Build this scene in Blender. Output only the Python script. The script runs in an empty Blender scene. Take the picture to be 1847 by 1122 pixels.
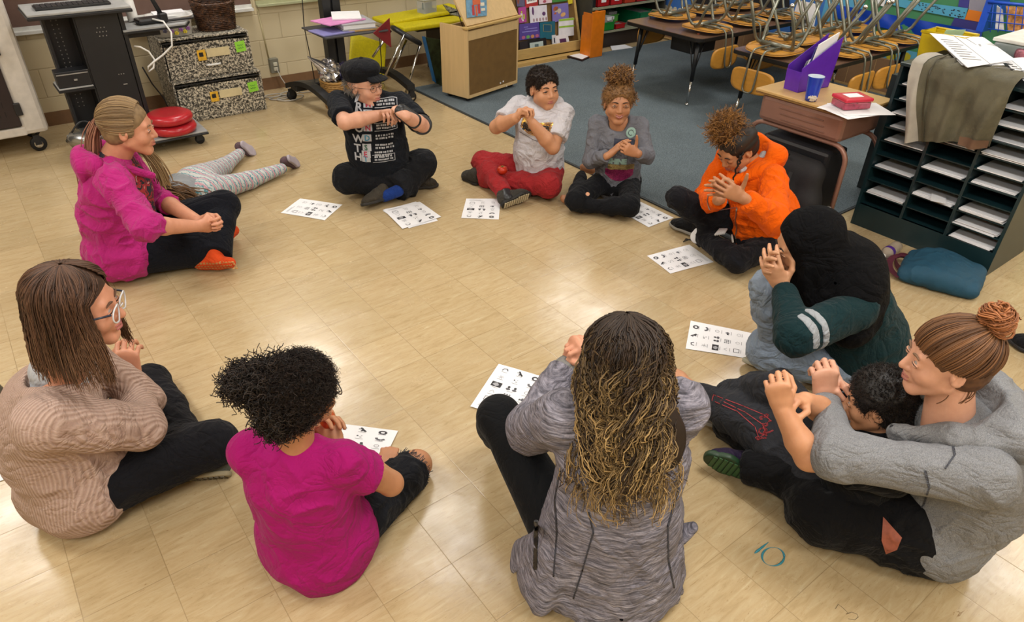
import bpy, bmesh, math, random
import numpy as np
from mathutils import Vector, Matrix
random.seed(7); RNG = np.random.default_rng(11)
sc = bpy.context.scene
COL = sc.collection
# ---------------------------------------------------------------- camera (frame taken as 1847 x 1122)
W, H = 1847, 1122
FPX, PITCH, ROLL, CAMH, YAW = 1247.8, .5905, .0195, 1.791, .659
_c, _s = math.cos(YAW), math.sin(YAW); _cp, _sp = math.cos(PITCH), math.sin(PITCH)
def c2r(v):
    v = np.asarray(v, float); return np.array([v[0]*_c+v[1]*_s, -v[0]*_s+v[1]*_c, v[2]])
_R0 = np.array([1., 0, 0]); _U0 = np.array([0, _sp, _cp]); _F0 = np.array([0, _cp, -_sp])
CR = c2r(math.cos(ROLL)*_R0+math.sin(ROLL)*_U0); CU = c2r(-math.sin(ROLL)*_R0+math.cos(ROLL)*_U0); CF = c2r(_F0)
CFH = c2r([0, 1, 0]); CRH = c2r([1, 0, 0]); UP = np.array([0, 0, 1.])
EYE = np.array([0, 0, CAMH])
cd = bpy.data.cameras.new('camera'); cam = bpy.data.objects.new('camera', cd); COL.objects.link(cam)
cd.sensor_width = 36; cd.lens = FPX/W*36; cd.clip_start = .05; cd.clip_end = 60
M = Matrix([[CR[0], CU[0], -CF[0], 0], [CR[1], CU[1], -CF[1], 0], [CR[2], CU[2], -CF[2], CAMH], [0, 0, 0, 1]])
cam.matrix_world = M; sc.camera = cam
# ---------------------------------------------------------------- light, exposure
sc.view_settings.view_transform = 'Standard'; sc.view_settings.look = 'None'
sc.view_settings.gamma = 1; sc.view_settings.use_curve_mapping = False; sc.view_settings.exposure = -0.10
world = bpy.data.worlds.new('world'); sc.world = world; world.use_nodes = True
world.node_tree.nodes['Background'].inputs[0].default_value = (.9, .93, 1, 1)
world.node_tree.nodes['Background'].inputs[1].default_value = .25
CEIL = 2.75
LAMPS = [(1.8, 3.2), (4.75, 4.75), (5.1, .5), (-.8, 5.2), (1.8, .55), (5.1, 2.6), (1.8, 5.5), (-.8, 2.5), (-.8, -.1), (1.8, -1.8), (5.1, -1.7)]
for i, (x, y) in enumerate(LAMPS):
    ld = bpy.data.lights.new('ceiling_lamp_light', 'AREA'); ld.shape = 'RECTANGLE'; ld.size = .55; ld.size_y = 1.15
    ld.energy = (22, 25, 36, 34, 44, 30, 30, 38, 60, 52, 38)[i]; ld.color = (1, .985, .965)
    lo = bpy.data.objects.new('ceiling_lamp_light', ld); lo.location = (x, y, CEIL-.03); COL.objects.link(lo)
# ---------------------------------------------------------------- pixel -> world helpers
def ray(px, py): return (px-W/2)/FPX*CR-(py-H/2)/FPX*CU+CF
def G(px, py, z=0.): d = ray(px, py); return EYE+d*((z-CAMH)/d[2])
def D(px, py, dp): d = ray(px, py); return EYE+d*(dp/(d@CFH))
def YP(px, py, Y): d = ray(px, py); return EYE+d*(Y/d[1])
def XP(px, py, X): d = ray(px, py); return EYE+d*(X/d[0])
def dep(P): return float((np.asarray(P)-EYE)@CFH)
def S(px, py, parent, L, side):
    """point on the view ray of a pixel at bone length L from parent; side -1 = nearer solution, +1 = farther"""
    d = ray(px, py); d = d/np.linalg.norm(d); oc = EYE-parent
    b = d@oc; c = oc@oc-L*L; disc = b*b-c
    t = -b+(side*math.sqrt(disc) if disc > 0 else 0)
    return EYE+d*t
def nrm(v): v = np.asarray(v, float); return v/max(1e-9, np.linalg.norm(v))
def lerp(a, b, t): return np.asarray(a)*(1-t)+np.asarray(b)*t
# ---------------------------------------------------------------- materials
def srgb(h):
    h = h.lstrip('#'); c = [int(h[i:i+2], 16)/255 for i in (0, 2, 4)]
    return [x/12.92 if x <= .04045 else ((x+.055)/1.055)**2.4 for x in c]
class NT:
    def __init__(s, name):
        s.m = bpy.data.materials.new(name); s.m.use_nodes = True; s.t = s.m.node_tree; s.n = s.t.nodes; s.p = s.n['Principled BSDF']
    def new(s, ty, **kw):
        n = s.n.new(ty)
        for k, v in kw.items():
            if hasattr(n, k): setattr(n, k, v)
        return n
    def lk(s, a, b): s.t.links.new(a, b)
    def val(s, sock, v):
        if hasattr(v, 'is_output') or isinstance(v, bpy.types.NodeSocket): s.lk(v, sock)
        else: sock.default_value = v
    def coord(s, kind='Object', scale=(1, 1, 1), rot=(0, 0, 0), loc=(0, 0, 0)):
        if kind == 'World': tc = s.new('ShaderNodeNewGeometry').outputs['Position']
        else: tc = s.new('ShaderNodeTexCoord').outputs[kind]
        mp = s.new('ShaderNodeMapping'); s.lk(tc, mp.inputs[0]); mp.inputs['Location'].default_value = loc
        mp.inputs['Rotation'].default_value = rot; mp.inputs['Scale'].default_value = scale; return mp.outputs[0]
    def noise(s, vec, scale, detail=3, rough=.5, dist=0):
        n = s.new('ShaderNodeTexNoise'); s.lk(vec, n.inputs['Vector']); n.inputs['Scale'].default_value = scale
        n.inputs['Detail'].default_value = detail; n.inputs['Roughness'].default_value = rough; n.inputs['Distortion'].default_value = dist; return n.outputs['Fac']
    def ramp(s, fac, stops, interp='LINEAR'):
        r = s.new('ShaderNodeValToRGB'); s.lk(fac, r.inputs[0]); r.color_ramp.interpolation = interp
        e = r.color_ramp.elements
        while len(e) < len(stops): e.new(.5)
        for el, (p, c) in zip(e, stops): el.position = p; el.color = (*c, 1) if len(c) == 3 else c
        return r.outputs[0]
    def mix(s, f, a, b, mode='MIX'):
        n = s.new('ShaderNodeMix', data_type='RGBA', blend_type=mode)
        s.val(n.inputs[0], f)
        for k, v in ((6, a), (7, b)):
            if isinstance(v, (list, tuple)): n.inputs[k].default_value = (*v[:3], 1)
            else: s.lk(v, n.inputs[k])
        return n.outputs[2]
    def math(s, op, a, b=0., c=None):
        n = s.new('ShaderNodeMath', operation=op); s.val(n.inputs[0], a); s.val(n.inputs[1], b)
        if c is not None: s.val(n.inputs[2], c)
        return n.outputs[0]
    def bump(s, h, strength=.3, dist=.01):
        b = s.new('ShaderNodeBump'); s.lk(h, b.inputs['Height']); b.inputs['Strength'].default_value = strength
        b.inputs['Distance'].default_value = dist; s.lk(b.outputs[0], s.p.inputs['Normal']); return b
    def base(s, c):
        if isinstance(c, (list, tuple)): s.p.inputs['Base Color'].default_value = (*c[:3], 1)
        else: s.lk(c, s.p.inputs['Base Color'])
_mats = {}
def mat(name, hexc, rough=.6, metal=0., var=.12, vscale=18, bump=0., bscale=200, spec=.5, alpha=1., trans=0., emit=0., sheen=0.):
    """plain material: colour with a little procedural mottling and optional fine bump"""
    if name in _mats: return _mats[name]
    n = NT(name); c = srgb(hexc) if isinstance(hexc, str) else hexc
    v = n.coord('Object')
    if var > 0:
        f = n.noise(v, vscale, 4)
        n.base(n.ramp(f, [(.25, [x*(1-var) for x in c]), (.75, [min(1, x*(1+var)) for x in c])]))
    else: n.base(c)
    n.p.inputs['Roughness'].default_value = rough; n.p.inputs['Metallic'].default_value = metal
    n.p.inputs['Specular IOR Level'].default_value = spec; n.p.inputs['Alpha'].default_value = alpha
    n.p.inputs['Transmission Weight'].default_value = trans
    if sheen: n.p.inputs['Sheen Weight'].default_value = sheen
    if emit: n.p.inputs['Emission Color'].default_value = (*c, 1); n.p.inputs['Emission Strength'].default_value = emit
    if bump: n.bump(n.noise(v, bscale, 3), bump, .004)
    _mats[name] = n.m; return n.m
# ---------------------------------------------------------------- objects
def link(o, parent=None):
    COL.objects.link(o)
    if parent is not None:
        o.parent = parent; o.matrix_parent_inverse = Matrix.Translation(parent.location).inverted()
    return o
def tag(o, label=None, cat=None, group=None, kind=None):
    if label: o['label'] = label
    if cat: o['category'] = cat
    if group: o['group'] = group
    if kind: o['kind'] = kind
    return o
def thing(name, loc, label, cat, group=None):
    o = bpy.data.objects.new(name, None); o.location = Vector([float(x) for x in loc]); o.empty_display_size = .05; COL.objects.link(o)
    o.matrix_world = Matrix.Translation(o.location)
    return tag(o, label, cat, group)
def npmesh(name, V, F, m, parent=None, smooth=True, attr=None, mi=None):
    """V (n,3) world coordinates, F (m,3|4) ints; m material or list"""
    me = bpy.data.meshes.new(name); V = np.asarray(V, np.float32); F = np.asarray(F, np.int32)
    me.vertices.add(len(V)); me.vertices.foreach_set('co', V.ravel())
    k = F.shape[1]; me.loops.add(F.size); me.loops.foreach_set('vertex_index', F.ravel())
    me.polygons.add(len(F)); me.polygons.foreach_set('loop_start', np.arange(0, F.size, k, dtype=np.int32))
    me.polygons.foreach_set('loop_total', np.full(len(F), k, np.int32))
    me.polygons.foreach_set('use_smooth', np.full(len(F), smooth, bool))
    if mi is not None: me.polygons.foreach_set('material_index', np.asarray(mi, np.int32))
    me.update(calc_edges=True)
    if attr:
        for an, av in attr.items():
            a = me.attributes.new(an, 'FLOAT', 'POINT'); a.data.foreach_set('value', np.asarray(av, np.float32))
    for x in (m if isinstance(m, list) else [m]): me.materials.append(x)
    return link(bpy.data.objects.new(name, me), parent)
class MB:
    """collects shapes in one bmesh, world coordinates"""
    def __init__(s): s.b = bmesh.new(); s.cur = 0
    def _fin(s, fs):
        for f in fs: f.material_index = s.cur
    def hull8(s, P):
        v = [s.b.verts.new(tuple(map(float, p))) for p in P]
        fs = [s.b.faces.new([v[i] for i in q]) for q in ((0, 3, 2, 1), (4, 5, 6, 7), (0, 1, 5, 4), (1, 2, 6, 5), (2, 3, 7, 6), (3, 0, 4, 7))]
        s._fin(fs); return fs
    def box(s, c, d, rz=0, ax=None, bev=0):
        """c centre, d full sizes, ax optional 3x3 rows = axes"""
        if ax is None: ax = np.array([[math.cos(rz), math.sin(rz), 0], [-math.sin(rz), math.cos(rz), 0], [0, 0, 1]])
        c = np.asarray(c, float); h = np.asarray(d)/2; ax = np.asarray(ax)
        P = [c+sx*h[0]*ax[0]+sy*h[1]*ax[1]+sz*h[2]*ax[2] for sz in (-1, 1) for sx, sy in ((-1, -1), (1, -1), (1, 1), (-1, 1))]
        fs = s.hull8(P)
        if bev > 0:
            es = list({e for f in fs for e in f.edges})
            r = bmesh.ops.bevel(s.b, geom=es, offset=bev, segments=2, affect='EDGES', profile=.5)
            s._fin(r['faces'])
        return s
    def bb(s, x0, x1, y0, y1, z0, z1, bev=0): return s.box(((x0+x1)/2, (y0+y1)/2, (z0+z1)/2), (abs(x1-x0), abs(y1-y0), abs(z1-z0)), bev=bev)
    def tube(s, pts, r, n=8, closed=False, caps=True):
        pts = [np.asarray(p, float) for p in pts]; rs = r if isinstance(r, (list, tuple)) else [r]*len(pts)
        rings = []; up = None; N = len(pts)
        for i, p in enumerate(pts):
            a = pts[i-1] if (i > 0 or closed) else p; b = pts[(i+1) % N] if (i < N-1 or closed) else p
            t = nrm(b-a)
            if up is None: up = np.cross(t, [0, 0, 1.]) if abs(t[2]) < .9 else np.cross(t, [1., 0, 0])
            up = nrm(up-t*(up@t)); w = np.cross(t, up)
            rings.append([s.b.verts.new(tuple(p+rs[i]*(math.cos(2*math.pi*k/n)*up+math.sin(2*math.pi*k/n)*w))) for k in range(n)])
        fs = []
        for i in range(N if closed else N-1):
            A, B = rings[i], rings[(i+1) % N]
            for k in range(n): fs.append(s.b.faces.new([A[k], A[(k+1) % n], B[(k+1) % n], B[k]]))
        if caps and not closed: fs += [s.b.faces.new(rings[0][::-1]), s.b.faces.new(rings[-1])]
        for f in fs: f.smooth = True
        s._fin(fs); return s
    def cyl(s, a, b, r, r2=None, n=20): return s.tube([a, b], [r, r if r2 is None else r2], n)
    def lathe(s, c, prof, n=28, axis=(0, 0, 1)):
        """prof [(r, h)] revolved round the axis through c"""
        c = np.asarray(c, float); ax = nrm(axis); u = nrm(np.cross(ax, [1, 0, 0] if abs(ax[0]) < .9 else [0, 1, 0])); w = np.cross(ax, u)
        R = [[s.b.verts.new(tuple(c+ax*h+max(r, 1e-5)*(math.cos(2*math.pi*k/n)*u+math.sin(2*math.pi*k/n)*w))) for k in range(n)] for r, h in prof]
        fs = []
        for A, B in zip(R, R[1:]):
            for k in range(n): fs.append(s.b.faces.new([A[k], A[(k+1) % n], B[(k+1) % n], B[k]]))
        for f in fs: f.smooth = True
        s._fin(fs); return s
    def poly(s, P, th=0., nrmv=None):
        """flat polygon, optional thickness along nrmv"""
        P = [np.asarray(p, float) for p in P]
        if nrmv is None: nrmv = nrm(np.cross(P[1]-P[0], P[2]-P[0]))
        if th == 0: fs = [s.b.faces.new([s.b.verts.new(tuple(p)) for p in P])]
        else:
            A = [s.b.verts.new(tuple(p)) for p in P]; B = [s.b.verts.new(tuple(p+np.asarray(nrmv)*th)) for p in P]
            fs = [s.b.faces.new(A[::-1]), s.b.faces.new(B)]
            for i in range(len(P)): j = (i+1) % len(P); fs.append(s.b.faces.new([A[i], A[j], B[j], B[i]]))
        s._fin(fs); return s
    def grid(s, fn, nu, nv):
        V = [[s.b.verts.new(tuple(fn(i/nu, j/nv))) for j in range(nv+1)] for i in range(nu+1)]
        fs = [s.b.faces.new([V[i][j], V[i+1][j], V[i+1][j+1], V[i][j+1]]) for i in range(nu) for j in range(nv)]
        for f in fs: f.smooth = True
        s._fin(fs); return s
    def m(s, i): s.cur = i; return s
    def build(s, name, m, parent=None, rec=True):
        if rec: bmesh.ops.recalc_face_normals(s.b, faces=s.b.faces[:])
        me = bpy.data.meshes.new(name); s.b.to_mesh(me); s.b.free()
        for x in (m if isinstance(m, list) else [m]): me.materials.append(x)
        return link(bpy.data.objects.new(name, me), parent)
def textmesh(name, body, size, m, parent, origin, xdir, ydir, depth=.0006, align='LEFT', bold=0.):
    """lettering as a mesh lying on a surface: origin lower-left corner, xdir reading direction, ydir up of the letters"""
    cu = bpy.data.curves.new(name, 'FONT'); cu.body = body; cu.size = size; cu.align_x = align; cu.extrude = 0; cu.offset = bold; cu.resolution_u = 2
    o = bpy.data.objects.new(name, cu); COL.objects.link(o)
    me = bpy.data.meshes.new_from_object(o.evaluated_get(bpy.context.evaluated_depsgraph_get()))
    bpy.data.objects.remove(o); x = nrm(xdir); y = nrm(np.asarray(ydir)-x*(np.asarray(ydir)@x)); z = np.cross(x, y)
    Mx = Matrix([[x[0], y[0], z[0], origin[0]+z[0]*depth], [x[1], y[1], z[1], origin[1]+z[1]*depth], [x[2], y[2], z[2], origin[2]+z[2]*depth], [0, 0, 0, 1]])
    me.transform(Mx); me.name = name; me.materials.clear(); me.materials.append(m)
    return link(bpy.data.objects.new(name, me), parent)
def copy_tree(o, loc, rz=0., parent=None):
    c = o.copy(); COL.objects.link(c)
    if parent is None: c.location = Vector([float(x) for x in loc]); c.rotation_euler = (0, 0, rz)
    else: c.parent = parent
    for ch in list(o.children): copy_tree(ch, None, 0, c)
    return c
# ================================================================ implicit surfaces -> meshes (numpy surface nets)
f32 = np.float32
def _smin(a, b, k):
    h = np.clip(.5+.5*(a-b)/k, 0, 1); return a+(b-a)*h-k*h*(1-h)
class Prim:
    __slots__ = ('kd', 'a', 'b', 'Ra', 'Rb', 'w', 'ax', 'k', 'op', 'flat')
def ec(a, b, ra, rb=None, w=None, k=.02, op='u', flat=0):
    """tapered capsule a->b; ra, rb = radius or (along w, across w); flat 1 cuts end a, 2 cuts end b, 3 both"""
    p = Prim(); p.kd = 'ec'; p.a = np.asarray(a, float); p.b = np.asarray(b, float)
    rb = ra if rb is None else rb
    p.Ra = np.array(ra if np.ndim(ra) else (ra, ra), float); p.Rb = np.array(rb if np.ndim(rb) else (rb, rb), float)
    ax = nrm(p.b-p.a)
    if w is None: w = np.cross(ax, [.3, .5, .8])
    w = np.asarray(w, float); w = nrm(w-ax*(w@ax)); p.w = w; p.ax = ax; p.k = k; p.op = op; p.flat = flat; return p
def el(c, r, ax=None, k=.02, op='u'):
    """ellipsoid; ax rows = axes"""
    p = Prim(); p.kd = 'el'; p.a = np.asarray(c, float); p.Ra = np.array(r if np.ndim(r) else (r, r, r), float)
    p.ax = np.eye(3) if ax is None else np.asarray(ax, float); p.k = k; p.op = op; p.b = None; p.Rb = None; p.w = None; p.flat = 0; return p
def pl(pt, n, op='i', k=.004):
    """half space: keeps the side the normal points away from"""
    p = Prim(); p.kd = 'pl'; p.a = np.asarray(pt, float); p.ax = nrm(n); p.k = k; p.op = op; p.b = None; p.Ra = p.Rb = p.w = None; p.flat = 0; return p
def pev(p, X):
    q = X-p.a.astype(f32)
    if p.kd == 'pl': return q@p.ax.astype(f32)
    if p.kd == 'el':
        l = q@p.ax.T.astype(f32); r = p.Ra.astype(f32)
        k0 = np.sqrt(((l/r)**2).sum(1)); k1 = np.sqrt(((l/(r*r))**2).sum(1))
        return k0*(k0-1)/np.maximum(k1, 1e-6)
    L = np.linalg.norm(p.b-p.a); ax = p.ax.astype(f32); w = p.w.astype(f32); v = np.cross(p.ax, p.w).astype(f32)
    s = q@ax; t = np.clip(s/max(L, 1e-6), 0, 1)
    rw = p.Ra[0]+(p.Rb[0]-p.Ra[0])*t; rd = p.Ra[1]+(p.Rb[1]-p.Ra[1])*t
    qw = q@w; qd = q@v
    sa = s-t*L; rm = np.minimum(rw, rd)
    if p.flat & 1: sa = np.where(s < 0, 0, sa)
    if p.flat & 2: sa = np.where(s > L, 0, sa)
    ra = (rw+rd)*.5
    k0 = np.sqrt((qw/rw)**2+(qd/rd)**2+(sa/ra)**2)
    k1 = np.sqrt((qw/rw**2)**2+(qd/rd**2)**2+(sa/ra**2)**2)
    d = np.where(k1 < 1e-4, -rm, k0*(k0-1)/np.maximum(k1, 1e-4))
    if p.flat & 1: d = np.maximum(d, -s)
    if p.flat & 2: d = np.maximum(d, s-L)
    return d.astype(f32)
def field(prims, X, R=None, blk=None, nper=1):
    """X (N,3). With blk = block centres (B,3) and nper points per block only near prims are evaluated."""
    if blk is None:
        d = np.full(len(X), 9., f32)
        for p in prims:
            e = pev(p, X)
            if p.op == 'u': d = _smin(d, e, p.k)
            elif p.op == 's': d = -_smin(-d, e, p.k)
            else: d = -_smin(-d, -e, p.k)
        return d
    d = np.full((len(blk), nper), 9., f32); Xb = X.reshape(len(blk), nper, 3)
    for p in prims:
        c = pev(p, blk)
        m = (c > -(R*1.2+p.k)) if p.op == 'i' else (c < R*1.6+p.k+.01)
        if not m.any(): continue
        e = pev(p, Xb[m].reshape(-1, 3)).reshape(-1, nper); dd = d[m]
        if p.op == 'u': dd = _smin(dd, e, p.k)
        elif p.op == 's': dd = -_smin(-dd, e, p.k)
        else: dd = -_smin(-dd, -e, p.k)
        d[m] = dd
    return d
def bounds(prims, pad=.03):
    lo = np.full(3, 9e9); hi = -lo
    for p in prims:
        if p.op != 'u': continue
        if p.kd == 'el': r = p.Ra.max(); P = [(p.a, r)]
        elif p.kd == 'ec': P = [(p.a, p.Ra.max()), (p.b, p.Rb.max())]
        else: continue
        for c, r in P: lo = np.minimum(lo, c-r); hi = np.maximum(hi, c+r)
    return lo-pad, hi+pad
_NB = 8
def sdfmesh(prims, h=.005):
    """mesh of the zero surface, sampled only in blocks near it"""
    lo, hi = bounds(prims); B = _NB*h; nb = np.ceil((hi-lo)/B).astype(int)
    gi = np.stack(np.meshgrid(*[np.arange(n) for n in nb], indexing='ij'), -1).reshape(-1, 3)
    cen = (lo+(gi+.5)*B).astype(f32); R = B*.87
    dc = field(prims, cen); act = np.abs(dc) < R*1.35+.006
    gi = gi[act]; cen = cen[act]; n = _NB+1
    loc = np.stack(np.meshgrid(*[np.arange(n)]*3, indexing='ij'), -1).reshape(-1, 3)
    out = []
    for s0 in range(0, len(gi), 900):
        g = gi[s0:s0+900]; c = cen[s0:s0+900]
        I = g[:, None, :]*_NB+loc[None]; X = (lo+I*h).astype(f32)
        out.append(field(prims, X.reshape(-1, 3), R, c, n**3))
    if not out: return np.zeros((0, 3)), np.zeros((0, 4), int)
    d = np.concatenate(out).reshape(-1, n, n, n)
    N = nb*_NB+2; st = np.array([N[1]*N[2], N[2], 1], np.int64)
    cnt = np.zeros(d.shape[:1]+(_NB,)*3, f32); acc = np.zeros(cnt.shape+(3,), f32)
    m = _NB
    for axis in range(3):
        o = [a for a in range(3) if a != axis]
        for u in (0, 1):
            for v in (0, 1):
                sl0 = [slice(None)]+[slice(0, m)]*3; sl0[1+o[0]] = slice(u, u+m); sl0[1+o[1]] = slice(v, v+m)
                sl1 = list(sl0); sl1[1+axis] = slice(1, 1+m)
                A = d[tuple(sl0)]; Bv = d[tuple(sl1)]; x = (A < 0) != (Bv < 0)
                t = np.where(x, A/np.where(x, A-Bv, 1), 0)
                cnt += x; acc[..., axis] += np.where(x, t, 0); acc[..., o[0]] += x*u; acc[..., o[1]] += x*v
    has = cnt > 0; bi, i, j, k = np.nonzero(has)
    cell = gi[bi]*_NB+np.stack([i, j, k], -1)
    V = lo+(cell+acc[has]/cnt[has][:, None])*h
    key = cell@st; order = np.argsort(key); key = key[order]; V = V[order]
    F = []
    for axis in range(3):
        o = [(axis+1) % 3, (axis+2) % 3]
        sl1 = [slice(None)]+[slice(0, m)]*3; sl1[1+axis] = slice(1, 1+m)
        A = d[:, :m, :m, :m]; Bv = d[tuple(sl1)]; x = (A < 0) != (Bv < 0)
        bi, i, j, k = np.nonzero(x); c = gi[bi]*_NB+np.stack([i, j, k], -1); inside = A[x] < 0
        e0 = np.zeros(3, int); e0[o[0]] = 1; e1 = np.zeros(3, int); e1[o[1]] = 1
        q = np.stack([(c-e0-e1)@st, (c-e1)@st, c@st, (c-e0)@st], -1)
        idx = np.searchsorted(key, q); idx = np.minimum(idx, len(key)-1); ok = (key[idx] == q).all(1)
        idx = idx[ok]; ins = inside[ok]
        idx[~ins] = idx[~ins][:, ::-1]; F.append(idx)
    return V, np.concatenate(F)
def vnormals(V, F):
    n = np.cross(V[F[:, 2]]-V[F[:, 0]], V[F[:, 3]]-V[F[:, 1]]); N = np.zeros_like(V)
    for k in range(4): np.add.at(N, F[:, k], n)
    return N/np.maximum(np.linalg.norm(N, axis=1, keepdims=True), 1e-9)
_perm = np.random.default_rng(3).permutation(4096); _rv = np.random.default_rng(4).uniform(-1, 1, 4096)
def vnoise(X):
    X = np.asarray(X); i = np.floor(X).astype(np.int64); f = X-i; f = f*f*(3-2*f); r = 0
    def hsh(a): return _rv[_perm[(_perm[(_perm[a[:, 0] & 4095]+a[:, 1]) & 4095]+a[:, 2]) & 4095]]
    for dx in (0, 1):
        for dy in (0, 1):
            for dz in (0, 1):
                w = (f[:, 0] if dx else 1-f[:, 0])*(f[:, 1] if dy else 1-f[:, 1])*(f[:, 2] if dz else 1-f[:, 2])
                r = r+w*hsh(i+np.array([dx, dy, dz]))
    return r
def smoothmesh(V, F, it):
    for _ in range(it):
        A = np.zeros_like(V); C = np.zeros(len(V))
        for a, b in ((0, 1), (1, 2), (2, 3), (3, 0)):
            np.add.at(A, F[:, a], V[F[:, b]]); np.add.at(A, F[:, b], V[F[:, a]]); np.add.at(C, F[:, a], 1); np.add.at(C, F[:, b], 1)
        V = V*.4+.6*A/np.maximum(C, 1)[:, None]
    return V
def folds(V, N, amp, scale, seed=0., stretch=(1, 1, 1), ridge=True):
    P = V*np.asarray(stretch)*scale+seed
    q = P+.6*np.stack([vnoise(P*.7+5), vnoise(P*.7+11), vnoise(P*.7+17)], -1)
    n = vnoise(q)
    if ridge: n = 1-2*np.abs(n)**.8
    return V+N*(amp*n)[:, None]
def sdfobj(name, prims, m, parent, h=.005, fold=None, sm=1, post=None):
    V, F = sdfmesh(prims, h)
    if len(V) == 0: print('EMPTY', name); return None
    if sm: V = smoothmesh(V, F, sm)
    if fold:
        for q_, (amp, scale) in enumerate(fold): V = folds(V, vnormals(V, F), amp*(.8 if q_ == 0 else 1.7), scale*(.75 if q_ == 0 else 1), seed=(len(V) % 97), ridge=q_ > 0)
    if post: V = post(V, vnormals(V, F))
    return npmesh(name, V, F, m, parent)
def tubes(P, R, sides=4):
    """P (S,M,3) strands, R (S,M) radii -> V,F,t"""
    Sn, Mn, _ = P.shape
    T = np.gradient(P, axis=1); T /= np.maximum(np.linalg.norm(T, axis=2, keepdims=True), 1e-9)
    ref = np.array([.37, .61, .7]); u = np.cross(T, ref); u /= np.maximum(np.linalg.norm(u, axis=2, keepdims=True), 1e-9); w = np.cross(T, u)
    V = np.stack([P+R[..., None]*(math.cos(2*math.pi*k/sides)*u+math.sin(2*math.pi*k/sides)*w) for k in range(sides)], 2)
    idx = np.arange(Sn*Mn*sides).reshape(Sn, Mn, sides); F = []
    for k in range(sides):
        k2 = (k+1) % sides
        F.append(np.stack([idx[:, :-1, k], idx[:, :-1, k2], idx[:, 1:, k2], idx[:, 1:, k]], -1).reshape(-1, 4))
    t = np.broadcast_to(np.linspace(0, 1, Mn)[None, :, None], (Sn, Mn, sides)).reshape(-1)
    return V.reshape(-1, 3), np.concatenate(F), t
# ================================================================ the room
X0, X1, Y0, Y1 = -2.4, 6.45, -2.6, 6.12
def tile_floor():
    n = NT('vinyl_tile'); T = .2286
    v = n.coord('World', (1/T, 1/T, 1), (0, 0, 0), (.09, .05, 0))
    fl = n.new('ShaderNodeVectorMath', operation='FLOOR'); n.lk(v, fl.inputs[0])
    fr = n.new('ShaderNodeVectorMath', operation='FRACTION'); n.lk(v, fr.inputs[0])
    wn = n.new('ShaderNodeTexWhiteNoise', noise_dimensions='2D'); n.lk(fl.outputs[0], wn.inputs['Vector'])
    # streaky marbling, its phase jumping from tile to tile
    ad = n.new('ShaderNodeVectorMath', operation='MULTIPLY_ADD'); n.lk(wn.outputs['Color'], ad.inputs[0]); ad.inputs[1].default_value = (7, 9, 5); n.lk(v, ad.inputs[2])
    mp = n.new('ShaderNodeMapping'); n.lk(ad.outputs[0], mp.inputs[0]); mp.inputs['Scale'].default_value = (1.1, 6.5, 1); mp.inputs['Rotation'].default_value = (0, 0, .12)
    a = n.noise(mp.outputs[0], 1.6, 8, .66, 1.1)
    mp2 = n.new('ShaderNodeMapping'); n.lk(ad.outputs[0], mp2.inputs[0]); mp2.inputs['Scale'].default_value = (2.2, 13, 1)
    b = n.noise(mp2.outputs[0], 2.2, 6, .75, 1.8)
    c1 = n.ramp(a, [(.25, srgb('#a08b66')), (.45, srgb('#b29c76')), (.62, srgb('#b8a581')), (.8, srgb('#c6b797'))])
    c2 = n.mix(n.ramp(b, [(.29, (1, 1, 1)), (.41, (0, 0, 0))]), c1, srgb('#876a42'))
    c2 = n.mix(n.ramp(b, [(.66, (0, 0, 0)), (.76, (.7, .7, .7))]), c2, srgb('#d3c6a6'))
    tone = n.ramp(wn.outputs['Value'], [(0, (.93, .92, .9)), (1, (1.04, 1.03, 1.02))]); c3 = n.mix(1., c2, tone, 'MULTIPLY')
    sx = n.new('ShaderNodeSeparateXYZ'); n.lk(fr.outputs[0], sx.inputs[0])
    def edge(o): return n.math('SUBTRACT', .5, n.math('ABSOLUTE', n.math('SUBTRACT', o, .5)))
    e = n.math('MINIMUM', edge(sx.outputs[0]), edge(sx.outputs[1]))
    g = n.ramp(e, [(.0, (1, 1, 1)), (.008, (0, 0, 0))])
    w = n.noise(n.coord('World'), 2.3, 3); gm = n.math('MULTIPLY', g, n.ramp(w, [(.3, (.25, .25, .25)), (.65, (.75, .75, .75))]))
    n.base(n.mix(gm, c3, srgb('#6e5836')))
    r = n.noise(n.coord('World', (1, 1, 1)), 5, 6, .6); n.lk(n.ramp(r, [(.3, (.15, .15, .15)), (.7, (.30, .30, .30))]), n.p.inputs['Roughness'])
    n.p.inputs['Specular IOR Level'].default_value = .5
    h = n.noise(n.coord('World'), 3.5, 4, .55); n.bump(n.math('ADD', h, n.math('MULTIPLY', g, -.06)), .12, .02)
    return n.m
def wallmat():
    n = NT('painted_block'); c = srgb('#d6c8a6')
    v = n.coord('World'); sx = n.new('ShaderNodeSeparateXYZ'); n.lk(v, sx.inputs[0])
    cb = n.new('ShaderNodeCombineXYZ'); n.lk(n.math('ADD', sx.outputs[0], sx.outputs[1]), cb.inputs[0]); n.lk(sx.outputs[2], cb.inputs[1])
    br = n.new('ShaderNodeTexBrick'); n.lk(cb.outputs[0], br.inputs['Vector']); br.inputs['Scale'].default_value = 1
    br.inputs['Brick Width'].default_value = .406; br.inputs['Row Height'].default_value = .2032; br.inputs['Mortar Size'].default_value = .005; br.inputs['Mortar Smooth'].default_value = .6
    br.inputs['Color1'].default_value = (*c, 1); br.inputs['Color2'].default_value = (c[0]*.96, c[1]*.96, c[2]*.95, 1); br.inputs['Mortar'].default_value = (*srgb('#c4b492'), 1)
    n.base(br.outputs['Color']); n.p.inputs['Roughness'].default_value = .45
    f = n.math('ADD', n.math('MULTIPLY', br.outputs['Fac'], -1.), n.math('MULTIPLY', n.noise(v, 160, 3), .12)); n.bump(f, .5, .006); return n.m
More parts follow.
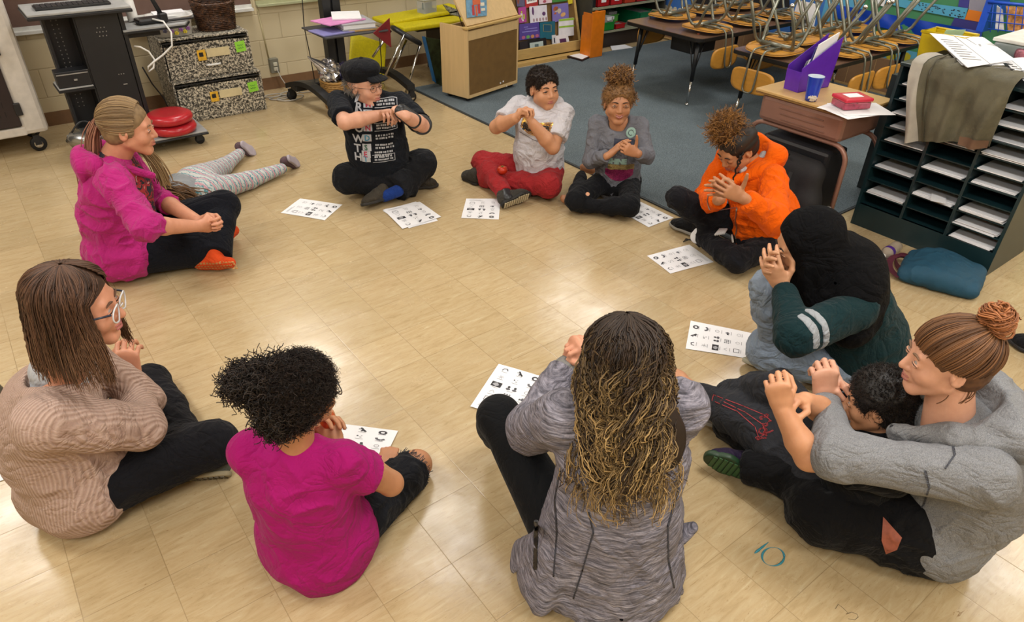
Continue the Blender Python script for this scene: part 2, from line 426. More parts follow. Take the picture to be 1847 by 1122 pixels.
def carpetmat():
    n = NT('carpet_pile'); v = n.coord('World')
    a = n.noise(v, 260, 3, .7); b = n.noise(v, 3, 4)
    c = n.ramp(a, [(.32, srgb('#363d41')), (.5, srgb('#5d686d')), (.68, srgb('#8a949a'))])
    n.base(n.mix(1., c, n.ramp(b, [(.3, (.93, .93, .93)), (.7, (1.07, 1.07, 1.07))]), 'MULTIPLY')); n.p.inputs['Roughness'].default_value = .95
    n.p.inputs['Specular IOR Level'].default_value = .1; n.bump(a, .7, .004); return n.m
FLOOR = tile_floor(); WALL = wallmat(); CARPET = carpetmat()
def struct(name, mb, m, parent=None): return tag(mb.build(name, m, parent), kind='structure' if parent is None else None)
struct('floor', MB().bb(X0-.1, X1+.1, Y0-.1, Y1+.1, -.1, 0), FLOOR)
CX, CYL = 3.05, 1.80
cp = MB().poly([(CX, CYL, 0.0005), (X1, CYL, 0.0005), (X1, 5.45, .0005), (CX, 5.45, .0005)], .008, (0, 0, 1))
tag(cp.build('floor_carpet', CARPET), kind='structure')
tag(MB().bb(CX-.012, CX+.004, CYL-.012, 5.45, .0003, .0085).bb(CX, X1, CYL-.012, CYL+.003, .0003, .0085).build('trim_1', mat('carpet_edge_vinyl', '#2b3338', .5)), kind='structure')
struct('wall_back', MB().bb(X0-.1, X1+.1, Y1, Y1+.1, 0, CEIL), WALL)
struct('wall_right', MB().bb(X1, X1+.1, Y0-.1, Y1, 0, CEIL), WALL)
struct('wall_left', MB().bb(X0-.1, X0, Y0-.1, Y1, 0, CEIL), WALL)
struct('wall_front', MB().bb(X0-.1, X1+.1, Y0-.1, Y0, 0, CEIL), WALL)
struct('ceiling', MB().bb(X0-.1, X1+.1, Y0-.1, Y1+.1, CEIL, CEIL+.1), mat('ceiling_tile', '#e6e4de', .9))
BASE = mat('vinyl_baseboard', '#7a5b40', .5)
struct('baseboard_back', MB().bb(X0, X1, Y1-.006, Y1-.0005, 0, .1), BASE)
struct('baseboard_left', MB().bb(X0+.0005, X0+.006, Y0, Y1, 0, .1), BASE)
struct('baseboard_front', MB().bb(X0, X1, Y0+.0005, Y0+.006, 0, .1), BASE)
LENS = mat('lamp_diffuser', '#fff6e8', .4, emit=1.2, var=0); TRIM = mat('lamp_trim', '#e8e8e4', .5)
for i, (x, y) in enumerate(LAMPS):
    t = thing('ceiling_light', (x, y, CEIL), 'recessed fluorescent ceiling light panel of the classroom', 'ceiling light', 'ceiling light panels')
    MB().bb(x-.31, x+.31, y-.61, y-.58, CEIL-.02, CEIL-.001).bb(x-.31, x+.31, y+.58, y+.61, CEIL-.02, CEIL-.001).bb(x-.31, x-.28, y-.58, y+.58, CEIL-.02, CEIL-.001).bb(x+.28, x+.31, y-.58, y+.58, CEIL-.02, CEIL-.001).build('frame', TRIM, t)
    MB().bb(x-.28, x+.28, y-.58, y+.58, CEIL-.012, CEIL-.002).build('diffuser', LENS, t)
# chalk tray and brown board on the back wall
WHITEMETAL = mat('white_metal', '#cfcfca', .35); BROWNB = mat('brown_board', '#6b5248', .7, bump=.2)
t = thing('tack_board', (.9, Y1, .68), 'long brown board with a white metal tray along its foot on the block wall', 'board')
MB().bb(X0+.05, 1.98, Y1-.02, Y1-.002, .70, 1.75).build('panel', BROWNB, t)
MB().bb(X0+.05, 1.98, Y1-.07, Y1-.021, .655, .675).bb(X0+.05, 1.98, Y1-.028, Y1-.004, .675, .70).build('tray', WHITEMETAL, t)
t = thing('tack_board', (2.9, Y1, .68), 'pale green edged board on the wall behind the yellow panels and pole', 'board')
MB().bb(2.02, 4.3, Y1-.02, Y1-.002, .72, 1.75).build('panel', mat('olive_board', '#8d8052', .7), t)
MB().bb(2.02, 4.3, Y1-.06, Y1-.021, .675, .69).bb(2.02, 4.3, Y1-.026, Y1-.004, .69, .72).build('tray', mat('pale_green_tray', '#a8aa86', .5), t)
# outlet with conduit
t = thing('wall_outlet', (2.06, Y1, .2), 'grey wall outlet with a thin conduit rising to the tray', 'outlet')
MB().box((2.08, Y1-.025, .2), (.075, .046, .12), bev=.005).build('box', mat('outlet_grey', '#7c7a6c', .5), t)
MB().cyl((2.05, Y1-.012, .26), (2.03, Y1-.012, .655), .006).build('conduit', mat('conduit', '#b8ac84', .5), t)
MB().box((2.085, Y1-.05, .215), (.035, .012, .03), bev=.004).box((2.085, Y1-.05, .175), (.035, .012, .03), bev=.004).build('socket', mat('socket_white', '#c9c5b2', .4), t)
# ================================================================ props: back wall side
BLK = mat('black_metal', '#16171a', .45); BLKP = mat('black_plastic', '#1b1c1f', .4); GREYTOP = mat('grey_laminate', '#9a9b9a', .5)
RUB = mat('rubber', '#111113', .7); CHROME = mat('chrome', '#c8c8c8', .18, 1., var=0); WHITEP = mat('white_plastic', '#d6d4cf', .4)
PAPER = mat('paper', '#e4e4e6', .7, var=.02); INK = mat('ink', '#26262b', .6, var=0); INKL = mat('ink_pale', '#9c9ca0', .6, var=0)
BIRCH = None
def woodmat(name, hexc, dark=.8, scale=(1, 12, 12), rough=.45):
    n = NT(name); c = srgb(hexc); v = n.coord('Object', scale)
    n.base(n.ramp(n.noise(v, 3, 6, .6, .5), [(.3, [x*dark for x in c]), (.6, c), (.8, [min(1, x*1.08) for x in c])])); n.p.inputs['Roughness'].default_value = rough; return n.m
BIRCH = woodmat('birch', '#c9ab7a', .9, (14, 14, 1)); OAK = woodmat('oak_strip', '#c0a063', .82, (2, 14, 14)); HARDB = mat('hardboard', '#6d5127', .55, bump=.1)
PLY = woodmat('plywood', '#c58b35', .85, (3, 14, 14), .35); WALN = woodmat('walnut_laminate', '#6b5243', .86, (10, 1, 10), .25)
def caster(c, r, parent, name='caster', silver=False):
    c = np.asarray(c, float)
    m = MB().m(0).lathe(c+[0, -.014, r], [(0, 0), (r*.9, .002), (r, .008), (r, .022), (r*.9, .028), (0, .028)], 20, (0, 1, 0))
    m.m(1).bb(c[0]-.02, c[0]+.02, c[1]-.018, c[1]-.015, c[2]+r*.9, c[2]+r*2.1).bb(c[0]-.02, c[0]+.02, c[1]+.015, c[1]+.018, c[2]+r*.9, c[2]+r*2.1).bb(c[0]-.02, c[0]+.02, c[1]-.018, c[1]+.018, c[2]+r*2.1, c[2]+r*2.1+.006)
    if silver: m.m(2).lathe(c+[0, -.016, r], [(0, 0), (r*.5, .0), (r*.55, .003), (r*.5, .032), (0, .032)], 16, (0, 1, 0))
    return m.build(name, [RUB, BLK, CHROME], parent)
# --- laptop cart (far left)
t = thing('charging_cart', (-.15, 5.8, 0), 'white framed rolling charging cart with a dark door at the left edge', 'cart')
WHT = mat('cart_white', '#cbc5bc', .5, bump=.05); DKD = mat('cart_door', '#271e20', .35)
m = MB()
m.bb(.13, .29, 5.55, 6.0, .13, 1.45, .03).bb(-.75, -.62, 5.55, 6.0, .13, 1.45, .03).bb(-.65, .16, 5.55, 6.0, .13, .19, .01).bb(-.65, .16, 5.55, 6.0, 1.38, 1.45, .01).bb(-.65, .16, 5.62, 6.0, .19, 1.38)
m.build('frame', WHT, t)
d = MB().bb(-.64, .145, 5.535, 5.555, .2, 1.37, .004).build('door', DKD, t)
m = MB()
for k in range(3):
    for r in range(20): m.bb(-.55+r*.033, -.545+r*.033, 5.531, 5.535, .27+k*.06, .31+k*.06)
m.build('vent', mat('vent_dark', '#0b0a0b', .6), d)
for z in (.27, .65, 1.05): MB().bb(.135, .175, 5.525, 5.548, z, z+.08, .004).build('hinge', BLKP, t)
for x, y in ((.2, 5.6), (-.66, 5.6), (.2, 5.93), (-.66, 5.93)): caster((x, y, 0), .05, t, silver=True)
# --- AV cart
t = thing('presentation_cart', (.78, 5.3, 0), 'black steel presentation cart with grey shelves and perforated uprights', 'cart')
m = MB().m(0).bb(.37, 1.185, 5.08, 5.52, .085, .098, .004).m(1).bb(.365, 1.19, 5.075, 5.525, .07, .084, .004); m.build('base_shelf', [GREYTOP, BLK], t)
m = MB().bb(.6, .87, 5.5, 5.52, .1, .9).bb(.6, .62, 5.3, 5.5, .1, .9).bb(.85, .87, 5.3, 5.5, .1, .9).bb(.61, .86, 5.29, 5.305, .1, .9)
m.bb(.855, .885, 5.29, 5.35, .1, .9).build('upright', BLK, t)
m = MB().bb(.44, .6, 5.5, 5.515, .1, .9).bb(.44, .455, 5.4, 5.5, .1, .9); up2 = m.build('upright', BLK, t)
HOLE = mat('hole_light', '#8d8a85', .6)
def holes(m, x, z, y): m.box((x, y, z), (.006, .002, .006))
m = MB()
for k in range(22):
    for q in range(2): holes(m, .50+q*.03, .28+k*.026, 5.498)
for dx in (-.03, -.012, .006, .026): holes(m, .74+dx, .77, 5.288)
for dx in (-.02, .0, .02): holes(m, .74+dx, .745, 5.288); holes(m, .74+dx, .795, 5.288)
for dx in (-.015, .0, .015): holes(m, .78+dx, .5, 5.288)
m.bb(.775, .8, 5.287, 5.289, .43, .436); m.build('perforation', HOLE, t)
m = MB().m(0).bb(.36, .93, 5.2, 5.6, .905, .92, .004).m(1).bb(.355, .935, 5.195, 5.605, .885, .904, .004); m.build('top_shelf', [GREYTOP, BLK], t)
m = MB().m(0).bb(.40, .60, 5.28, 5.5, .45, .46, .003).m(1).bb(.395, .605, 5.275, 5.505, .435, .449); m.build('side_shelf', [GREYTOP, BLK], t)
m = MB().m(0).poly([(.86, 5.27, .755), (1.25, 5.29, .755), (1.31, 5.42, .755), (1.26, 5.58, .755), (.86, 5.6, .755)], .01, (0, 0, 1)).m(1).poly([(.855, 5.265, .742), (1.255, 5.285, .742), (1.315, 5.42, .742), (1.265, 5.585, .742), (.855, 5.605, .742)], .012, (0, 0, 1)).box((.98, 5.42, .715), (.25, .04, .05)); m.build('side_shelf', [GREYTOP, BLK], t)
for x, y in ((1.13, 5.12), (.43, 5.12), (1.13, 5.48), (.43, 5.48)): caster((x, y, 0), .032, t)
t = thing('keyboard', (.55, 5.35, .92), 'black keyboard on the top shelf of the presentation cart', 'keyboard')
m = MB().m(0).bb(.42, .84, 5.3, 5.44, .921, .935, .003).m(1)
for r in range(5):
    for q in range(14): m.bb(.43+q*.029, .455+q*.029, 5.308+r*.025, 5.33+r*.025, .935, .94)
m.build('case', [BLKP, mat('key_black', '#2a2b2e', .5)], t)
t = thing('media_player', (.5, 5.38, .46), 'black box device on the small left shelf of the presentation cart', 'device')
MB().bb(.405, .598, 5.285, 5.395, .4612, .56, .004).build('case', BLKP, t); MB().bb(.41, .59, 5.28, 5.284, .54, .546).bb(.5, .52, 5.28, 5.284, .5, .51).build('trim', HOLE, t)
t = thing('document_camera', (1.08, 5.42, .767), 'black document camera standing on the side shelf of the cart', 'camera')
MB().box((1.06, 5.42, .785), (.17, .11, .034), .1, bev=.012).build('base', BLKP, t)
MB().box((1.14, 5.38, .80), (.05, .06, .06), .1, bev=.008).tube([(1.14, 5.38, .8), (1.10, 5.40, .93), (1.06, 5.44, 1.2)], [.016, .013, .012]).box((1.24, 5.37, .78), (.18, .025, .014), .05, bev=.004).build('arm', BLKP, t)
MB().tube([(.99, 5.53, .768), (.985, 5.54, .8), (.975, 5.57, 1.3)], [.042, .034, .033], 20).build('column', WHITEP, t)
t = tag(MB().tube([(1.07, 5.36, .80), (1.12, 5.30, .79), (1.14, 5.24, .73), (1.12, 5.22, .65), (1.05, 5.22, .60), (.98, 5.20, .57), (.935, 5.19, .545), (.93, 5.2, .51), (.97, 5.21, .53), (.99, 5.22, .58), (.97, 5.23, .63), (.93, 5.25, .66), (.90, 5.27, .665)], .006).build('cable', WHITEP), 'white looped cable hanging from the document camera', 'cable')
tag(MB().tube([(.92, 5.3, .52), (.97, 5.4, .38), (1.04, 5.5, .24), (1.06, 5.56, .17), (1.08, 5.6, .12), (1.07, 5.7, .03), (1.03, 5.85, .012)], .005).build('cable', RUB), 'thin black cable trailing behind the red cushions', 'cable')
REDV = mat('red_vinyl', '#b1222c', .28)
for z, dx, lab in ((.1, .0, 'red round inflated cushion, lower of the two on the cart'), (.172, -.01, 'red round inflated cushion, upper of the two on the cart')):
    tag(MB().lathe((.99+dx, 5.175, z), [(0, 0.001), (.12, .001), (.145, .012), (.152, .035), (.145, .055), (.12, .068), (.08, .063), (0, .060)], 40).build('wobble_cushion', REDV), lab, 'cushion', 'red wobble cushions')
t = thing('cooking_pan', (.5, 5.2, .1), 'silver rounded lidded tin with a yellow sticker on the cart base', 'tin')
ALU = mat('brushed_tin', '#9d9d99', .25, .9)
MB().lathe((.463, 5.2, .0995), [(0, 0), (.10, 0), (.125, .05), (.13, .055), (.10, .095), (.03, .11), (0, .11)], 32).build('body', ALU, t)
MB().tube([(.383+.16*k/10, 5.2, .205+.06*math.sin(math.pi*k/10)) for k in range(11)], .006).build('handle', BLKP, t)
MB().box((.44, 5.086, .128), (.04, .006, .02), .2).build('sticker', mat('yellow_sticker', '#d9d21c', .5), t)
# --- drawer boxes
n = NT('marbled_card'); v = n.coord('Object'); a = n.noise(v, 75, 4, .65, .6)
n.base(n.ramp(a, [(.42, srgb('#26241f')), (.5, srgb('#6c675c')), (.56, srgb('#cfc6b2'))])); n.p.inputs['Roughness'].default_value = .6; MARB = n.m
YEL = mat('label_yellow', '#d8a82c', .6, var=.3, vscale=40); GRN = mat('sticky_green', '#8ed13c', .6); CREAM = mat('label_cream', '#cdbf96', .6)
def drawerbox(x0, x1, yf, z0, z1, lab):
    t = thing('drawer_box', ((x0+x1)/2, yf+.2, z0), lab, 'drawer box', 'marbled drawer boxes')
    MB().bb(x0, x1, yf+.012, 6.02, z0, z0+.012).bb(x0, x1, yf+.012, 6.02, z1-.012, z1).bb(x0, x0+.012, yf+.012, 6.02, z0+.012, z1-.012).bb(x1-.012, x1, yf+.012, 6.02, z0+.012, z1-.012).bb(x0, x1, 6.008, 6.02, z0+.012, z1-.012).build('case', MARB, t)
    d = MB().grid(lambda u, v: np.array([x0+.018+(x1-x0-.036)*u, yf-.012*math.sin(math.pi*u)*v, z0+.014+(z1-z0-.05)*v-.012*(1-math.sin(math.pi*u))*v]), 16, 6).bb(x0+.02, x1-.02, yf+.004, yf+.012, z0+.016, z1-.06).build('drawer', MARB, t)
    MB().bb(x0+.014, x1-.014, yf-.003, yf+.004, z1-.028, z1-.02).build('edge', BLK, d)
    w = x1-x0; zc = (z0+z1)/2
    MB().m(0).box((x0+w*.41, yf-.016, zc+.02), (.06, .002, .075)).m(1).box((x0+w*.6, yf-.0165, zc+.03), (.17, .002, .06)).m(2).box((x0+w*.405, yf-.0175, zc+.025), (.03, .002, .03)).build('label', [YEL, CREAM, BLK], d)
    g = MB().box((x0+w*.87, yf-.011, zc+.045), (.075, .002, .075), ax=np.array([[1, 0, .08], [0, 1, 0], [-.08, 0, 1]])).build('sticky_note', GRN, d)
    for k in range(2): MB().tube([(x0+w*.87-.022+.006*q, yf-.0135, zc+.055-k*.02+.005*math.sin(q*2.2+k)) for q in range(8)], .0014, 4).build('scribble', mat('green_ink', '#2c6a35', .6), g)
    if z0 > .1: MB().tube([(x0+w*.52+.05*math.cos(a), yf-.012-.014*math.sin(a), zc-.055) for a in np.linspace(0, math.pi, 9)], .008).build('handle', WHITEP, t)
    return t
drawerbox(1.14, 1.80, 5.60, 0, .305, 'black and white marbled drawer box on the floor, lower of two')
drawerbox(1.13, 1.77, 5.63, .306, .6, 'black and white marbled drawer box, upper of two, below the wicker basket')
c0 = YP(327, 73, 5.72)
t = thing('storage_bin', (1.26, 5.78, .6), 'white oval bin with purple and yellow flowers on the drawer boxes', 'bin')
bx, by = 1.27, 5.79
def oval(rx, ry, z, n=32): return [np.array([bx+rx*math.copysign(abs(math.cos(a))**.6, math.cos(a)), by+ry*math.copysign(abs(math.sin(a))**.6, math.sin(a)), z]) for a in np.linspace(0, 2*math.pi, n, endpoint=False)]
prof = [(.115, .085, .602), (.125, .095, .605), (.145, .11, .73), (.16, .12, .735), (.16, .12, .742), (.138, .104, .738), (.118, .088, .62), (.01, .01, .618)]
rings = [oval(*p) for p in prof]; V = np.concatenate([np.array(r) for r in rings]); F = [(i*32+k, i*32+(k+1) % 32, (i+1)*32+(k+1) % 32, (i+1)*32+k) for i in range(len(rings)-1) for k in range(32)]
npmesh('body', V, F, WHITEP, t)
mm = MB()
for q, (dx, dz, ci) in enumerate(((-.075, .05, 2), (-.03, .045, 0), (.0, .03, 1), (.035, .05, 0), (.06, .035, 1), (.085, .055, 0), (-.05, .07, 0))):
    mm.m(ci)
    for a in range(5): mm.box((bx+dx+.008*math.cos(a*1.256), by-.112-.1*(.73-.6-dz)*0-.001, .602+dz+.008*math.sin(a*1.256)), (.012, .02, .008), ax=None)
mm.build('flower_decal', [mat('decal_purple', '#8a5a9c', .5), mat('decal_yellow', '#d6c33a', .5), mat('decal_dark', '#4b4a63', .5)], t)
MB().poly([(bx-.11, by-.06, .745), (bx+.1, by-.07, .75), (bx+.11, by+.06, .748), (bx-.1, by+.07, .746)], .012, (0, 0, 1)).build('contents', PAPER, t)
# --- wicker basket
n = NT('wicker'); v = n.coord('Object'); wv = n.new('ShaderNodeTexWave'); n.lk(v, wv.inputs[0]); wv.inputs['Scale'].default_value = 26; wv.bands_direction = 'Z'; wv.inputs['Distortion'].default_value = 4; wv.inputs['Detail'].default_value = 2
n.base(n.ramp(n.noise(v, 45, 3), [(.3, srgb('#2c1a10')), (.6, srgb('#5b3a22')), (.8, srgb('#87592f'))])); n.p.inputs['Roughness'].default_value = .5; n.bump(wv.outputs[0], .9, .01); WICK = n.m
def basket(name, cx, cy, z, rx, ry, h, m, lab, handle=True, strands=14, flare=1.15, curve=0.):
    t = thing(name, (cx, cy, z), lab, 'basket')
    mm = MB(); P = lambda a, k, r=1: np.array([cx+rx*k*r*math.copysign(abs(math.cos(a))**.75, math.cos(a)), cy+ry*k*r*math.copysign(abs(math.sin(a))**.75, math.sin(a)), 0])
    NS = 44
    for j in range(strands):
        f = j/(strands-1); k = 1+(flare-1)*f; zz = z+.008+f*(h-.01)
        pts = [P(2*math.pi*i/NS, k, 1+(.022 if (i+j) % 2 else -.022))+[0, 0, zz+curve*math.cos(4*math.pi*i/NS)*f] for i in range(NS)]
        mm.tube(pts, h/strands*.56, 5, closed=True)
    mm.build('weave', m, t)
    mm = MB()
    for i in range(NS//2): a = 4*math.pi*i/NS; mm.tube([P(a, 1)+[0, 0, z+.003], P(a, flare)+[0, 0, z+h+curve*math.cos(2*a)]], .005, 5)
    mm.lathe((cx, cy, z+.002), [(0, 0), (min(rx, ry)*.95, 0), (min(rx, ry)*.95, .006), (0, .006)], 24).build('stake', m, t)
    MB().tube([P(2*math.pi*i/40, flare*1.01)+[0, 0, z+h+curve*math.cos(4*math.pi*i/40)+.004*(i % 2)] for i in range(40)], .011, 6, closed=True).build('rim', m, t)
    if handle:
        for s in (-1, 1): MB().tube([np.array([cx+s*rx*flare, cy, z+h])+[s*-.02*k/6, 0, .02*k] for k in range(9)], .009, 6).build('handle', m, t)
    return t
basket('wicker_basket', 1.6, 5.82, .602, .13, .10, .19, WICK, 'dark brown square wicker basket on the marbled drawer boxes', curve=.008)
# --- coiled cables on the floor below the outlet
m = MB()
for k, (cx, cy, r) in enumerate(((2.0, 5.82, .09), (2.06, 5.75, .11), (1.96, 5.88, .07), (2.1, 5.86, .08))):
    m.tube([(cx+r*math.cos(a)*(1+.1*math.sin(3*a)), cy+r*.6*math.sin(a), .007+.004*k) for a in np.linspace(0, 6, 28)], .005, 6)
m.tube([(2.085, 6.05, .18), (2.09, 6.0, .12), (2.12, 5.93, .03), (2.2, 5.85, .008), (2.4, 5.8, .008)], .004).build('cable_coil', mat('cable_offwhite', '#a8a39a', .5))
tag(bpy.data.objects['cable_coil'], 'loose off-white cable coils on the floor below the outlet', 'cable')
# --- TV stand
t = thing('display_stand', (2.45, 5.6, 0), 'black rolling display stand with two column pole and wide legs', 'stand')
MB().bb(2.37, 2.435, 5.58, 5.66, .08, 1.7).bb(2.455, 2.52, 5.58, 5.66, .08, 1.7).bb(2.435, 2.455, 5.6, 5.66, .08, 1.7).build('pole', BLK, t)
def arc(a, b, h, n=8): a, b = np.asarray(a, float), np.asarray(b, float); return [a+(b-a)*k/n+np.array([0, 0, h*math.sin(math.pi*k/n)]) for k in range(n+1)]
for (a, b) in (((2.06, 5.74, .12), (2.14, 5.1, .12)), ((2.78, 5.76, .12), (2.86, 5.12, .12))):
    p = arc(a, b, .07); mm = MB()
    for q0, q1 in zip(p, p[1:]):
        s = np.array([.035, 0, 0]); z = np.array([0, 0, .02]); mm.hull8([q0-s-z, q1-s-z, q1+s-z, q0+s-z, q0-s+z, q1-s+z, q1+s+z, q0+s+z])
    mm.build('leg', BLK, t)
MB().bb(2.05, 2.8, 5.58, 5.7, .1, .15, .01).build('crossbar', BLK, t)
for x, y in ((2.06, 5.72), (2.14, 5.1), (2.78, 5.74), (2.86, 5.12)): caster((x, y, 0), .042, t, silver=y < 5.5)
m = MB().bb(2.14, 2.66, 5.06, 5.5, .595, .607, .003).bb(2.4, 2.49, 5.45, 5.6, .57, .595).build('tray', mat('tray_dark', '#3a3a3d', .5), t)
def slab(name, c, d, rz, m, lab, cat, grp=None, bev=.002): return tag(MB().box(c, d, rz, bev=bev).build(name, m), lab, cat, grp)
slab('folder', (2.28, 5.22, .613), (.3, .23, .01), .1, mat('lilac', '#8381b8', .4), 'lilac plastic folder lowest on the stand tray', 'folder')
slab('folder', (2.5, 5.27, .614), (.25, .32, .012), -.08, mat('manila', '#b7925a', .6), 'manila folder under the white binder on the stand tray', 'folder')
t = thing('ring_binder', (2.47, 5.27, .62), 'thick pale grey binder on the stand tray', 'binder')
MB().box((2.47, 5.27, .6235), (.27, .31, .005), -.12).box((2.47, 5.27, .662), (.27, .31, .005), -.12).build('cover', mat('grey_cover', '#a4a5aa', .4), t)
MB().box((2.47, 5.27, .643), (.25, .295, .03), -.12).build('pages', PAPER, t)
slab('notebook', (2.36, 5.29, .670), (.34, .24, .009), .22, mat('pink_cover', '#d58abf', .45), 'pink notebook across the top of the stand tray', 'notebook')
slab('notebook', (2.46, 5.36, .682), (.22, .28, .012), -.4, PAPER, 'white notebook topmost of the pile on the stand tray', 'notebook')
tag(MB().poly([(2.52, 5.04, .6), (2.70, 5.10, .68), (2.70, 5.11, .46)], .006).build('pennant', mat('maroon', '#6e0d18', .6)), 'dark red pennant hanging from the corner of the stand tray', 'pennant')
tag(MB().tube([(2.672, 5.3, .6), (2.69, 5.28, .5), (2.7, 5.3, .35), (2.72, 5.35, .2), (2.70, 5.4, .02)], .004).tube([(2.3, 5.52, 1.2), (2.2, 5.53, .9), (2.18, 5.54, .6), (2.22, 5.6, .35), (2.28, 5.73, .10)], .004).build('cable', RUB), 'black cables hanging down by the display stand pole', 'cable')
# --- tan basket with foil gift behind the man
basket('wicker_basket', 2.32, 5.33, .0, .115, .10, .22, mat('straw', '#a17a40', .6, var=.25, vscale=60), 'tan straw basket on the floor behind the man in the cap', handle=False, strands=14, flare=1.2)
def crumple(name, c, r, m, parent=None, seed=0, amp=.3):
    V = []; F = []; nu, nv = 26, 18
    for i in range(nu):
        for j in range(nv+1):
            a, b = 2*math.pi*i/nu, math.pi*j/nv; V.append([math.cos(a)*math.sin(b), math.sin(a)*math.sin(b), math.cos(b)])
    V = np.array(V); k = 1+amp*(1-2*np.abs(vnoise(V*2.3+seed)))+amp*.5*vnoise(V*6+seed)
    V = V*k[:, None]*np.asarray(r)+np.asarray(c)
    for i in range(nu):
        for j in range(nv): F.append((i*(nv+1)+j, i*(nv+1)+j+1, ((i+1) % nu)*(nv+1)+j+1, ((i+1) % nu)*(nv+1)+j))
    return npmesh(name, V, F, m, parent, smooth=False)
FOIL = mat('foil', '#b9bac2', .15, .9, var=.3)
o = crumple('foil_wrap', (2.24, 5.31, .30), (.075, .07, .085), FOIL, seed=3); tag(o, 'crumpled silver foil bundle in the tan basket', 'foil')
tag(MB().lathe((2.2, 5.3, .33), [(.05, 0), (.035, .05), (.004, .16)], 12, nrm((-.8, 0, .7))).build('foil_cone', FOIL), 'pointed silver foil cone sticking out of the tan basket', 'foil')
o = crumple('gift_wrap', (2.385, 5.34, .27), (.055, .06, .065), mat('violet_wrap', '#3c3a66', .2, .4), seed=8); tag(o, 'dark violet crumpled wrap in the tan basket', 'wrap')
# ================================================================ props: yellow panels, podium, book rack, shelving
YLW = mat('yellow_foam', '#c9bb0d', .5, var=.12, vscale=60, bump=.4, bscale=120)
def slabpx(pa, pb, Y, depth, th, m, name, lab, cat, drop=0., grp=None):
    a, b = YP(*pa, Y), YP(*pb, Y); ax0 = nrm(b-a); ax2 = nrm(np.array([0, 0, 1.])-ax0*ax0[2]); ax1 = np.cross(ax2, ax0)
    return tag(MB().box((a+b)/2+ax1*depth/2-ax2*th/2, (np.linalg.norm(b-a), depth, th), ax=[ax0, ax1, ax2], bev=.012).build(name, m), lab, cat, grp)
slabpx((698, 40), (840, 14), 5.6, .28, .035, YLW, 'foam_mat', 'yellow textured foam mat, upper of two laid flat by the wall', 'mat', grp='yellow foam mats')
slabpx((728, 50), (842, 34), 5.42, .26, .04, YLW, 'foam_mat', 'yellow textured foam mat, lower of two laid flat, nearer the podium', 'mat', grp='yellow foam mats')
# the leaning yellow panel
a, b, c = YP(722, 60, 5.75), YP(772, 78, 5.75), YP(684, 150, 5.75); c = np.array([c[0], 5.95, .02]); a = np.array([2.82, 6.03, .46]); b = np.array([3.1, 6.03, .43]); dn = np.array([2.6, 5.78, .012])
ax2 = nrm(np.array([-.18, .30, -.0])*0+(a-dn)); ax0 = nrm((b-a)-ax2*((b-a)@ax2)); ax1 = np.cross(ax2, ax0)
tag(MB().box(dn+ax2*.25+ax0*.16, (.34, .03, .47), ax=[ax0, ax1, ax2], bev=.01).build('foam_mat', YLW), 'yellow foam mat leaning upright behind the chrome legged stool', 'mat', 'yellow foam mats')
tag(MB().bb(3.2, 4.1, 5.55, 6.0, .44, .455).bb(4.05, 4.1, 5.55, 6.0, 0, .44).bb(3.55, 3.6, 5.55, 6.0, 0, .44).build('low_shelf', mat('shelf_dark', '#3a2f24', .6)), 'low dark shelf under the yellow foam mats', 'shelf')
# stool, tipped, black seat and chrome legs
t = thing('stool', (2.75, 5.35, 0), 'stool with a black oval seat and chrome legs in front of yellow mats', 'stool')
sc0 = (YP(712, 52, 5.42)+YP(752, 78, 5.42))/2; sa = YP(705, 48, 5.42); sb = YP(760, 80, 5.42); sx = nrm(sb-sa)
sl = nrm(np.array([-.25, .1, -1.])); sl = nrm(sl-sx*(sl@sx)); sy = np.cross(sl, sx); mid = (sa+sb)/2
V = MB(); 
def ring(c, rx, ry): return [c+sx*rx*math.cos(2*math.pi*k/28)+sy*ry*math.sin(2*math.pi*k/28) for k in range(28)]
rr = [ring(mid-sl*.022, .01, .01), ring(mid-sl*.022, .13, .11), ring(mid-sl*.01, .15, .13), ring(mid+sl*.012, .15, .13), ring(mid+sl*.02, .13, .11), ring(mid+sl*.02, .01, .01)]
Vv = np.concatenate([np.array(r) for r in rr]); Ff = [(i*28+k, i*28+(k+1) % 28, (i+1)*28+(k+1) % 28, (i+1)*28+k) for i in range(5) for k in range(28)]
npmesh('seat', Vv, Ff, BLKP, t)
for px0, px1, yy in (((729, 62), (694, 138), 5.32), ((705, 55), (672, 103), 5.5), ((757, 83), (732, 167), 5.32), ((733, 72), (705, 135), 5.55)):
    p0 = YP(*px0, yy); p1 = YP(*px1, yy); MB().cyl(p0, p1, .0105).build('leg', CHROME, t)
t = thing('storage_bin', (3.2, 5.75, .6), 'clear plastic tub of craft supplies standing on the yellow mats', 'bin')
q = YP(779, 30, 5.62); CLEAR = mat('clear_plastic', '#c9ccd0', .15, alpha=.45, var=0)
MB().box(q+[0, .08, .07], (.14, .12, .12), .1, bev=.012).build('body', CLEAR, t); MB().box(q+[0, .08, .135], (.155, .135, .014), .1, bev=.004).build('rim', mat('clear_rim', '#b4b6b8', .3), t)
MB().box(q+[0, .08, .03], (.12, .10, .05), .1).box(q+[-.02, .04, .085], (.1, .01, .05), .1).build('contents', mat('craft_mix', '#6f7c86', .6, var=.5, vscale=50), t)
def bookat(pxs, Y, th, m, name, lab, grp=None):
    P = [YP(*p, Y) for p in pxs]; return tag(MB().poly(P, th, (0, 1, 0)).build(name, m), lab, 'book', grp)
bookat([(765, 67), (797, 72), (797, 155), (786, 150)], 5.35, .02, mat('bigbook_green', '#28321f', .35, var=.8, vscale=22), 'big_book', 'tall dark green and blue picture book leaning left of the podium')
bookat([(762, 66), (767, 66), (787, 150), (781, 146)], 5.33, .012, mat('book_blue', '#2c5f8e', .35), 'big_book', 'blue edged thin book leaning beside the tall green book')
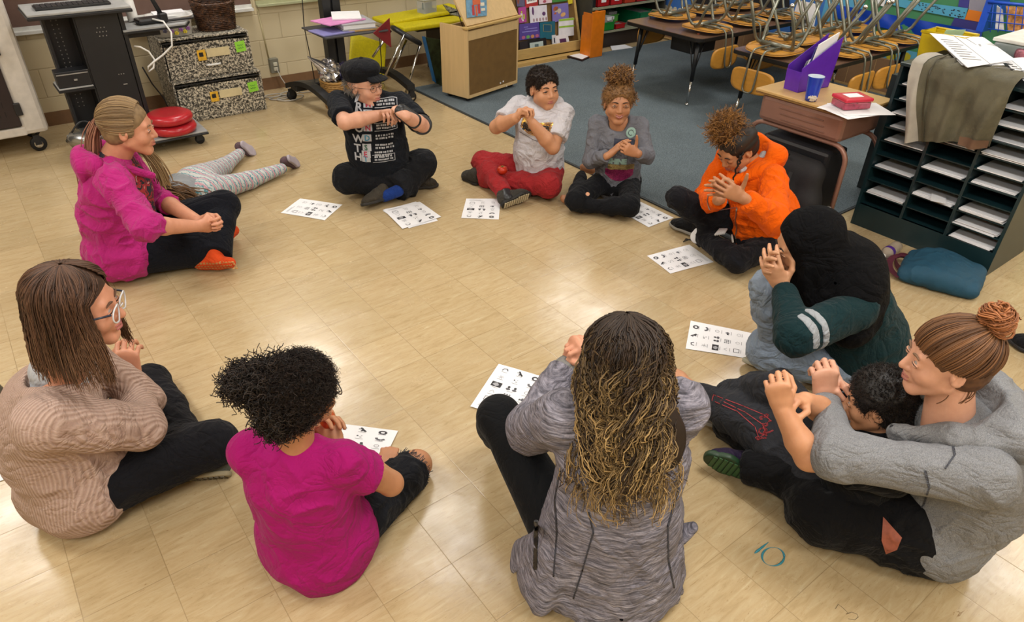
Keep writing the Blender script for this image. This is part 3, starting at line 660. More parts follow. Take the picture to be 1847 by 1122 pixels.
bookat([(800, 8), (822, 16), (838, 30), (812, 26)], 5.6, .02, mat('mag_mix', '#8d8d86', .4, var=.9, vscale=60), 'magazine', 'open magazines piled on the yellow mats behind the podium')
# --- podium
B = np.array([3.22, 4.81, 0]); u = np.array([.972, .235, 0]); v = np.array([-.235, .972, 0]); ZU = np.array([0, 0, 1.])
def LP(a, b, z): return B+u*a+v*b+ZU*z
t = thing('book_podium', B+u*.33+v*.15, 'birch rolling book podium with a brown panel front and slanted top', 'podium')
WD, DP = .655, .30
def lbox(m, a0, a1, b0, b1, z0, z1, bev=0): m.box(LP((a0+a1)/2, (b0+b1)/2, (z0+z1)/2), (a1-a0, b1-b0, z1-z0), ax=[u, v, ZU], bev=bev); return m
lbox(MB(), 0, .018, 0, DP, .04, .60, .003).build('side_panel', BIRCH, t); lbox(MB(), WD-.018, WD, 0, DP, .04, .60, .003).build('side_panel', BIRCH, t)
m = MB(); lbox(m, .018, WD-.018, .0, .018, .50, .57); lbox(m, .018, WD-.018, .0, .018, .04, .065); lbox(m, .018, WD-.018, .01, DP, .065, .08); lbox(m, .018, WD-.018, DP-.02, DP, .065, .57); m.build('frame', BIRCH, t)
lbox(MB(), .018, WD-.018, .004, .010, .065, .50).build('front_panel', HARDB, t)
m = MB(); m.poly([LP(.02, .03, .6), LP(WD+.01, .03, .6), LP(WD+.01, .26, .92), LP(.02, .26, .92)], .016).build('slanted_top', BIRCH, t)
m = MB(); lbox(m, -.01, WD+.03, -.012, .045, .585, .603, .004); m.build('ledge', OAK, t)
for a, b in ((.05, .05), (WD-.05, .05), (.05, DP-.05), (WD-.05, DP-.05)): caster(LP(a, b, 0)-[0, 0, 0.0], .018, t)
m = MB()
for px in ((908, 147), (903, 150), (914, 155)):
    d = ray(*px); tt = ((B-EYE)@v)/(d@v); p = EYE+d*tt; m.box(p-v*-.002, (.012, .004, .012), ax=[u, v, ZU])
m.build('paint_spot', PAPER, t)
def onpod(px, py, off=0.):
    n_ = nrm(np.cross(u, (v*.23+ZU*.32))); p0 = LP(.02, .03, .6)+n_*off; d = ray(px, py); return EYE+d*(((p0-EYE)@n_)/(d@n_))
PB = [onpod(842, 33, .018), onpod(877, 29, .018), onpod(876, -30, .018), onpod(838, -28, .018)]
n_ = nrm(np.cross(u, (v*.23+ZU*.32)))
t = thing('picture_book', PB[0], 'picture book with a red and orange figure on the podium ledge', 'book')
MB().poly(PB, .01, n_).build('cover', mat('cover_blue', '#5d87a2', .35, var=.35, vscale=30), t)
m = MB(); e1 = PB[1]-PB[0]; e2 = PB[3]-PB[0]
for k, (a0, b0, w_, h_, ci) in enumerate(((.3, .35, .4, .5, 0), (.25, .05, .12, .3, 1), (.55, .08, .12, .28, 1), (.42, .02, .1, .3, 0), (.35, .75, .25, .25, 0), (.7, .3, .2, .1, 2), (.72, .15, .2, .08, 2))):
    m.m(ci); p = PB[0]+e1*a0+e2*b0+n_*.0105; m.poly([p, p+e1*w_, p+e1*w_+e2*h_, p+e2*h_], .0008, n_)
m.build('cover_picture', [mat('cov_orange', '#b9542a', .4), mat('cov_red', '#a32626', .4), mat('cov_cream', '#c9c1ad', .4)], t)
tag(MB().cyl(LP(.06, .1, .585), LP(.09, .2, .73), .004).build('marker_pen', mat('pen_brown', '#3b2a22', .4)), 'thin dark pen standing inside the podium top', 'pen')
# --- book display rack: tilted board, ledge and books lying on it
t = thing('book_rack', (4.8, 5.6, 0), 'brown book display rack with yellow wood ledge, full of picture books', 'rack')
RA = np.array([4.15, 5.66, .12]); tilt = nrm(np.array([0, .32, 1.])); rn = nrm(np.cross(np.array([1., 0, 0]), tilt))   # rn faces the room
if rn[1] > 0: rn = -rn
RXE = 5.2
def rk(px, py, off=0.): p0 = RA+rn*off; d = ray(px, py); return EYE+d*(((p0-EYE)@rn)/(d@rn))
MB().box(RA+[.52, 0, 0]+tilt*.42-rn*.01, (1.05, .02, .86), ax=[[1, 0, 0], -rn, tilt]).build('panel', HARDB, t)
MB().bb(4.15, RXE, 5.56, 5.58, .03, .14, .004).bb(4.15, RXE, 5.56, 5.68, .03, .045).build('ledge', OAK, t)
MB().bb(4.12, RXE+.04, 5.5, 5.96, 0, .03, .003).build('base_board', OAK, t)
e = RA+[1.06, 0, 0]; MB().box(e+tilt*.42-rn*.02, (.03, .05, .9), ax=[[1, 0, 0], -rn, tilt]).build('side_rail', OAK, t)
for z in (): p = RA+tilt*((z-.12)/tilt[2]); MB().box(p+[.52, 0, 0]-rn*-.012, (1.03, .024, .012), ax=[[1, 0, 0], -rn, tilt]).build('shelf_lip', OAK, t)
BK = [  # pixel corners bl, br, tr, tl, colour, decoration colours, label
 ([(936, 106), (953, 103), (952, 73), (936, 76)], '#1f171c', ['#6d6a70'], 'dark book with pale text, bottom row far left of the rack', .03),
 ([(952, 104), (986, 98), (983, 68), (950, 73)], '#101114', ['#a9b8b4', '#3e6f78'], 'black book with a bright square picture in the bottom row', .03),
 ([(1005, 95), (1028, 91), (1022, 62), (1000, 65)], '#d9d6d8', ['#4d2a4f', '#7a4a76'], 'white book with a small purple portrait in the bottom row', .035),
 ([(997, 96), (1004, 95), (1001, 63), (994, 64)], '#c5c5c9', ['#2b3142'], 'thin white and navy book behind the portrait book', .025),
 ([(936, 73), (973, 68), (971, 40), (936, 44)], '#4c3a86', ['#a6567a', '#5f9a50', '#b07c4a', '#7f78ba'], 'purple book with coloured shapes along its foot', .022),
 ([(973, 70), (1000, 71), (1000, 38), (973, 41)], '#12596c', ['#8a7f4f', '#0d4a63'], 'teal book with a thin gold square', .02),
 ([(1007, 67), (1034, 64), (1033, 32), (1007, 35)], '#d5d3d6', ['#8cb13a', '#8cb13a'], 'white book with lime green bands', .022),
 ([(936, 42), (949, 40), (948, 12), (934, 14)], '#a03f86', ['#d9d8cc', '#b3b33c'], 'magenta book at the far left of the second row', .016),
 ([(956, 42), (987, 38), (985, 9), (954, 12)], '#d2cdd6', ['#5a3564', '#5a3564', '#9b7f86'], 'white book with purple flowers', .016),
 ([(996, 42), (1025, 32), (1024, 5), (995, 9)], '#7468a8', ['#b9ab9b', '#a5532d', '#c99b63'], 'violet book with orange and white figures', .016),
 ([(932, 12), (946, 12), (945, -20), (930, -20)], '#5a5470', ['#8c4a35'], 'blue grey book at the top left of the rack', .012),
 ([(947, 15), (970, 10), (968, -20), (945, -20)], '#a32a2a', ['#e0dcd8', '#1e1e22'], 'red book with a white lettered panel in the top row', .012),
 ([(972, 8), (995, 5), (994, -20), (971, -20)], '#d0b8c0', ['#a14a5c', '#b06a8c'], 'pale pink book in the top row', .012),
 ([(996, 5), (1022, 2), (1022, -20), (995, -20)], '#3f7a35', ['#bdb136'], 'green and yellow book in the top row', .012),
 ([(1024, 8), (1032, 6), (1032, -20), (1023, -20)], '#c9b92c', [], 'narrow yellow book at the top right of the rack', .010)]
for i, (q, c, decs, lab, th) in enumerate(BK):
    P = [rk(*p, .018) for p in q]; t = thing('picture_book', P[0], lab, 'book', 'picture books on the display rack')
    MB().poly(P, th*.5, rn).build('cover', mat('cover_'+c[1:], c, .35, var=.1), t)
    if decs:
        m = MB(); e1 = P[1]-P[0]; e2 = P[3]-P[0]; rg = random.Random(i*7+1); o_ = P[0]+rn*(th*.5+.0006)
        if i == 6: rects = [(.0, .88, 1, .12, 0), (0, .5, 1, .1, 1)]
        elif i == 1: rects = [(.1, .12, .7, .7, 0), (.35, .2, .2, .5, 1)]
        elif i == 5: rects = [(.2, .45, .55, .02, 0), (.2, .88, .55, .02, 0), (.2, .45, .03, .45, 0), (.72, .45, .03, .45, 0), (.27, .5, .42, .36, 1)]
        elif i == 2: rects = [(.25, .15, .5, .62, 0), (.38, .3, .25, .3, 1)]
        elif i == 0: rects = [(.05, .12, .8, .08, 0), (.05, .26, .8, .06, 0), (.1, .38, .7, .05, 0)]
        elif i == 4: rects = [(.1+.22*k, .03, .17, .22, k % 3) for k in range(4)]+[(.25, .62, .6, .05, 3), (.12, .45, .75, .06, 3), (.2, .75, .2, .05, 3)]
        elif i == 11: rects = [(.12, .2, .8, .6, 0)]+[(.2+.13*k, .3, .09, .2, 1) for k in range(5)]
        elif i == 8: rects = [(.12, .45, .12, .5, 0), (.7, .35, .2, .25, 1)]+[(.15+.18*k, .04, .1, .22, 2) for k in range(5)]
        else: rects = [(rg.uniform(.05, .6), rg.uniform(.05, .6), rg.uniform(.15, .35), rg.uniform(.1, .3), k % len(decs)) for k in range(5)]
        for (a0, b0, w_, h_, ci) in rects:
            m.m(ci); p = o_+e1*a0+e2*b0; nn_ = 12
            if i in (4, 9, 8, 12) and h_ > .1: m.poly([p+e1*w_*(.5+.5*math.cos(2*math.pi*k/nn_))+e2*h_*(.5+.5*math.sin(2*math.pi*k/nn_)) for k in range(nn_)], .0008, rn)
            else: m.poly([p, p+e1*w_, p+e1*w_+e2*h_, p+e2*h_], .0008, rn)
        m.build('cover_picture', [mat('dec_'+d[1:], d, .4) for d in decs], t)
tag(MB().bb(5.08, 5.25, 5.34, 5.36, .0095, .45, .003).bb(5.08, 5.25, 5.48, 5.495, .0095, .40).bb(5.08, 5.09, 5.36, 5.48, .0095, .43).bb(5.24, 5.25, 5.36, 5.48, .0095, .43).build('magazine_file', mat('orange_card', '#d0720c', .4)), 'tall orange magazine file beside the book rack', 'file box')
P = [G(*p, .01) for p in ((1022, 103), (1047, 97), (1071, 101), (1050, 111))]
t = thing('framed_card', P[0], 'flat dark framed white card lying on the carpet edge', 'frame')
MB().poly(P, .014, ZU).build('frame', mat('dark_red_frame', '#2a1718', .4), t); c = sum(P)/4; MB().poly([c+(p-c)*.82+ZU*.0145 for p in P], .001, ZU).build('card', PAPER, t)
# --- shelving with bins
t = thing('shelving_unit', (5.85, 5.8, 0), 'low metal shelving unit full of red and green bins in the corner', 'shelf')
SHG = mat('shelf_grey', '#8f8f78', .5)
MB().bb(5.27, 6.38, 5.56, 6.05, .165, .185).build('board', SHG, t); MB().bb(5.27, 6.38, 5.56, 6.05, .41, .432).build('board', SHG, t); MB().bb(5.27, 6.38, 5.56, 6.05, .72, .74).build('board', SHG, t)
MB().bb(5.27, 6.38, 6.03, 6.05, .03, .74).build('back_panel', mat('shelf_back', '#4d4c40', .6), t)
for x in (5.255, 6.36): MB().bb(x, x+.02, 5.56, 6.03, .0, .74).build('side_panel', mat('shelf_side', '#3b3a33', .5), t)
MB().bb(5.276, 6.36, 5.62, 5.66, .0, .16).build('kick_panel', mat('shelf_kick', '#2a211b', .6), t)
def bin_(x0, x1, z0, h, col, lab, slope=.0, y0=5.57, y1=5.95, label=True):
    t = thing('book_bin', ((x0+x1)/2, y0, z0), lab, 'bin', 'plastic bins on the shelving unit'); mm = mat('bin_'+col[1:], col, .35)
    w = .004
    m = MB(); m.bb(x0, x1, y0, y1, z0, z0+w)
    for xa in (x0, x1-w): m.hull8([(xa, y0, z0), (xa+w, y0, z0), (xa+w, y1, z0), (xa, y1, z0), (xa, y0, z0+h*(1-slope)), (xa+w, y0, z0+h*(1-slope)), (xa+w, y1, z0+h), (xa, y1, z0+h)])
    m.bb(x0, x1, y0, y0+w, z0, z0+h*(1-slope)).bb(x0, x1, y1-w, y1, z0, z0+h).bb(x0-.004, x1+.004, y0-.006, y0+w, z0+h*(1-slope)-.01, z0+h*(1-slope)); m.build('body', mm, t)
    if label: MB().bb((x0+x1)/2-.03, (x0+x1)/2+.035, y0-.004, y0-.001, z0+h*.25, z0+h*.75).build('label', PAPER, t)
    MB().box(((x0+x1)/2, (y0+y1)/2, z0+h*.45), (x1-x0-.02, y1-y0-.03, h*.8), ax=[[1, 0, 0], [0, 1, 0], [0, 0, 1]]).build('contents', mat('bin_papers', '#8f8e8a', .7, var=.5, vscale=70), t)
names = ['first', 'second', 'third', 'fourth', 'fifth']
for k, (x, col) in enumerate(((5.43, '#9c1016'), (5.62, '#a3161c'), (5.82, '#a8351c'), (6.0, '#9c1016'), (6.18, '#b0241c'))):
    bin_(x-.085, x+.085, .434, .16, col, 'red plastic bin with white label, %s from the left on the upper shelf' % names[k])
bin_(5.44, 5.62, .187, .15, '#0f7a2c', 'bright green open bin with papers on the lower shelf', .45, label=False)
tag(MB().box((5.56, 5.66, .30), (.12, .16, .03), .3).build('paper_pile', PAPER), 'white papers sticking out of the green bin', 'papers')
bin_(5.66, 5.80, .187, .17, '#4d9c3f', 'pale green magazine bin behind the bright green one', .3, y0=5.7, label=False)
bin_(5.64, 5.78, .187, .05, '#a3161c', 'small red tray beside the green bin on the lower shelf', y0=5.57, y1=5.68, label=False)
bin_(6.0, 6.26, .187, .13, '#0d6a45', 'dark green wide bin at the right end of the lower shelf', label=False)
tag(MB().bb(5.28, 5.335, 5.58, 5.9, .434, .62, .003).build('box_file', BLKP), 'black box file at the left end of the upper shelf', 'file box')
tag(MB().poly([(5.5, 5.45, .009), (5.78, 5.42, .009), (5.8, 5.56, .009), (5.62, 5.6, .009)], .004, ZU).build('paper_sheet', PAPER), 'white paper lying on the carpet below the shelving unit', 'paper')
# ================================================================ props: right side
def table(x0, x1, ya, yb, lab):
    t = thing('activity_table', ((x0+x1)/2, (ya+yb)/2, 0), lab, 'table', 'classroom activity tables'); z = .56
    def rrect(a, b, c, d, r, zz, n=6):
        P = []
        for (cx, cy, s) in ((b-r, d-r, 0), (a+r, d-r, 1), (a+r, c+r, 2), (b-r, c+r, 3)):
            for k in range(n+1): an = math.pi/2*(s+k/n); P.append((cx+r*math.cos(an), cy+r*math.sin(an), zz))
        return P
    MB().poly(rrect(x0+.006, x1-.006, ya+.006, yb-.006, .06, z-.004), .0042, ZU).build('table_top', WALN, t)
    MB().poly(rrect(x0, x1, ya, yb, .066, z-.028), .0245, ZU).build('edge_band', mat('black_edge', '#101012', .4), t)
    for sx, x in ((-1, x0+.12), (1, x1-.12)):
        for sy, y in ((-1, ya+.11), (1, yb-.11)):
            fx, fy = x+sx*.05, y+sy*.02
            MB().m(0).cyl((x, y, z-.03), ((x+fx)/2+.25*(fx-x)*0, (y+fy)/2, .20), .019, .016).tube([(x-sx*.09, y, z-.035), ((x+fx)/2, (y+fy)/2, .24)], .005).tube([(x, y-sy*.09, z-.035), ((x+fx)/2, (y+fy)/2, .24)], .005).m(1).cyl(((x+fx)/2, (y+fy)/2, .22), (fx, fy, .015), .010).lathe((fx, fy, .0085), [(0, 0), (.016, 0), (.016, .008), (.01, .016), (0, .018)], 14).build('leg', [BLK, CHROME], t)
    MB().bb(x0+.1, x1-.1, ya+.08, ya+.1, z-.06, z-.03).bb(x0+.1, x1-.1, yb-.1, yb-.08, z-.06, z-.03).bb(x0+.1, x0+.12, ya+.1, yb-.1, z-.06, z-.03).bb(x1-.12, x1-.1, ya+.1, yb-.1, z-.06, z-.03).build('apron', BLK, t)
    return t
table(4.64, 6.25, 3.64, 4.49, 'brown topped table with black edge near the bins, farther from the camera')
table(4.60, 6.12, 2.58, 3.32, 'brown topped table with black edge behind the small desk, crowded with upturned chairs')
tag(MB().bb(4.95, 5.25, 3.95, 4.2, .34, .50, .01).build('desk_tray', BLKP), 'black bin slung under the farther brown table', 'bin')
tag(MB().box((5.0, 3.98, .5612), (.13, .016, .0012), -.35).build('paper_strip', PAPER), 'white name strip stuck on the farther brown table', 'paper strip')
tag(MB().poly([np.array([4.78, 3.78, .561])+.012*np.array([math.cos(a), math.sin(a), 0]) for a in np.linspace(0, 6, 9)], .001, ZU).build('sticker', mat('orange_dot', '#d4693a', .5)), 'small orange dot sticker on the farther brown table', 'sticker')
# school chair prototype, built inverted: seat lying face down, legs up, back hanging along -y below the table edge
TUBE = mat('chair_tube', '#77776a', .3, .55, var=.05)
def plyshape(w, d, n=24, p=3.2):
    return [(w/2*math.copysign(abs(math.cos(a))**(2/p), math.cos(a)), d/2*math.copysign(abs(math.sin(a))**(2/p), math.sin(a))) for a in np.linspace(0, 2*math.pi, n, endpoint=False)]
def chair(lab):
    t = thing('school_chair', (0, 0, 0), lab, 'chair', 'upturned plywood school chairs')
    W_, D_ = .37, .36
    o = plyshape(W_, D_); V = []; F = []
    def zf(x, y): return .018+.35*x*x+.25*max(0, y)**2
    for zz in (0, .011):
        for rr_ in (0, .5, .85, 1):
            for (x, y) in o: V.append((x*rr_, y*rr_, zf(x*rr_, y*rr_)-.0+zz))
    n = len(o)
    for L in (0, 4):
        for r in range(3):
            for k in range(n): a, b = (L+r)*n+k, (L+r)*n+(k+1) % n; q = (a, b, b+n, a+n); F.append(q if L else q[::-1])
    for k in range(n): F.append((3*n+k, 3*n+(k+1) % n, 7*n+(k+1) % n, 7*n+k))
    npmesh('seat', V, F, PLY, t)
    m = MB(); z0 = .055
    m.cyl((-.14, .02, z0), (.14, .02, z0), .017).build('seat_bar', TUBE, t)
    MB().box((0, .02, .035), (.09, .13, .012), bev=.003).box((0, -.08, .04), (.12, .03, .008)).build('bracket', TUBE, t)
    for sx in (-1, 1):
        for sy, fy in ((1, .19), (-1, -.17)):
            x = sx*.14
            m = MB().m(0).tube([(x*.9, .02, z0), (x*1.02, .02+sy*.03, z0+.008), (x*1.12, .02+sy*.055, z0+.04), (x*1.18, .02+sy*.08, z0+.10), (x*1.16, fy, .36)], .0115, 8)
            m.m(1).lathe((x*1.16, fy, .355), [(.012, 0), (.017, .006), (.017, .018), (.010, .026), (0, .028)], 12); m.build('leg', [TUBE, CHROME], t)
    m = MB()
    L = [(-.045, .03, .05), (-.045, -.10, .052), (-.045, -.19, .045), (-.045, -.215, .02), (-.045, -.225, -.02), (-.045, -.25, -.20)]
    R = [(-x, y, z) for x, y, z in L][::-1]
    m.tube(L+[(-.04, -.253, -.225), (-.02, -.255, -.243), (.02, -.255, -.243), (.04, -.253, -.225)]+R, .0075, 8).build('back_support', TUBE, t)
    V = []; F = []; o = plyshape(.36, .17, 24, 3.6)
    for th in (0, .010):
        for rr_ in (.01, .5, .85, 1):
            for (x, y) in o: x, y = x*rr_, y*rr_; V.append((x, -.232+.7*x*x+th-.012*0-.006+(-.02 if 0 else 0)*1, -.165+y))
    for L_ in (0, 4):
        for r in range(3):
            for k in range(n): a, b = (L_+r)*n+k, (L_+r)*n+(k+1) % n; q = (a, b, b+n, a+n); F.append(q if not L_ else q[::-1])
    for k in range(n): F.append((3*n+k, 3*n+(k+1) % n, 7*n+(k+1) % n, 7*n+k))
    npmesh('backrest', V, F, PLY, t); return t
CH = [  # x, y, rotation, label   (rotation 0: back hangs over the -y edge)
 (4.93, 3.82, .06, 'upturned chair nearest the left end of the farther table, back hanging on the camera side'),
 (5.42, 3.82, -.08, 'upturned chair at mid length of the farther table, back hanging on the camera side'),
 (5.05, 4.31, math.pi, 'upturned chair on the shelving side of the farther table, nearest its left end'),
 (5.5, 4.31, math.pi, 'upturned chair on the shelving side of the farther table, middle one'),
 (5.95, 4.31, math.pi, 'upturned chair on the shelving side of the farther table, nearest the blue wall'),
 (5.9, 3.82, 0., 'upturned chair on the camera side of the farther table, nearest the blue wall'),
 (4.745, 3.04, -math.pi/2+.03, 'upturned chair hanging over the narrow end of the nearer table, behind the purple file'),
 (5.13, 2.745, .04, 'upturned chair on the nearer table just behind the purple file'),
 (5.52, 2.745, -.03, 'upturned chair on the nearer table, second along from the purple file'),
 (5.91, 2.745, .02, 'upturned chair on the nearer table just behind the dark green sorter'),
 (5.15, 3.16, math.pi, 'upturned chair on the far side of the nearer table, at its left end'),
 (5.54, 3.16, math.pi-.02, 'upturned chair on the far side of the nearer table, middle one'),
 (5.93, 3.16, math.pi+.02, 'upturned chair on the far side of the nearer table, nearest the wall')]
for i, (x, y, r, lab) in enumerate(CH):
    if i == 0: cproto = chair(lab)
    o = cproto if i == 0 else copy_tree(cproto, (0, 0, 0))
    o['label'] = lab; o.location = (x, y, .561); o.rotation_euler = (0, 0, r)
cproto.location = (CH[0][0], CH[0][1], .561)
# --- right wall: coloured paper, border, strips
def wallpoly(name, pxs, off, c, lab, cat='paper', th=.0008, par=None):
    P = [XP(*p, X1-off) for p in pxs] if not isinstance(pxs[0], tuple) or len(pxs[0]) == 2 else [np.array(p) for p in pxs]
    o = MB().poly(P, th, (-1, 0, 0)).build(name, c if not isinstance(c, str) else mat('wp_'+c[1:], c, .6, var=.06, vscale=5), par); return tag(o, lab, cat) if par is None else o
def wq(y0, y1, z0, z1, off=.002): x = X1-off; return [(x, y0, z0), (x, y1, z0), (x, y1, z1), (x, y0, z1)]
tag(MB().bb(X1-.03, X1-.002, 1.0, 5.9, .0005+.009, .30).build('trim_2', woodmat('brown_panel', '#8c6b4d', .93, (1, 3, 10), .5)), kind='structure')
m = MB()
for k in range(20): m.bb(X1-.0312, X1-.030, 1.2+k*.235, 1.204+k*.235, .03, .30)
m.bb(X1-.034, X1-.030, 1.0, 5.9, .0095, .028); m.build('trim_3', mat('panel_joint', '#b39361', .5)); tag(bpy.data.objects['trim_3'], kind='structure')
wallpoly('poster_paper', wq(3.72, 5.9, .302, 1.5), .002, '#3c6fb8', 'large blue paper backing on the wall behind the farther table', 'poster')
wallpoly('poster_paper', wq(3.35, 3.72, .302, 1.5), .002, '#57a0c4', 'light blue paper backing between the blue and green papers', 'poster')
wallpoly('poster_paper', wq(1.2, 3.35, .302, 1.5), .002, '#3f7f56', 'large green paper backing on the wall behind the nearer table', 'poster')
m = MB()
for k in range(22): y = 4.35+k*.07; m.poly([(X1-.0045, y+.032*math.cos(a), .315+.035*abs(math.sin(a))+.0) for a in np.linspace(0, math.pi, 9)]+[(X1-.0045, y, .30)], .0008, (-1, 0, 0))
m.build('scalloped_border', mat('scallop', '#c9c4ae', .6, var=.5, vscale=60)); tag(bpy.data.objects['scalloped_border'], 'scalloped cream border strip along the foot of the blue paper', 'border')
m = MB().m(0).poly(wq(2.4, 3.6, .302, .40, .004), .0008, (-1, 0, 0)).m(1)
for k in range(9): m.poly([(X1-.0055, 2.5+.12*k+.05*math.cos(a), .33+.035*math.sin(a)+.02*(k % 2)) for a in np.linspace(0, 5.4, 7)], .0008, (-1, 0, 0))
m.build('map_border', [mat('map_blue', '#5aa0be', .5), mat('map_yellow', '#b3a72c', .5)]); tag(bpy.data.objects['map_border'], 'blue and yellow patterned border strip below the green paper', 'border')
t = thing('pocket_chart', XP(1600, 50, X1), 'shiny blue plastic pocket strip hanging across the green paper', 'pocket chart')
BLU = mat('blue_vinyl', '#1740a8', .25, var=.15, vscale=12)
MB().grid(lambda a, b: XP(*lerp(lerp((1504, 32), (1766, 86), a), lerp((1507, 8), (1772, 57), a), b), X1-.02-.012*math.sin(9*a)-.008*math.sin(21*a+b*3)), 40, 5).build('pocket', BLU, t)
bn = wallpoly('paper_banner', [(1592, 5), (1640, 16), (1740, 35), (1746, 15), (1640, 1), (1590, -14)], .012, '#4f9fc0', 'light blue paper banner with small dark marks', 'banner')
m = MB(); rg = random.Random(4)
for k in range(46):
    f = rg.random(); x_ = 1640+f*98; y_ = lerp(8, 28, f)+rg.uniform(-7, 6); p = XP(x_, y_, X1-.0135); m.poly([p+[0, 0, 0], p+[0, -.012, 0], p+[0, -.012, .006], p+[0, 0, .006]], .0006, (-1, 0, 0))
m.build('lettering', INK, bn)
wallpoly('paper_square', [(1740, 35), (1769, 40), (1775, 22), (1747, 17)], .013, '#d8781c', 'orange paper square at the end of the light blue banner')
wallpoly('paper_square', [(1747, 17), (1775, 22), (1783, -8), (1750, -10)], .011, '#8e8a96', 'grey scribbled paper above the orange square')
wallpoly('paper_square', [(1728, 12), (1746, 15), (1752, -10), (1732, -10)], .010, '#3b3a86', 'dark purple paper left of the scribbled paper')
wallpoly('paper_square', [(1714, 48), (1765, 58), (1769, 40), (1722, 32)], .010, '#35337c', 'dark purple paper below the light blue banner')
wallpoly('paper_sheet', [(1582, 8), (1594, 12), (1599, -4), (1560, -10)], .015, PAPER, 'white torn paper on the wall above the blue strip')
wallpoly('paper_square', [(1600, 9), (1608, 10), (1612, -2), (1603, -2)], .014, '#bd5a20', 'small rust coloured paper above the blue strip')
wallpoly('poster_board', [(1248, 13), (1424, 22), (1424, -30), (1270, -30)], .012, '#1a1a1e', 'black paper panel on the blue wall behind the upturned chairs', 'poster')
t = thing('paper_bag', XP(1450, 30, 6.3), 'white printed sheet standing among the upturned chairs', 'paper')
P = [XP(*p, 6.1) for p in ((1425, 48), (1468, 50), (1476, 8), (1440, 0))]; MB().poly(P, .006, (-1, 0, 0)).build('sheet', PAPER, t)
m = MB(); rg = random.Random(9)
for k in range(12): p = lerp(lerp(P[0], P[1], rg.uniform(.15, .9)), lerp(P[3], P[2], .5), rg.uniform(.1, .75))+[-.0075, 0, 0]; m.poly([p, p+[0, -.014, 0], p+[0, -.014, .014], p+[0, 0, .014]], .0005, (-1, 0, 0))
m.build('print', INKL, t)
# blue wire rack with cards on the wall at the far right
t = thing('wire_rack', XP(1800, 40, X1-.2), 'bright blue wire rack with papers at the right edge', 'rack')
WB = mat('blue_wire', '#1f4fc0', .35); xr = X1-.35
def wr(px, py, x=xr): return XP(px, py, x)
m = MB().m(0)
a, b = wr(1772, 58), wr(1795, -6); m.hull8([a, a+[0, .05, 0], a+[.3, .05, 0], a+[.3, 0, 0], b, b+[0, .05, 0], b+[.3, .05, 0], b+[.3, 0, 0]])
m.tube([wr(1783, 3), wr(1880, 12)], .012, 6)
for yy in (22, 38, 52): m.tube([wr(1782, yy), wr(1880, yy+10)], .004, 5)
for xx in (1792, 1806, 1820, 1834, 1848): m.tube([wr(xx, 8), wr(xx-6, 58)], .0035, 5)
m.build('frame', WB, t)
tag(MB().poly([wr(1795, 52, xr+.03), wr(1810, 54, xr+.03), wr(1808, 18, xr+.03), wr(1798, 10, xr+.03)], .01, (1, 0, 0)).build('paper_sheet', PAPER), 'white papers tucked in the blue wire rack', 'papers')
tag(MB().poly([wr(1818, 56, xr+.05), wr(1860, 60, xr+.05), wr(1860, 14, xr+.05), wr(1814, 11, xr+.05)], .01, (1, 0, 0)).build('greeting_card', mat('card_mix', '#c78c55', .4, var=.7, vscale=40)), 'orange and white patterned card in the blue wire rack', 'card')
# --- student desk
t = thing('student_desk', (3.72, 1.99, 0), 'small student desk with wood top and pinkish metal bin', 'desk')
DW = woodmat('desk_top', '#c6a166', .9, (3, 12, 12), .35); PNK = mat('desk_metal', '#8f6a5c', .4, .3, var=.04)
dx0, dx1, dy0, dy1 = 3.49, 3.94, 1.728, 2.30
MB().m(0).bb(dx0, dx1, dy0, dy1, .672, .688, .004).m(1).bb(dx0+.002, dx1-.002, dy0+.002, dy1-.002, .663, .671).build('desk_top', [DW, mat('desk_edge', '#7d5c30', .5)], t)
MB().bb(dx0+.025, dx1-.03, dy0+.03, dy1-.03, .515, .661, .025).build('book_box', PNK, t)
m = MB()
for k in range(3): m.bb(dx0+.021, dx0+.026, 1.85+k*.01, 2.12+k*.01, .55+k*.03, .555+k*.03)
m.build('groove', mat('desk_metal_dark', '#7a594d', .4), t)
for x in (dx0+.06, dx1-.07):
    MB().tube([(x, dy0-.02, .0)]+[(x, dy0-.02+.09*(1-math.cos(a)), .41+.09*math.sin(a)) for a in np.linspace(0, math.pi/2, 6)]+[(x, dy1+.02-.09*(1-math.cos(a)), .41+.09*math.sin(a)) for a in np.linspace(math.pi/2, 0, 6)]+[(x, dy1+.02, .0)], .0135, 10).build('leg', PNK, t)
# things on the desk
PUR = mat('purple_plastic', '#5b2aa8', .28); z = .6885
t = thing('magazine_file', (3.8, 2.1, z), 'purple plastic magazine file with papers on the small desk', 'file box')
P0 = G(1429, 167, z); P1 = G(1498, 154, z); a1 = nrm((P1-P0)*[1, 1, 0]); a2 = np.array([-a1[1], a1[0], 0]); Lf = .25; Wf = .10; P0 = P0+[.02, -.02, 0]
def fb(a, b, zz): return P0+a1*a+a2*b+[0, 0, zz]
m = MB()
for b in (0, Wf-.004): m.hull8([fb(0, b, 0), fb(Lf, b, 0), fb(Lf, b+.004, 0), fb(0, b+.004, 0), fb(-.005, b, .13), fb(Lf+.02, b, .27), fb(Lf+.02, b+.004, .27), fb(-.005, b+.004, .13)])
m.hull8([fb(0, 0, 0), fb(.004, 0, 0), fb(.004, Wf, 0), fb(0, Wf, 0), fb(-.008, 0, .11), fb(-.004, 0, .11), fb(-.004, Wf, .11), fb(-.008, Wf, .11)])
m.hull8([fb(Lf-.004, 0, 0), fb(Lf, 0, 0), fb(Lf, Wf, 0), fb(Lf-.004, Wf, 0), fb(Lf+.016, 0, .2), fb(Lf+.02, 0, .2), fb(Lf+.02, Wf, .2), fb(Lf+.016, Wf, .2)])
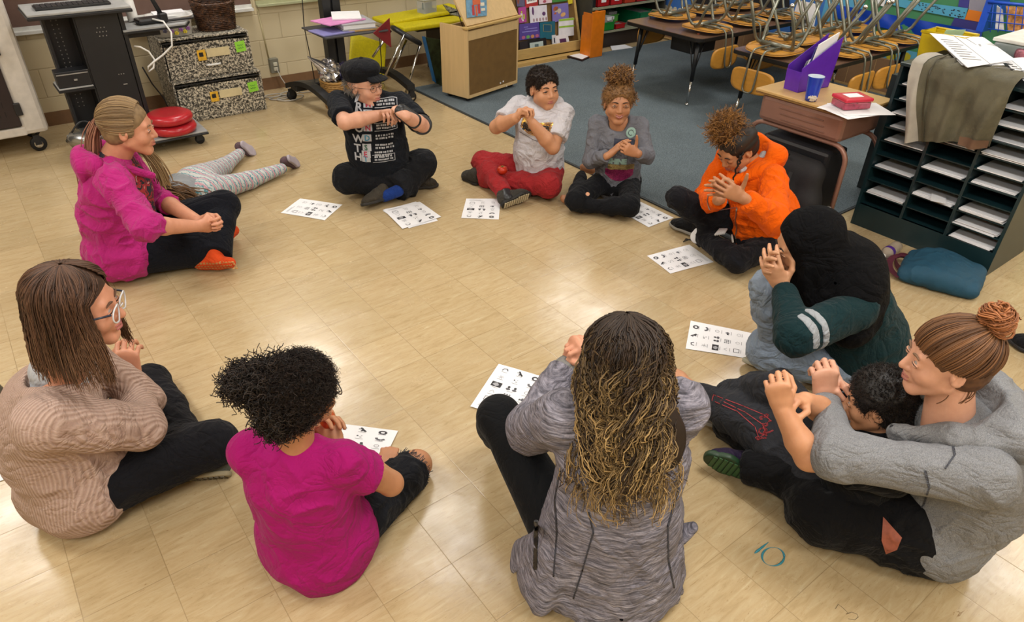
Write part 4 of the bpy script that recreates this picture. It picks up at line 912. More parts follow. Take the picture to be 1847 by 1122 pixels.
m.hull8([fb(0, 0, 0), fb(Lf, 0, 0), fb(Lf, Wf, 0), fb(0, Wf, 0), fb(0, 0, .004), fb(Lf, 0, .004), fb(Lf, Wf, .004), fb(0, Wf, .004)]); m.build('body', PUR, t)
for k, (b, c, h, lab) in enumerate(((.02, PAPER, .29, 'white booklet farthest back in the purple file'), (.035, mat('indigo_book', '#2f2f78', .4), .27, 'indigo booklet in the purple file'), (.055, PAPER, .2, 'white sheets leaning in the purple file'), (.07, mat('striped', '#8c8c92', .5, var=.6, vscale=80), .19, 'grey printed booklet in the purple file'))):
    tag(MB().hull8([fb(.06, b, .006), fb(.22, b, .006), fb(.22, b+.006, .006), fb(.06, b+.006, .006), fb(.10, b+.002, h-.04), fb(.26, b+.002, h+.02), fb(.26, b+.008, h+.02), fb(.10, b+.008, h-.04)]) and None or MB().poly([fb(.06, b, .006), fb(.22, b, .006), fb(.255, b, h), fb(.11, b, h-.05)], .007, a2).build('booklet', c), lab, 'booklet')
p = G(1450, 181, z)+[.03, -.02, 0]
t = thing('plastic_cup', p, 'bright blue plastic cup with a white inside on the small desk', 'cup')
MB().m(0).lathe(p, [(0, 0), (.029, 0), (.032, .02), (.035, .06), (.042, .122), (.0435, .125), (.0435, .128)], 32).build('body', mat('cup_blue', '#1d3fb4', .25), t)
MB().lathe(p, [(.0425, .128), (.039, .115), (.03, .012), (0, .01)], 32).build('lining', mat('cup_white', '#c9d3de', .35), t)
tag(crumple('tissue', G(1464, 183, z)+[0, 0, .020], (.022, .018, .016), mat('tissue_white', '#cfc5b4', .8), seed=5), 'crumpled tissue beside the blue cup', 'tissue')
for k, (pp, rz) in enumerate((((1540, 200), .2), ((1530, 195), .5), ((1552, 198), -.1))):
    c = G(*pp, z); tag(MB().box(c+[0, 0, .001+.0016*k], (.2, .27, .0012), rz+1.1).build('paper_sheet', PAPER), 'white sheet under the pink box on the desk, %s of three' % ['lowest', 'middle', 'topmost'][k], 'paper', 'sheets under the pink box')
c = G(1533, 193, z+.006); rz = 1.15
t = thing('pencil_box', c, 'small clear box with a red lid and white label on papers', 'box')
MB().box(c+[0, 0, .021], (.115, .155, .036), rz, bev=.006).build('body', mat('pink_clear', '#b04560', .2, alpha=.7, var=.3, vscale=60), t)
MB().box(c+[0, 0, .05], (.125, .165, .02), rz, bev=.007).build('lid', mat('lid_red', '#bf1f3c', .25), t)
MB().box(c+[0, .0, .0608], (.06, .085, .001), rz).box(c+[0, 0, .0615], (.03, .02, .0005), rz+.6).build('label', PAPER, t)
# --- dark green paper sorter
SG = mat('sorter_green', '#12292d', .35, var=.15, vscale=8); SGI = SG
t = thing('paper_sorter', (4.0, 1.32, 0), 'dark green wooden paper sorter with three columns of open slots', 'sorter')
sx0, sx1, sy0, sy1, sz = 3.80, 4.26, .945, 1.695, .912; NR = 10; zb = .13; pit = (sz-.03-zb)/NR
MB().bb(sx0, sx1, sy0, sy0+.016, 0, sz-.018).build('side_panel', SG, t); MB().bb(sx0, sx1, sy1-.016, sy1, 0, sz-.018).build('side_panel', SG, t)
MB().bb(sx0-.004, sx1, sy0-.004, sy1+.004, sz-.017, sz, .003).build('top', SG, t); MB().bb(sx1-.01, sx1, sy0+.016, sy1-.016, 0, sz-.018).build('back_panel', SG, t)
MB().bb(sx0+.002, sx0+.02, sy0+.016, sy1-.016, 0, zb).build('base_panel', SG, t)
cw = (sy1-sy0-.032)/3
for k in (1, 2): MB().bb(sx0+.001, sx1-.01, sy0+.016+cw*k-.007, sy0+.016+cw*k+.007, zb, sz-.018).build('divider', SG, t)
for c_ in range(3):
    for r in range(NR):
        MB().bb(sx0+.006, sx1-.012, sy0+.016+cw*c_+.007*(c_ > 0), sy0+.016+cw*(c_+1)-.007*(c_ < 2), zb+pit*r-.006, zb+pit*r).build('slot_shelf', SG, t)
# col 2 = leftmost in the photo, rows counted from the top
slots = {2: {0: 1, 1: 1, 2: 1, 3: 1, 4: 2, 6: 1, 8: 3}, 1: {3: 1, 5: 2, 7: 3}, 0: {0: 2, 1: 2, 2: 1, 3: 3, 4: 1, 5: 2, 7: 4, 8: 4, 9: 3}}
cn = ['right column', 'middle column', 'left column']; on = ['top', 'second', 'third', 'fourth', 'fifth', 'sixth', 'seventh', 'eighth', 'ninth', 'lowest']
for c_, d_ in slots.items():
    for r, n_s in d_.items():
        zz = zb+pit*(NR-1-r)+.0008; yc = sy0+.016+cw*(c_+.5); rg = random.Random(c_*50+r); h = .0025*n_s+.002
        m = MB()
        for q in range(n_s): m.box((sx0+.15+rg.uniform(-.012, .01), yc+rg.uniform(-.006, .006), zz+.0005+h*(q+.5)/n_s*1.0+.001*q), (.275, .205, h/n_s), rg.uniform(-.03, .03))
        m.build('paper_stack', PAPER); tag(bpy.data.objects['paper_stack' if 'done_ps' not in globals() else m_name] if False else COL.objects[-1], 'white papers in the %s slot of the %s of the green sorter' % (on[r], cn[c_]), 'papers', 'paper stacks in the sorter slots')
t_ = MB().box((sx0+.02, 1.32-.02, zb+pit*2+.02), (.12, .07, .002), .4).build('paper_slip', PAPER); tag(t_, 'small folded white slip on papers in the middle column', 'paper')
# jacket draped over the sorter
OLV = NT('olive_cloth'); v = OLV.coord('Object'); OLV.base(OLV.ramp(OLV.noise(v, 9, 4), [(.3, srgb('#4e4a3a')), (.7, srgb('#625d49'))])); OLV.p.inputs['Roughness'].default_value = .8; OLV.bump(OLV.noise(v, 30, 5, .65), .5, .012); OLV = OLV.m
t = thing('jacket', (sx0, 1.35, sz), 'olive jacket with a pale stripe draped over the green sorter', 'jacket')
ya, yb = 1.63, 1.15
def jk(u_, v_, off=0.):
    # v 0..0.3 on the top, 0.3..1 hanging down the front; u 0..1 from left to right
    y = ya+(yb-ya)*u_; fold = .016*math.sin(u_*15+v_*2)+.010*math.sin(u_*31+v_*6+1)+.006*math.sin(u_*9-v_*9)
    y -= .11*max(0, v_-.3)/.7*(1-u_)
    if v_ < .3: return np.array([sx0+.17*(1-v_/.3)-.01, y, sz+.028+abs(fold)*.6+off+.010*math.sin(v_*10)])
    f = (v_-.3)/.7; L_ = .375-.02*math.sin(u_*3.0)-.09*u_
    rnd = .035*min(1, f*8); return np.array([sx0-.02-rnd*.5-fold*min(1, f*3+.2)-.012*math.sin(f*3)-off-.014, y+.0*f, sz+.02-L_*f-.012*min(1, f*8)])
MB().grid(lambda a, b: jk(.21+.79*a, b), 46, 46).build('body', OLV, t)
MB().grid(lambda a, b: jk(.0+.12*a, b)+[-.004*math.sin(a*3), 0, .004], 14, 46).build('stripe', mat('stripe_cloth', '#a39d92', .7, bump=.3, bscale=40), t)
MB().grid(lambda a, b: jk(.12+.09*a, b, .003*math.sin(a*3)), 8, 46).build('placket', OLV, t)
MB().tube([jk(.20+.012*math.sin(b_*7), b_, .012) for b_ in np.linspace(.1, 1, 24)], .0035, 6).build('zipper', mat('zip_brown', '#3f3a2a', .4), t)
MB().grid(lambda a, b: jk(.64+.34*a, .93+.09*b, .006)+[0, 0, -.012*math.sin(a*3.1)*b], 14, 4).build('cuff_lining', mat('lining_tan', '#6a4f3c', .7), t)
for k, (pxs, lab) in enumerate(([[(1686, 70), (1765, 66), (1812, 118), (1735, 118)], 'lowest sheet of the fan of worksheets on the olive jacket'], [[(1680, 66), (1772, 67), (1824, 112), (1742, 121)], 'middle sheet of the fan of worksheets on the olive jacket'], [[(1676, 62), (1775, 68), (1832, 108), (1745, 122)], 'topmost sheet of the fan of worksheets on the olive jacket'])):
    P = [G(*p, sz+.045+.004*k)+[0, 0, .006*(i == 0)] for i, p in enumerate(pxs)]; t = thing('worksheet', P[0], lab, 'worksheet', 'fan of worksheets on the sorter')
    MB().poly([P[0], P[1], P[2]], .0008, ZU).poly([P[0], P[2], P[3]], .0008, ZU).build('sheet', PAPER, t)
    if k == 2:
        m = MB(); e1, e2 = P[1]-P[0], P[3]-P[0]; o_ = P[0]+ZU*.003
        for q in range(9):
            a0 = .12+.05*(q % 2); p = o_+e2*(.2+.07*q)+e1*.08; m.poly([p, p+e1*(.22+.04*(q % 3)), p+e1*(.22+.04*(q % 3))+e2*.012, p+e2*.012], .0005, ZU)
        for (a0, b0, a1_, b1_) in ((.42, .05, .46, .95), (.46, .95, .9, .92), (.9, .92, .95, .4), (.60, .1, .64, .3)): m.tube([o_+e1*a0+e2*b0, o_+e1*a1_+e2*b1_], .0012, 4)
        m.box(o_+e1*.7+e2*.3, (.05, .01, .001), .5); m.build('print', INKL, t)
P = [G(*p, sz+.03) for p in ((1808, 107), (1850, 103), (1872, 130), (1856, 156))]
t = thing('worksheet', P[0], 'sheet with bold lettering at the far right of the sorter top', 'worksheet')
MB().poly([P[0], P[1], P[2]], .001, ZU).poly([P[0], P[2], P[3]], .001, ZU).build('sheet', PAPER, t)
m = MB(); rg = random.Random(2)
for q in range(5):
    for w_ in range(3): p = G(1814+q*8+w_*3, 112+q*4+w_*9, sz+.0325); m.box(p, (.012, .022, .001), .5)
m.build('lettering', INK, t)
# yellow bin, clear box, pouch behind the papers
c = XP(1667, 84, 4.33)
t = thing('storage_bin', (4.32, 1.75, sz), 'yellow open plastic bin standing behind the corner of the sorter', 'bin')
Y2 = mat('yellow_plastic', '#d0b414', .35); yb_ = [XP(1634, 104, 4.36), XP(1697, 92, 4.36)]
lo_ = np.array([4.38, 1.62, .72])
tag(MB().bb(4.3, 4.75, 1.2, 1.95, .70, .72).bb(4.3, 4.32, 1.2, 1.95, 0, .70).bb(4.73, 4.75, 1.2, 1.95, 0, .70).build('low_bookcase', mat('bookcase_dark', '#20282a', .5)), 'low dark bookcase hidden behind the green sorter', 'shelf')
m = MB(); B0 = [(4.36, 1.66), (4.36, 1.88), (4.52, 1.88), (4.52, 1.66)]
cx_, cy_ = 4.44, 1.77
for (a, b) in zip(B0, B0[1:]+B0[:1]):
    def ex(p, k, zz): return np.array([cx_+(p[0]-cx_)*k, cy_+(p[1]-cy_)*k, zz])
    m.hull8([ex(a, .85, .721), ex(b, .85, .721), ex(b, .82, .721), ex(a, .82, .721), ex(a, 1.05, .965), ex(b, 1.05, .965), ex(b, 1.01, .965), ex(a, 1.01, .965)])
m.bb(4.37, 4.51, 1.67, 1.87, .721, .726); m.build('body', Y2, t)
MB().tube([ex(p, 1.06, .965) for p in B0], .008, 6, closed=True).build('rim', Y2, t)
tag(MB().poly([(4.40, 1.80, .9), (4.5, 1.74, .9), (4.5, 1.72, .985), (4.4, 1.78, .985)], .002).build('paper_slip', mat('mint_paper', '#a9c9a8', .6)), 'pale green slip sticking out of the yellow bin', 'paper')
t = thing('storage_bin', (4.47, 1.35, .72), 'clear plastic box with a white lid behind the worksheets', 'bin')
MB().bb(4.34, 4.70, 1.21, 1.50, .722, .985, .01).build('body', mat('clear_box', '#a8aeb4', .2, alpha=.6, var=.15), t)
MB().bb(4.33, 4.71, 1.20, 1.51, .987, 1.005, .005).build('lid', mat('lid_white', '#d6d5cf', .4), t)
MB().bb(4.38, 4.66, 1.24, 1.47, .726, .9).build('contents', mat('box_contents', '#6f7478', .6, var=.4, vscale=30), t)
c = G(1846, 101, sz+.03); t = tag(MB().box(c+[0.02, -.02, .005], (.09, .13, .05), .5, bev=.015).build('pencil_pouch', mat('pouch_pink', '#a05c6c', .6, var=.4, vscale=50)), 'pink and blue pencil pouch at the right end of the sorter top', 'pouch')
# --- floor things on the right
def sd(name, prims, m, lab, cat, h=.006, parent=None, fold=None):
    o = sdfobj(name, prims, m, parent, h, fold); return tag(o, lab, cat) if lab else o
TEAL = mat('teal_canvas', '#0d4158', .75, bump=.3, bscale=300, var=.1); MAR = mat('maroon_strap', '#4a1426', .7)
t = thing('tote_bag', G(1700, 500), 'teal canvas bag with maroon straps lying on the tile floor', 'bag')
Q = [G(*p, .03) for p in ((1628, 503), (1648, 462), (1768, 486), (1750, 536))]; cc = sum(Q)/4
pr = []
for k in range(7):
    f = k/6; a = lerp(Q[0], Q[3], f); b = lerp(Q[1], Q[2], f); hh = .035+.022*math.sin(math.pi*min(1, f*1.05+.05))
    i_ = (b-a)*.14; pr.append(ec(a+i_+[0, 0, hh-.028], b-i_+[0, 0, hh-.028], (hh*.9, hh*.9), k=.05))
pr.append(pl((0, 0, .003), (0, 0, -1)))
sdfobj('body', pr, TEAL, t, .006, [(.004, 9), (.002, 22)], sm=2)
m = MB()
for s, (pa, pb, pc, pd) in enumerate((((1640, 463), (1608, 452), (1588, 478), (1622, 500)), ((1648, 470), (1620, 447), (1600, 470), (1630, 490)))):
    a, b, c_, d_ = G(*pa, .06), G(*pb, .045), G(*pc, .02), G(*pd, .03); n = 16
    path = [a*(1-f)**3+3*b*f*(1-f)**2+3*c_*f*f*(1-f)+d_*f**3 for f in np.linspace(0, 1, n)]
    for p0, p1 in zip(path, path[1:]):
        w_ = np.array([0, 0, .014]) if s else nrm(np.cross(p1-p0, ZU))*.015; th = nrm(np.cross(p1-p0, w_))*.0015
        m.hull8([p0-w_-th, p1-w_-th, p1+w_-th, p0+w_-th, p0-w_+th, p1-w_+th, p1+w_+th, p0+w_+th])
m.build('strap', MAR, t)
a = G(1659, 487, .07); b = G(1672, 466, .08); mm = MB().tube([a, a+(b-a)*.5+[0, 0, .008], b, b+[.03, -.02, 0]], .004, 6); mm.build('zipper_pull', mat('zip_white', '#a9a9b4', .5), t)
a = G(1591, 463, .034); b = G(1622, 441, .034); ax = nrm(b-a); Lb = .19; b = a+ax*Lb
t = thing('water_bottle', (a+b)/2, 'clear plastic water bottle with purple band lying by the sorter', 'bottle')
MB().lathe(a, [(.011, 0), (.012, .02), (.022, .04), (.032, .06), (.032, .10), (.030, .11), (.032, .125), (.030, .14), (.032, .155), (.030, .18), (.02, .19), (0, .187)], 24, ax).build('body', mat('bottle_clear', '#b3a79a', .08, alpha=.45, var=.2, vscale=30), t)
MB().lathe(a+ax*.062, [(.0325, 0), (.0328, .002), (.0328, .025), (.0325, .027)], 24, ax).build('label', mat('label_purple', '#47257a', .4), t)
MB().lathe(a-ax*.006, [(0, 0), (.015, 0), (.015, .018), (.012, .02)], 18, ax).build('cap', WHITEP, t)
# black backpack in front of the desk
BP = mat('backpack_black', '#141417', .75, bump=.3, bscale=250); 
t = thing('backpack', (3.42, 1.98, 0), 'black backpack leaning under the desk behind the orange hoodie', 'backpack')
pr = [ec((3.42, 1.80, .07), (3.42, 2.18, .07), (.07, .07), k=.05), ec((3.43, 1.80, .2), (3.43, 2.18, .2), (.075, .09), k=.07), ec((3.45, 1.82, .34), (3.45, 2.16, .34), (.06, .08), k=.07), ec((3.34, 1.86, .14), (3.34, 2.1, .14), .05, k=.02), pl((0, 0, .01), (0, 0, -1))]
sdfobj('body', pr, BP, t, .008, [(.006, 8)], sm=2)
MB().m(0).tube([(3.34, 1.88, .36), (3.31, 1.87, .25), (3.30, 1.84, .12)], .012, 6).tube([(3.34, 2.08, .36), (3.31, 2.1, .25), (3.30, 2.12, .12)], .012, 6).tube([(3.40, 1.95, .42), (3.37, 1.97, .46), (3.37, 2.02, .46), (3.40, 2.04, .42)], .008, 6).build('strap', BP, t)
tag(MB().box((3.62, 2.0, .27), (.2, .42, .36), .0, bev=.02).bb(3.53, 3.71, 1.8, 2.2, .0, .09).build('storage_box', mat('dark_tote', '#18181b', .45)), 'dark grey soft box under the small desk, behind the backpack', 'box')
p = G(1497, 380, .0); t = thing('small_bottle', p, 'small clear bottle with pink label beside the black backpack', 'bottle')
p = np.array([3.50, 1.70, 0.009])
MB().lathe(p, [(0, 0), (.028, 0), (.03, .01), (.03, .11), (.013, .14), (.011, .15)], 20).build('body', mat('bottle_clear', '#b3a79a', .08, alpha=.45), t)
MB().lathe(p, [(.0305, .03), (.0305, .09)], 20).build('label', mat('label_pink', '#8c3c48', .4), t); MB().lathe(p, [(.0, .17), (.013, .17), (.013, .149)], 16).build('cap', WHITEP, t)
# --- number drawn on the floor, scribble
MARK = mat('teal_marker', '#2f7f90', .5, var=.2, vscale=80)
m = MB().tube([G(1361+f*25, 998-f*20, .0006) for f in np.linspace(0, 1, 8)], [.0012, .004, .0045, .003, .0035, .0025, .0015, .001], 4)
o_ = [G(1394.5+20*math.cos(a), 1004+17*math.sin(a)*.98, .0006) for a in np.linspace(0, 2*math.pi, 40)]; m.tube(o_, [.0022+.0014*math.sin(k*.37) for k in range(40)], 4)
m.build('floor_number', MARK); tag(bpy.data.objects['floor_number'], 'number 10 drawn on the floor tile in teal marker', 'drawing')
m = MB().tube([G(*p, .0004) for p in ((1507, 1098), (1512, 1090), (1520, 1096), (1530, 1106), (1526, 1108), (1536, 1104), (1546, 1108), (1548, 1113), (1542, 1118), (1530, 1116))], .0008, 4)
m.build('floor_scribble', mat('pencil', '#6a5b45', .6)); tag(bpy.data.objects['floor_scribble'], 'faint pencil scribble on the floor near the bottom edge', 'drawing')
# chair leg at the left edge
a = G(24, 736); t = thing('chair_leg_tube', a, 'grey metal chair leg reaching in at the left edge', 'chair')
MB().tube([a+[0, 0, .012], D(0, 702, dep(a)-.02), D(-120, 590, dep(a)-.1)], .0115, 10).build('tube', mat('dark_steel', '#5d5d5b', .3, .6), t); MB().lathe(a, [(0, 0), (.014, 0), (.014, .014), (.010, .022)], 12).build('foot', RUB, t)
# ================================================================ people: body parts as implicit primitives
def skinmat(name, hexc, lipred=.0):
    n = NT(name); c = srgb(hexc); v = n.coord('Object')
    n.base(n.ramp(n.noise(v, 30, 4, .6), [(.3, [c[0]*.93, c[1]*.88, c[2]*.86]), (.7, [min(1, c[0]*1.05), c[1]*1.04, c[2]*1.03])]))
    n.p.inputs['Roughness'].default_value = .5; n.p.inputs['Subsurface Weight'].default_value = .12
    n.p.inputs['Subsurface Radius'].default_value = (.012, .005, .003); n.p.inputs['Subsurface Scale'].default_value = .6
    n.bump(n.noise(v, 260, 3), .06, .002); return n.m
def wrinkle(n, v, k=1.):
    """height of soft creases for a bump"""
    r = n.math('POWER', n.math('ABSOLUTE', n.math('MULTIPLY', n.math('SUBTRACT', n.noise(v, 7, 3, .5, 1.6), .5), 2.)), .7)
    r2 = n.math('POWER', n.math('ABSOLUTE', n.math('MULTIPLY', n.math('SUBTRACT', n.noise(v, 15, 3, .55, 1.2), .5), 2.)), .8)
    return n.math('ADD', n.math('MULTIPLY', r, 3.2*k), n.math('MULTIPLY', r2, 1.3*k))
def cloth(name, hexc, var=.07, rough=.85, b=.35, bs=350, b2=.7, sheen=.04):
    n = NT(name); c = srgb(hexc); v = n.coord('Object')
    n.base(n.ramp(n.noise(v, 7, 5, .6), [(.3, [x*(1-var) for x in c]), (.7, [min(1, x*(1+var)) for x in c])])); n.p.inputs['Roughness'].default_value = rough
    n.p.inputs['Sheen Weight'].default_value = sheen; n.p.inputs['Specular IOR Level'].default_value = .12
    h = n.math('ADD', n.math('MULTIPLY', n.noise(v, bs, 2), b*.25), wrinkle(n, v, b2)); n.bump(h, .55, .01); return n.m
def hairmat(name, c0, c1, tip=None, rough=.45):
    n = NT(name); a = n.new('ShaderNodeAttribute'); a.attribute_name = 'hv'; base = n.ramp(a.outputs['Fac'], [(0, srgb(c0)), (1, srgb(c1))])
    if tip:
        t = n.new('ShaderNodeAttribute'); t.attribute_name = 'ht'; base = n.mix(t.outputs['Fac'], base, srgb(tip))
    n.base(base); n.p.inputs['Roughness'].default_value = rough+.08; n.p.inputs['Specular IOR Level'].default_value = .35; return n.m
def frame(fwd, up=UP):
    f = nrm(fwd); x = nrm(np.cross(f, up)); z = np.cross(x, f); return np.array([x, f, z])
class Head:
    """head frame: x = the person's right, y = facing, z = up; origin between the ears at eye level"""
    def __init__(s, C, fwd, up=UP, sc_=1., jaw=1., nose=1., wide=1.):
        s.C = np.asarray(C, float); s.A = frame(fwd, up); s.s = sc_; s.jaw = jaw; s.nose = nose; s.wide = wide
    def p(s, x, y, z): return s.C+(np.array([x*s.wide, y, z])*s.s)@s.A
    def e(s, c, r, k=.01, op='u', rot=None):
        A = s.A if rot is None else rot@s.A; return el(s.p(*c), np.array([r[0]*s.wide, r[1], r[2]])*s.s, A, k*s.s, op)
    def c(s, a, b, ra, rb=None, k=.01, op='u', w=None):
        sc = lambda r: None if r is None else (np.array(r)*s.s if np.ndim(r) else r*s.s)
        return ec(s.p(*a), s.p(*b), sc(ra), sc(rb), None if w is None else np.array(w)@s.A, k*s.s, op)
    def prims(s, mouth=0):
        j = s.jaw; P = [s.e((0, -.014, .030), (.074, .093, .084), .01), s.e((0, .030, -.020), (.059, .060, .080), .03),
             s.c((-.046*j, .012, -.052), (-.012, .064, -.092), .022, .019, .02), s.c((.046*j, .012, -.052), (.012, .064, -.092), .022, .019, .02),
             s.c((-.010, .070, -.094), (.010, .070, -.094), .016, None, .012),
             s.e((-.036, .058, -.030), (.026, .026, .026), .02), s.e((.036, .058, -.030), (.026, .026, .026), .02),
             s.c((-.034, .074, .022), (.034, .074, .022), (.012, .010), None, .014, w=(0, 0, 1)),
             s.c((0, .082, .012), (0, .103*s.nose, -.026), (.009, .010), (.011, .011), .008), s.c((-.011, .093, -.030), (.011, .093, -.030), .008, None, .005),
             s.e((0, .080, -.056), (.024, .016, .018), .010),
             s.e((-.032, .098, .001), (.017, .015, .012), .010, 's'), s.e((.032, .098, .001), (.017, .015, .012), .010, 's'),
             s.e((-.032, .0775, .001), (.0145, .013, .012), .004), s.e((.032, .0775, .001), (.0145, .013, .012), .004)]
        for sx in (-1, 1):
            P += [s.e((sx*.075, -.004, -.006), (.007, .019, .031), .006, rot=None), s.e((sx*.081, .000, -.004), (.006, .011, .020), .004, 's'), s.e((sx*.077, .008, -.008), (.006, .005, .010), .003)]
        return P
    def neck(s, base, r=.052, r2=.060, k=.02): return ec(s.p(0, -.018, -.055), base, r*s.s, r2*s.s, None, k)
    def features(s, par, lip, brow, iris='#2a1c14', eyes=True, open_=1., smile=0., skin=None, lids=None, gaze=None):
        gz = s.A[1] if gaze is None else nrm(s.A[1]+gaze)
        lm = mat('lip_'+lip[1:], lip, .45, var=.08, vscale=120); bm = mat('brow_'+brow[1:], brow, .8)
        cz = -.056
        up = [s.p(x, .0955-abs(x)*.32, cz+.003+smile*abs(x)*abs(x)*14-.002*(abs(x) < .003)) for x in np.linspace(-.022, .022, 9)]
        lo = [s.p(x, .0955-abs(x)*.34, cz-.0075+smile*abs(x)*abs(x)*20+.11*abs(x)*0) for x in np.linspace(-.019, .019, 9)]
        m = MB().tube(up, [.0012*s.s]+[.0036*s.s]*7+[.0012*s.s], 8).tube(lo, [.0012*s.s]+[.0045*s.s]*7+[.0012*s.s], 8); m.build('lips', lm, par)
        if smile > 1: MB().tube([s.p(x, .0945-abs(x)*.3, cz-.002+smile*x*x*16) for x in np.linspace(-.015, .015, 7)], .0028*s.s, 6).build('teeth', mat('teeth', '#d8cfc0', .3), par)
        for sx in (-1, 1):
            MB().tube([s.p(sx*x, .0905-.45*(x-.012)**1.35*1.0, .021+.006*math.sin((x-.012)/.034*2.6)) for x in np.linspace(.012, .048, 8)], [.0014*s.s, .003*s.s, .0034*s.s, .0034*s.s, .003*s.s, .0026*s.s, .0019*s.s, .001*s.s], 6).build('eyebrow', bm, par)
            if eyes:
                c = (sx*.032, .0785, .001); e_ = MB().lathe(s.p(*c), [(max(1e-4, .0122*math.sin(a))*s.s, -.0122*math.cos(a)*s.s*1.04) for a in np.linspace(.01, math.pi-.01, 12)], 18, s.A[1]); eo = e_.build('eye', mat('sclera', '#8f867e', .5, var=0), par)
                MB().lathe(s.p(*c), [(0, .01302*s.s), (.0064*s.s, .0116*s.s+.0002), (.0066*s.s, .0104*s.s)][::-1], 16, gz).build('iris', mat('iris_'+iris[1:], iris, .15, var=0), eo)
                # lids
                lid = skin or lm
                for zz, am in ((.0068*open_, 1), (-.0058*open_, -1)):
                    MB().tube([s.p(sx*(.032+x), .0925-x*x*26-.0008-abs(zz)*.15, .001+zz*(1-(x/.0165)**2)) for x in np.linspace(-.0155, .0155, 9)], .0022*s.s, 6).build('eyelid', lid, par)
                MB().tube([s.p(sx*(.032+x), .0935-x*x*26-.0068*open_*.15, .0004+.0062*open_*(1-(x/.0165)**2)) for x in np.linspace(-.0155, .0165, 9)], .0014*s.s, 5).build('eyelash', mat('lash', '#17100c', .8), par)
            else:
                MB().tube([s.p(sx*(.032+x), .0915-x*x*20, -.003-.003*(1-(x/.015)**2)) for x in np.linspace(-.0145, .0145, 9)], .0011*s.s, 5).build('eyelash', bm, par)
    def cap(s, t=.012, front=.078, low=-.065, k=.012, hairline=.045, side=.0):
        """close hair cap: skull grown by t, cut at the face and nape"""
        P = [s.e((0, -.016, .033), (.076+t, .094+t, .085+t), .01), s.e((0, -.035, -.02), (.066+t, .066+t, .062+t), .02),
             s.e((0, .135, -.045), (.098, .085, .092+hairline*0), .012, 's'), pl(s.p(0, front, hairline), nrm(np.array([0, 1., -.42])@s.A), 'i', .01*s.s), pl(s.p(0, 0, low), nrm(np.array([0, .35, -1.])@s.A), 'i', .01*s.s)]
        for sx in (-1, 1): P.append(s.e((sx*.085, .012+side*.4, -.020), (.032, .024+side, .042+side*.8), .006, 's'))
        return P
def hand(wr, f, n, side, curl=(30, 40, 25), spread=5, thumb=(.3, .3), s=1., curls=None):
    """prims of one hand; f finger direction, n palm normal (out of the palm), side 'R' or 'L'; thumb=(lift over palm, close)"""
    wr = np.asarray(wr, float); f = nrm(f); n = nrm(np.asarray(n)-f*(np.asarray(n)@f)); t = np.cross(f, n)*(1 if side == 'R' else -1)
    P = [ec(wr-f*.012*s, wr+f*.030*s, (.024*s, .0175*s), (.031*s, .016*s), t, .008), ec(wr+f*.028*s, wr+f*.078*s, (.031*s, .0155*s), (.0385*s, .0125*s), t, .008),
         ec(wr+(f*.018+t*.015+n*.008)*s, wr+(f*.052+t*.026+n*.010)*s, .0145*s, .0125*s, None, .008), ec(wr+(f*.02-t*.018+n*.006)*s, wr+(f*.06-t*.024+n*.005)*s, .012*s, .010*s, None, .008)]
    cu = curls or [curl]*4
    for i in range(4):
        sp = math.radians(spread*(1.4-i)); d0 = nrm(f*math.cos(sp)+t*math.sin(sp)); b = wr+(f*(.084, .088, .084, .075)[i]+t*(.030, .010, -.010, -.028)[i])*s
        L = np.array([.044, .026, .020])*(.93, 1.03, .96, .76)[i]*s; a = 0; r = (.0090, .0092, .0088, .0078)[i]*s
        for j in range(3):
            a += math.radians(cu[i][j]); d = d0*math.cos(a)+n*math.sin(a); e = b+d*L[j]; P.append(ec(b, e, r*(1, .93, .88)[j], r*(.93, .88, .74)[j], None, .0022 if j else .004)); b = e
    lift, close = thumb; b = wr+(f*.028+t*.024+n*.006)*s
    for j, (L, r0, r1) in enumerate(((.040, .0125, .0105), (.031, .0103, .0092), (.025, .0092, .0072))):
        d = nrm(f*(.62+.12*j)+t*(.75-.45*j-close*(.6+.35*j))+n*(lift+close*.4)); e = b+d*L*s; P.append(ec(b, e, r0*s, r1*s, None, .004)); b = e
    return P
def armskin(sh, elb, wr, s=1., k=.012):
    return [ec(sh, elb, .043*s, .036*s, None, k), ec(elb, lerp(elb, wr, .35), .036*s, .0385*s, None, k), ec(lerp(elb, wr, .35), wr, .0385*s, (.026*s), None, k)]
def bodycore(J, s):
    """hidden trunk that keeps the body one surface"""
    return [ec(J['pel'], lerp(J['pel'], J['sh'], .5), (.11*s, .075*s), (.09*s, .07*s), J['wS'], .03), ec(lerp(J['pel'], J['sh'], .5), lerp(J['pel'], J['sh'], .85), (.095*s, .07*s), (.12*s, .075*s), J['wS'], .03), ec(J['shL'], J['shR'], .04*s, None, None, .03)]
def torso(J, s, hip=(.165, .115), waist=(.135, .105), chest=(.155, .11), bend=0., sh_r=.055, wt=.38, ct=.74, k=.05):
    P0 = J['pel']; P3 = J['sh']; ax = nrm(P3-P0); back = -J['fw']
    P1 = lerp(P0, P3, wt)+back*bend*s; P2 = lerp(P0, P3, ct)+back*bend*.9*s; w0 = nrm(J['wH']); w3 = nrm(J['wS']); w1 = nrm(w0+w3)
    m = lambda r: (r[0]*s, r[1]*s)
    return [ec(P0, P1, m(hip), m(waist), w1, k), ec(P1, P2, m(waist), m(chest), w3, k), ec(P2, lerp(P2, P3, .62), m((chest[0]*1.0, chest[1]*.96)), m((chest[0]*.86, chest[1]*.66)), w3, k),
            ec(J['shL'], J['shR'], (sh_r*s*1.05, sh_r*s*.9), None, back, k)]
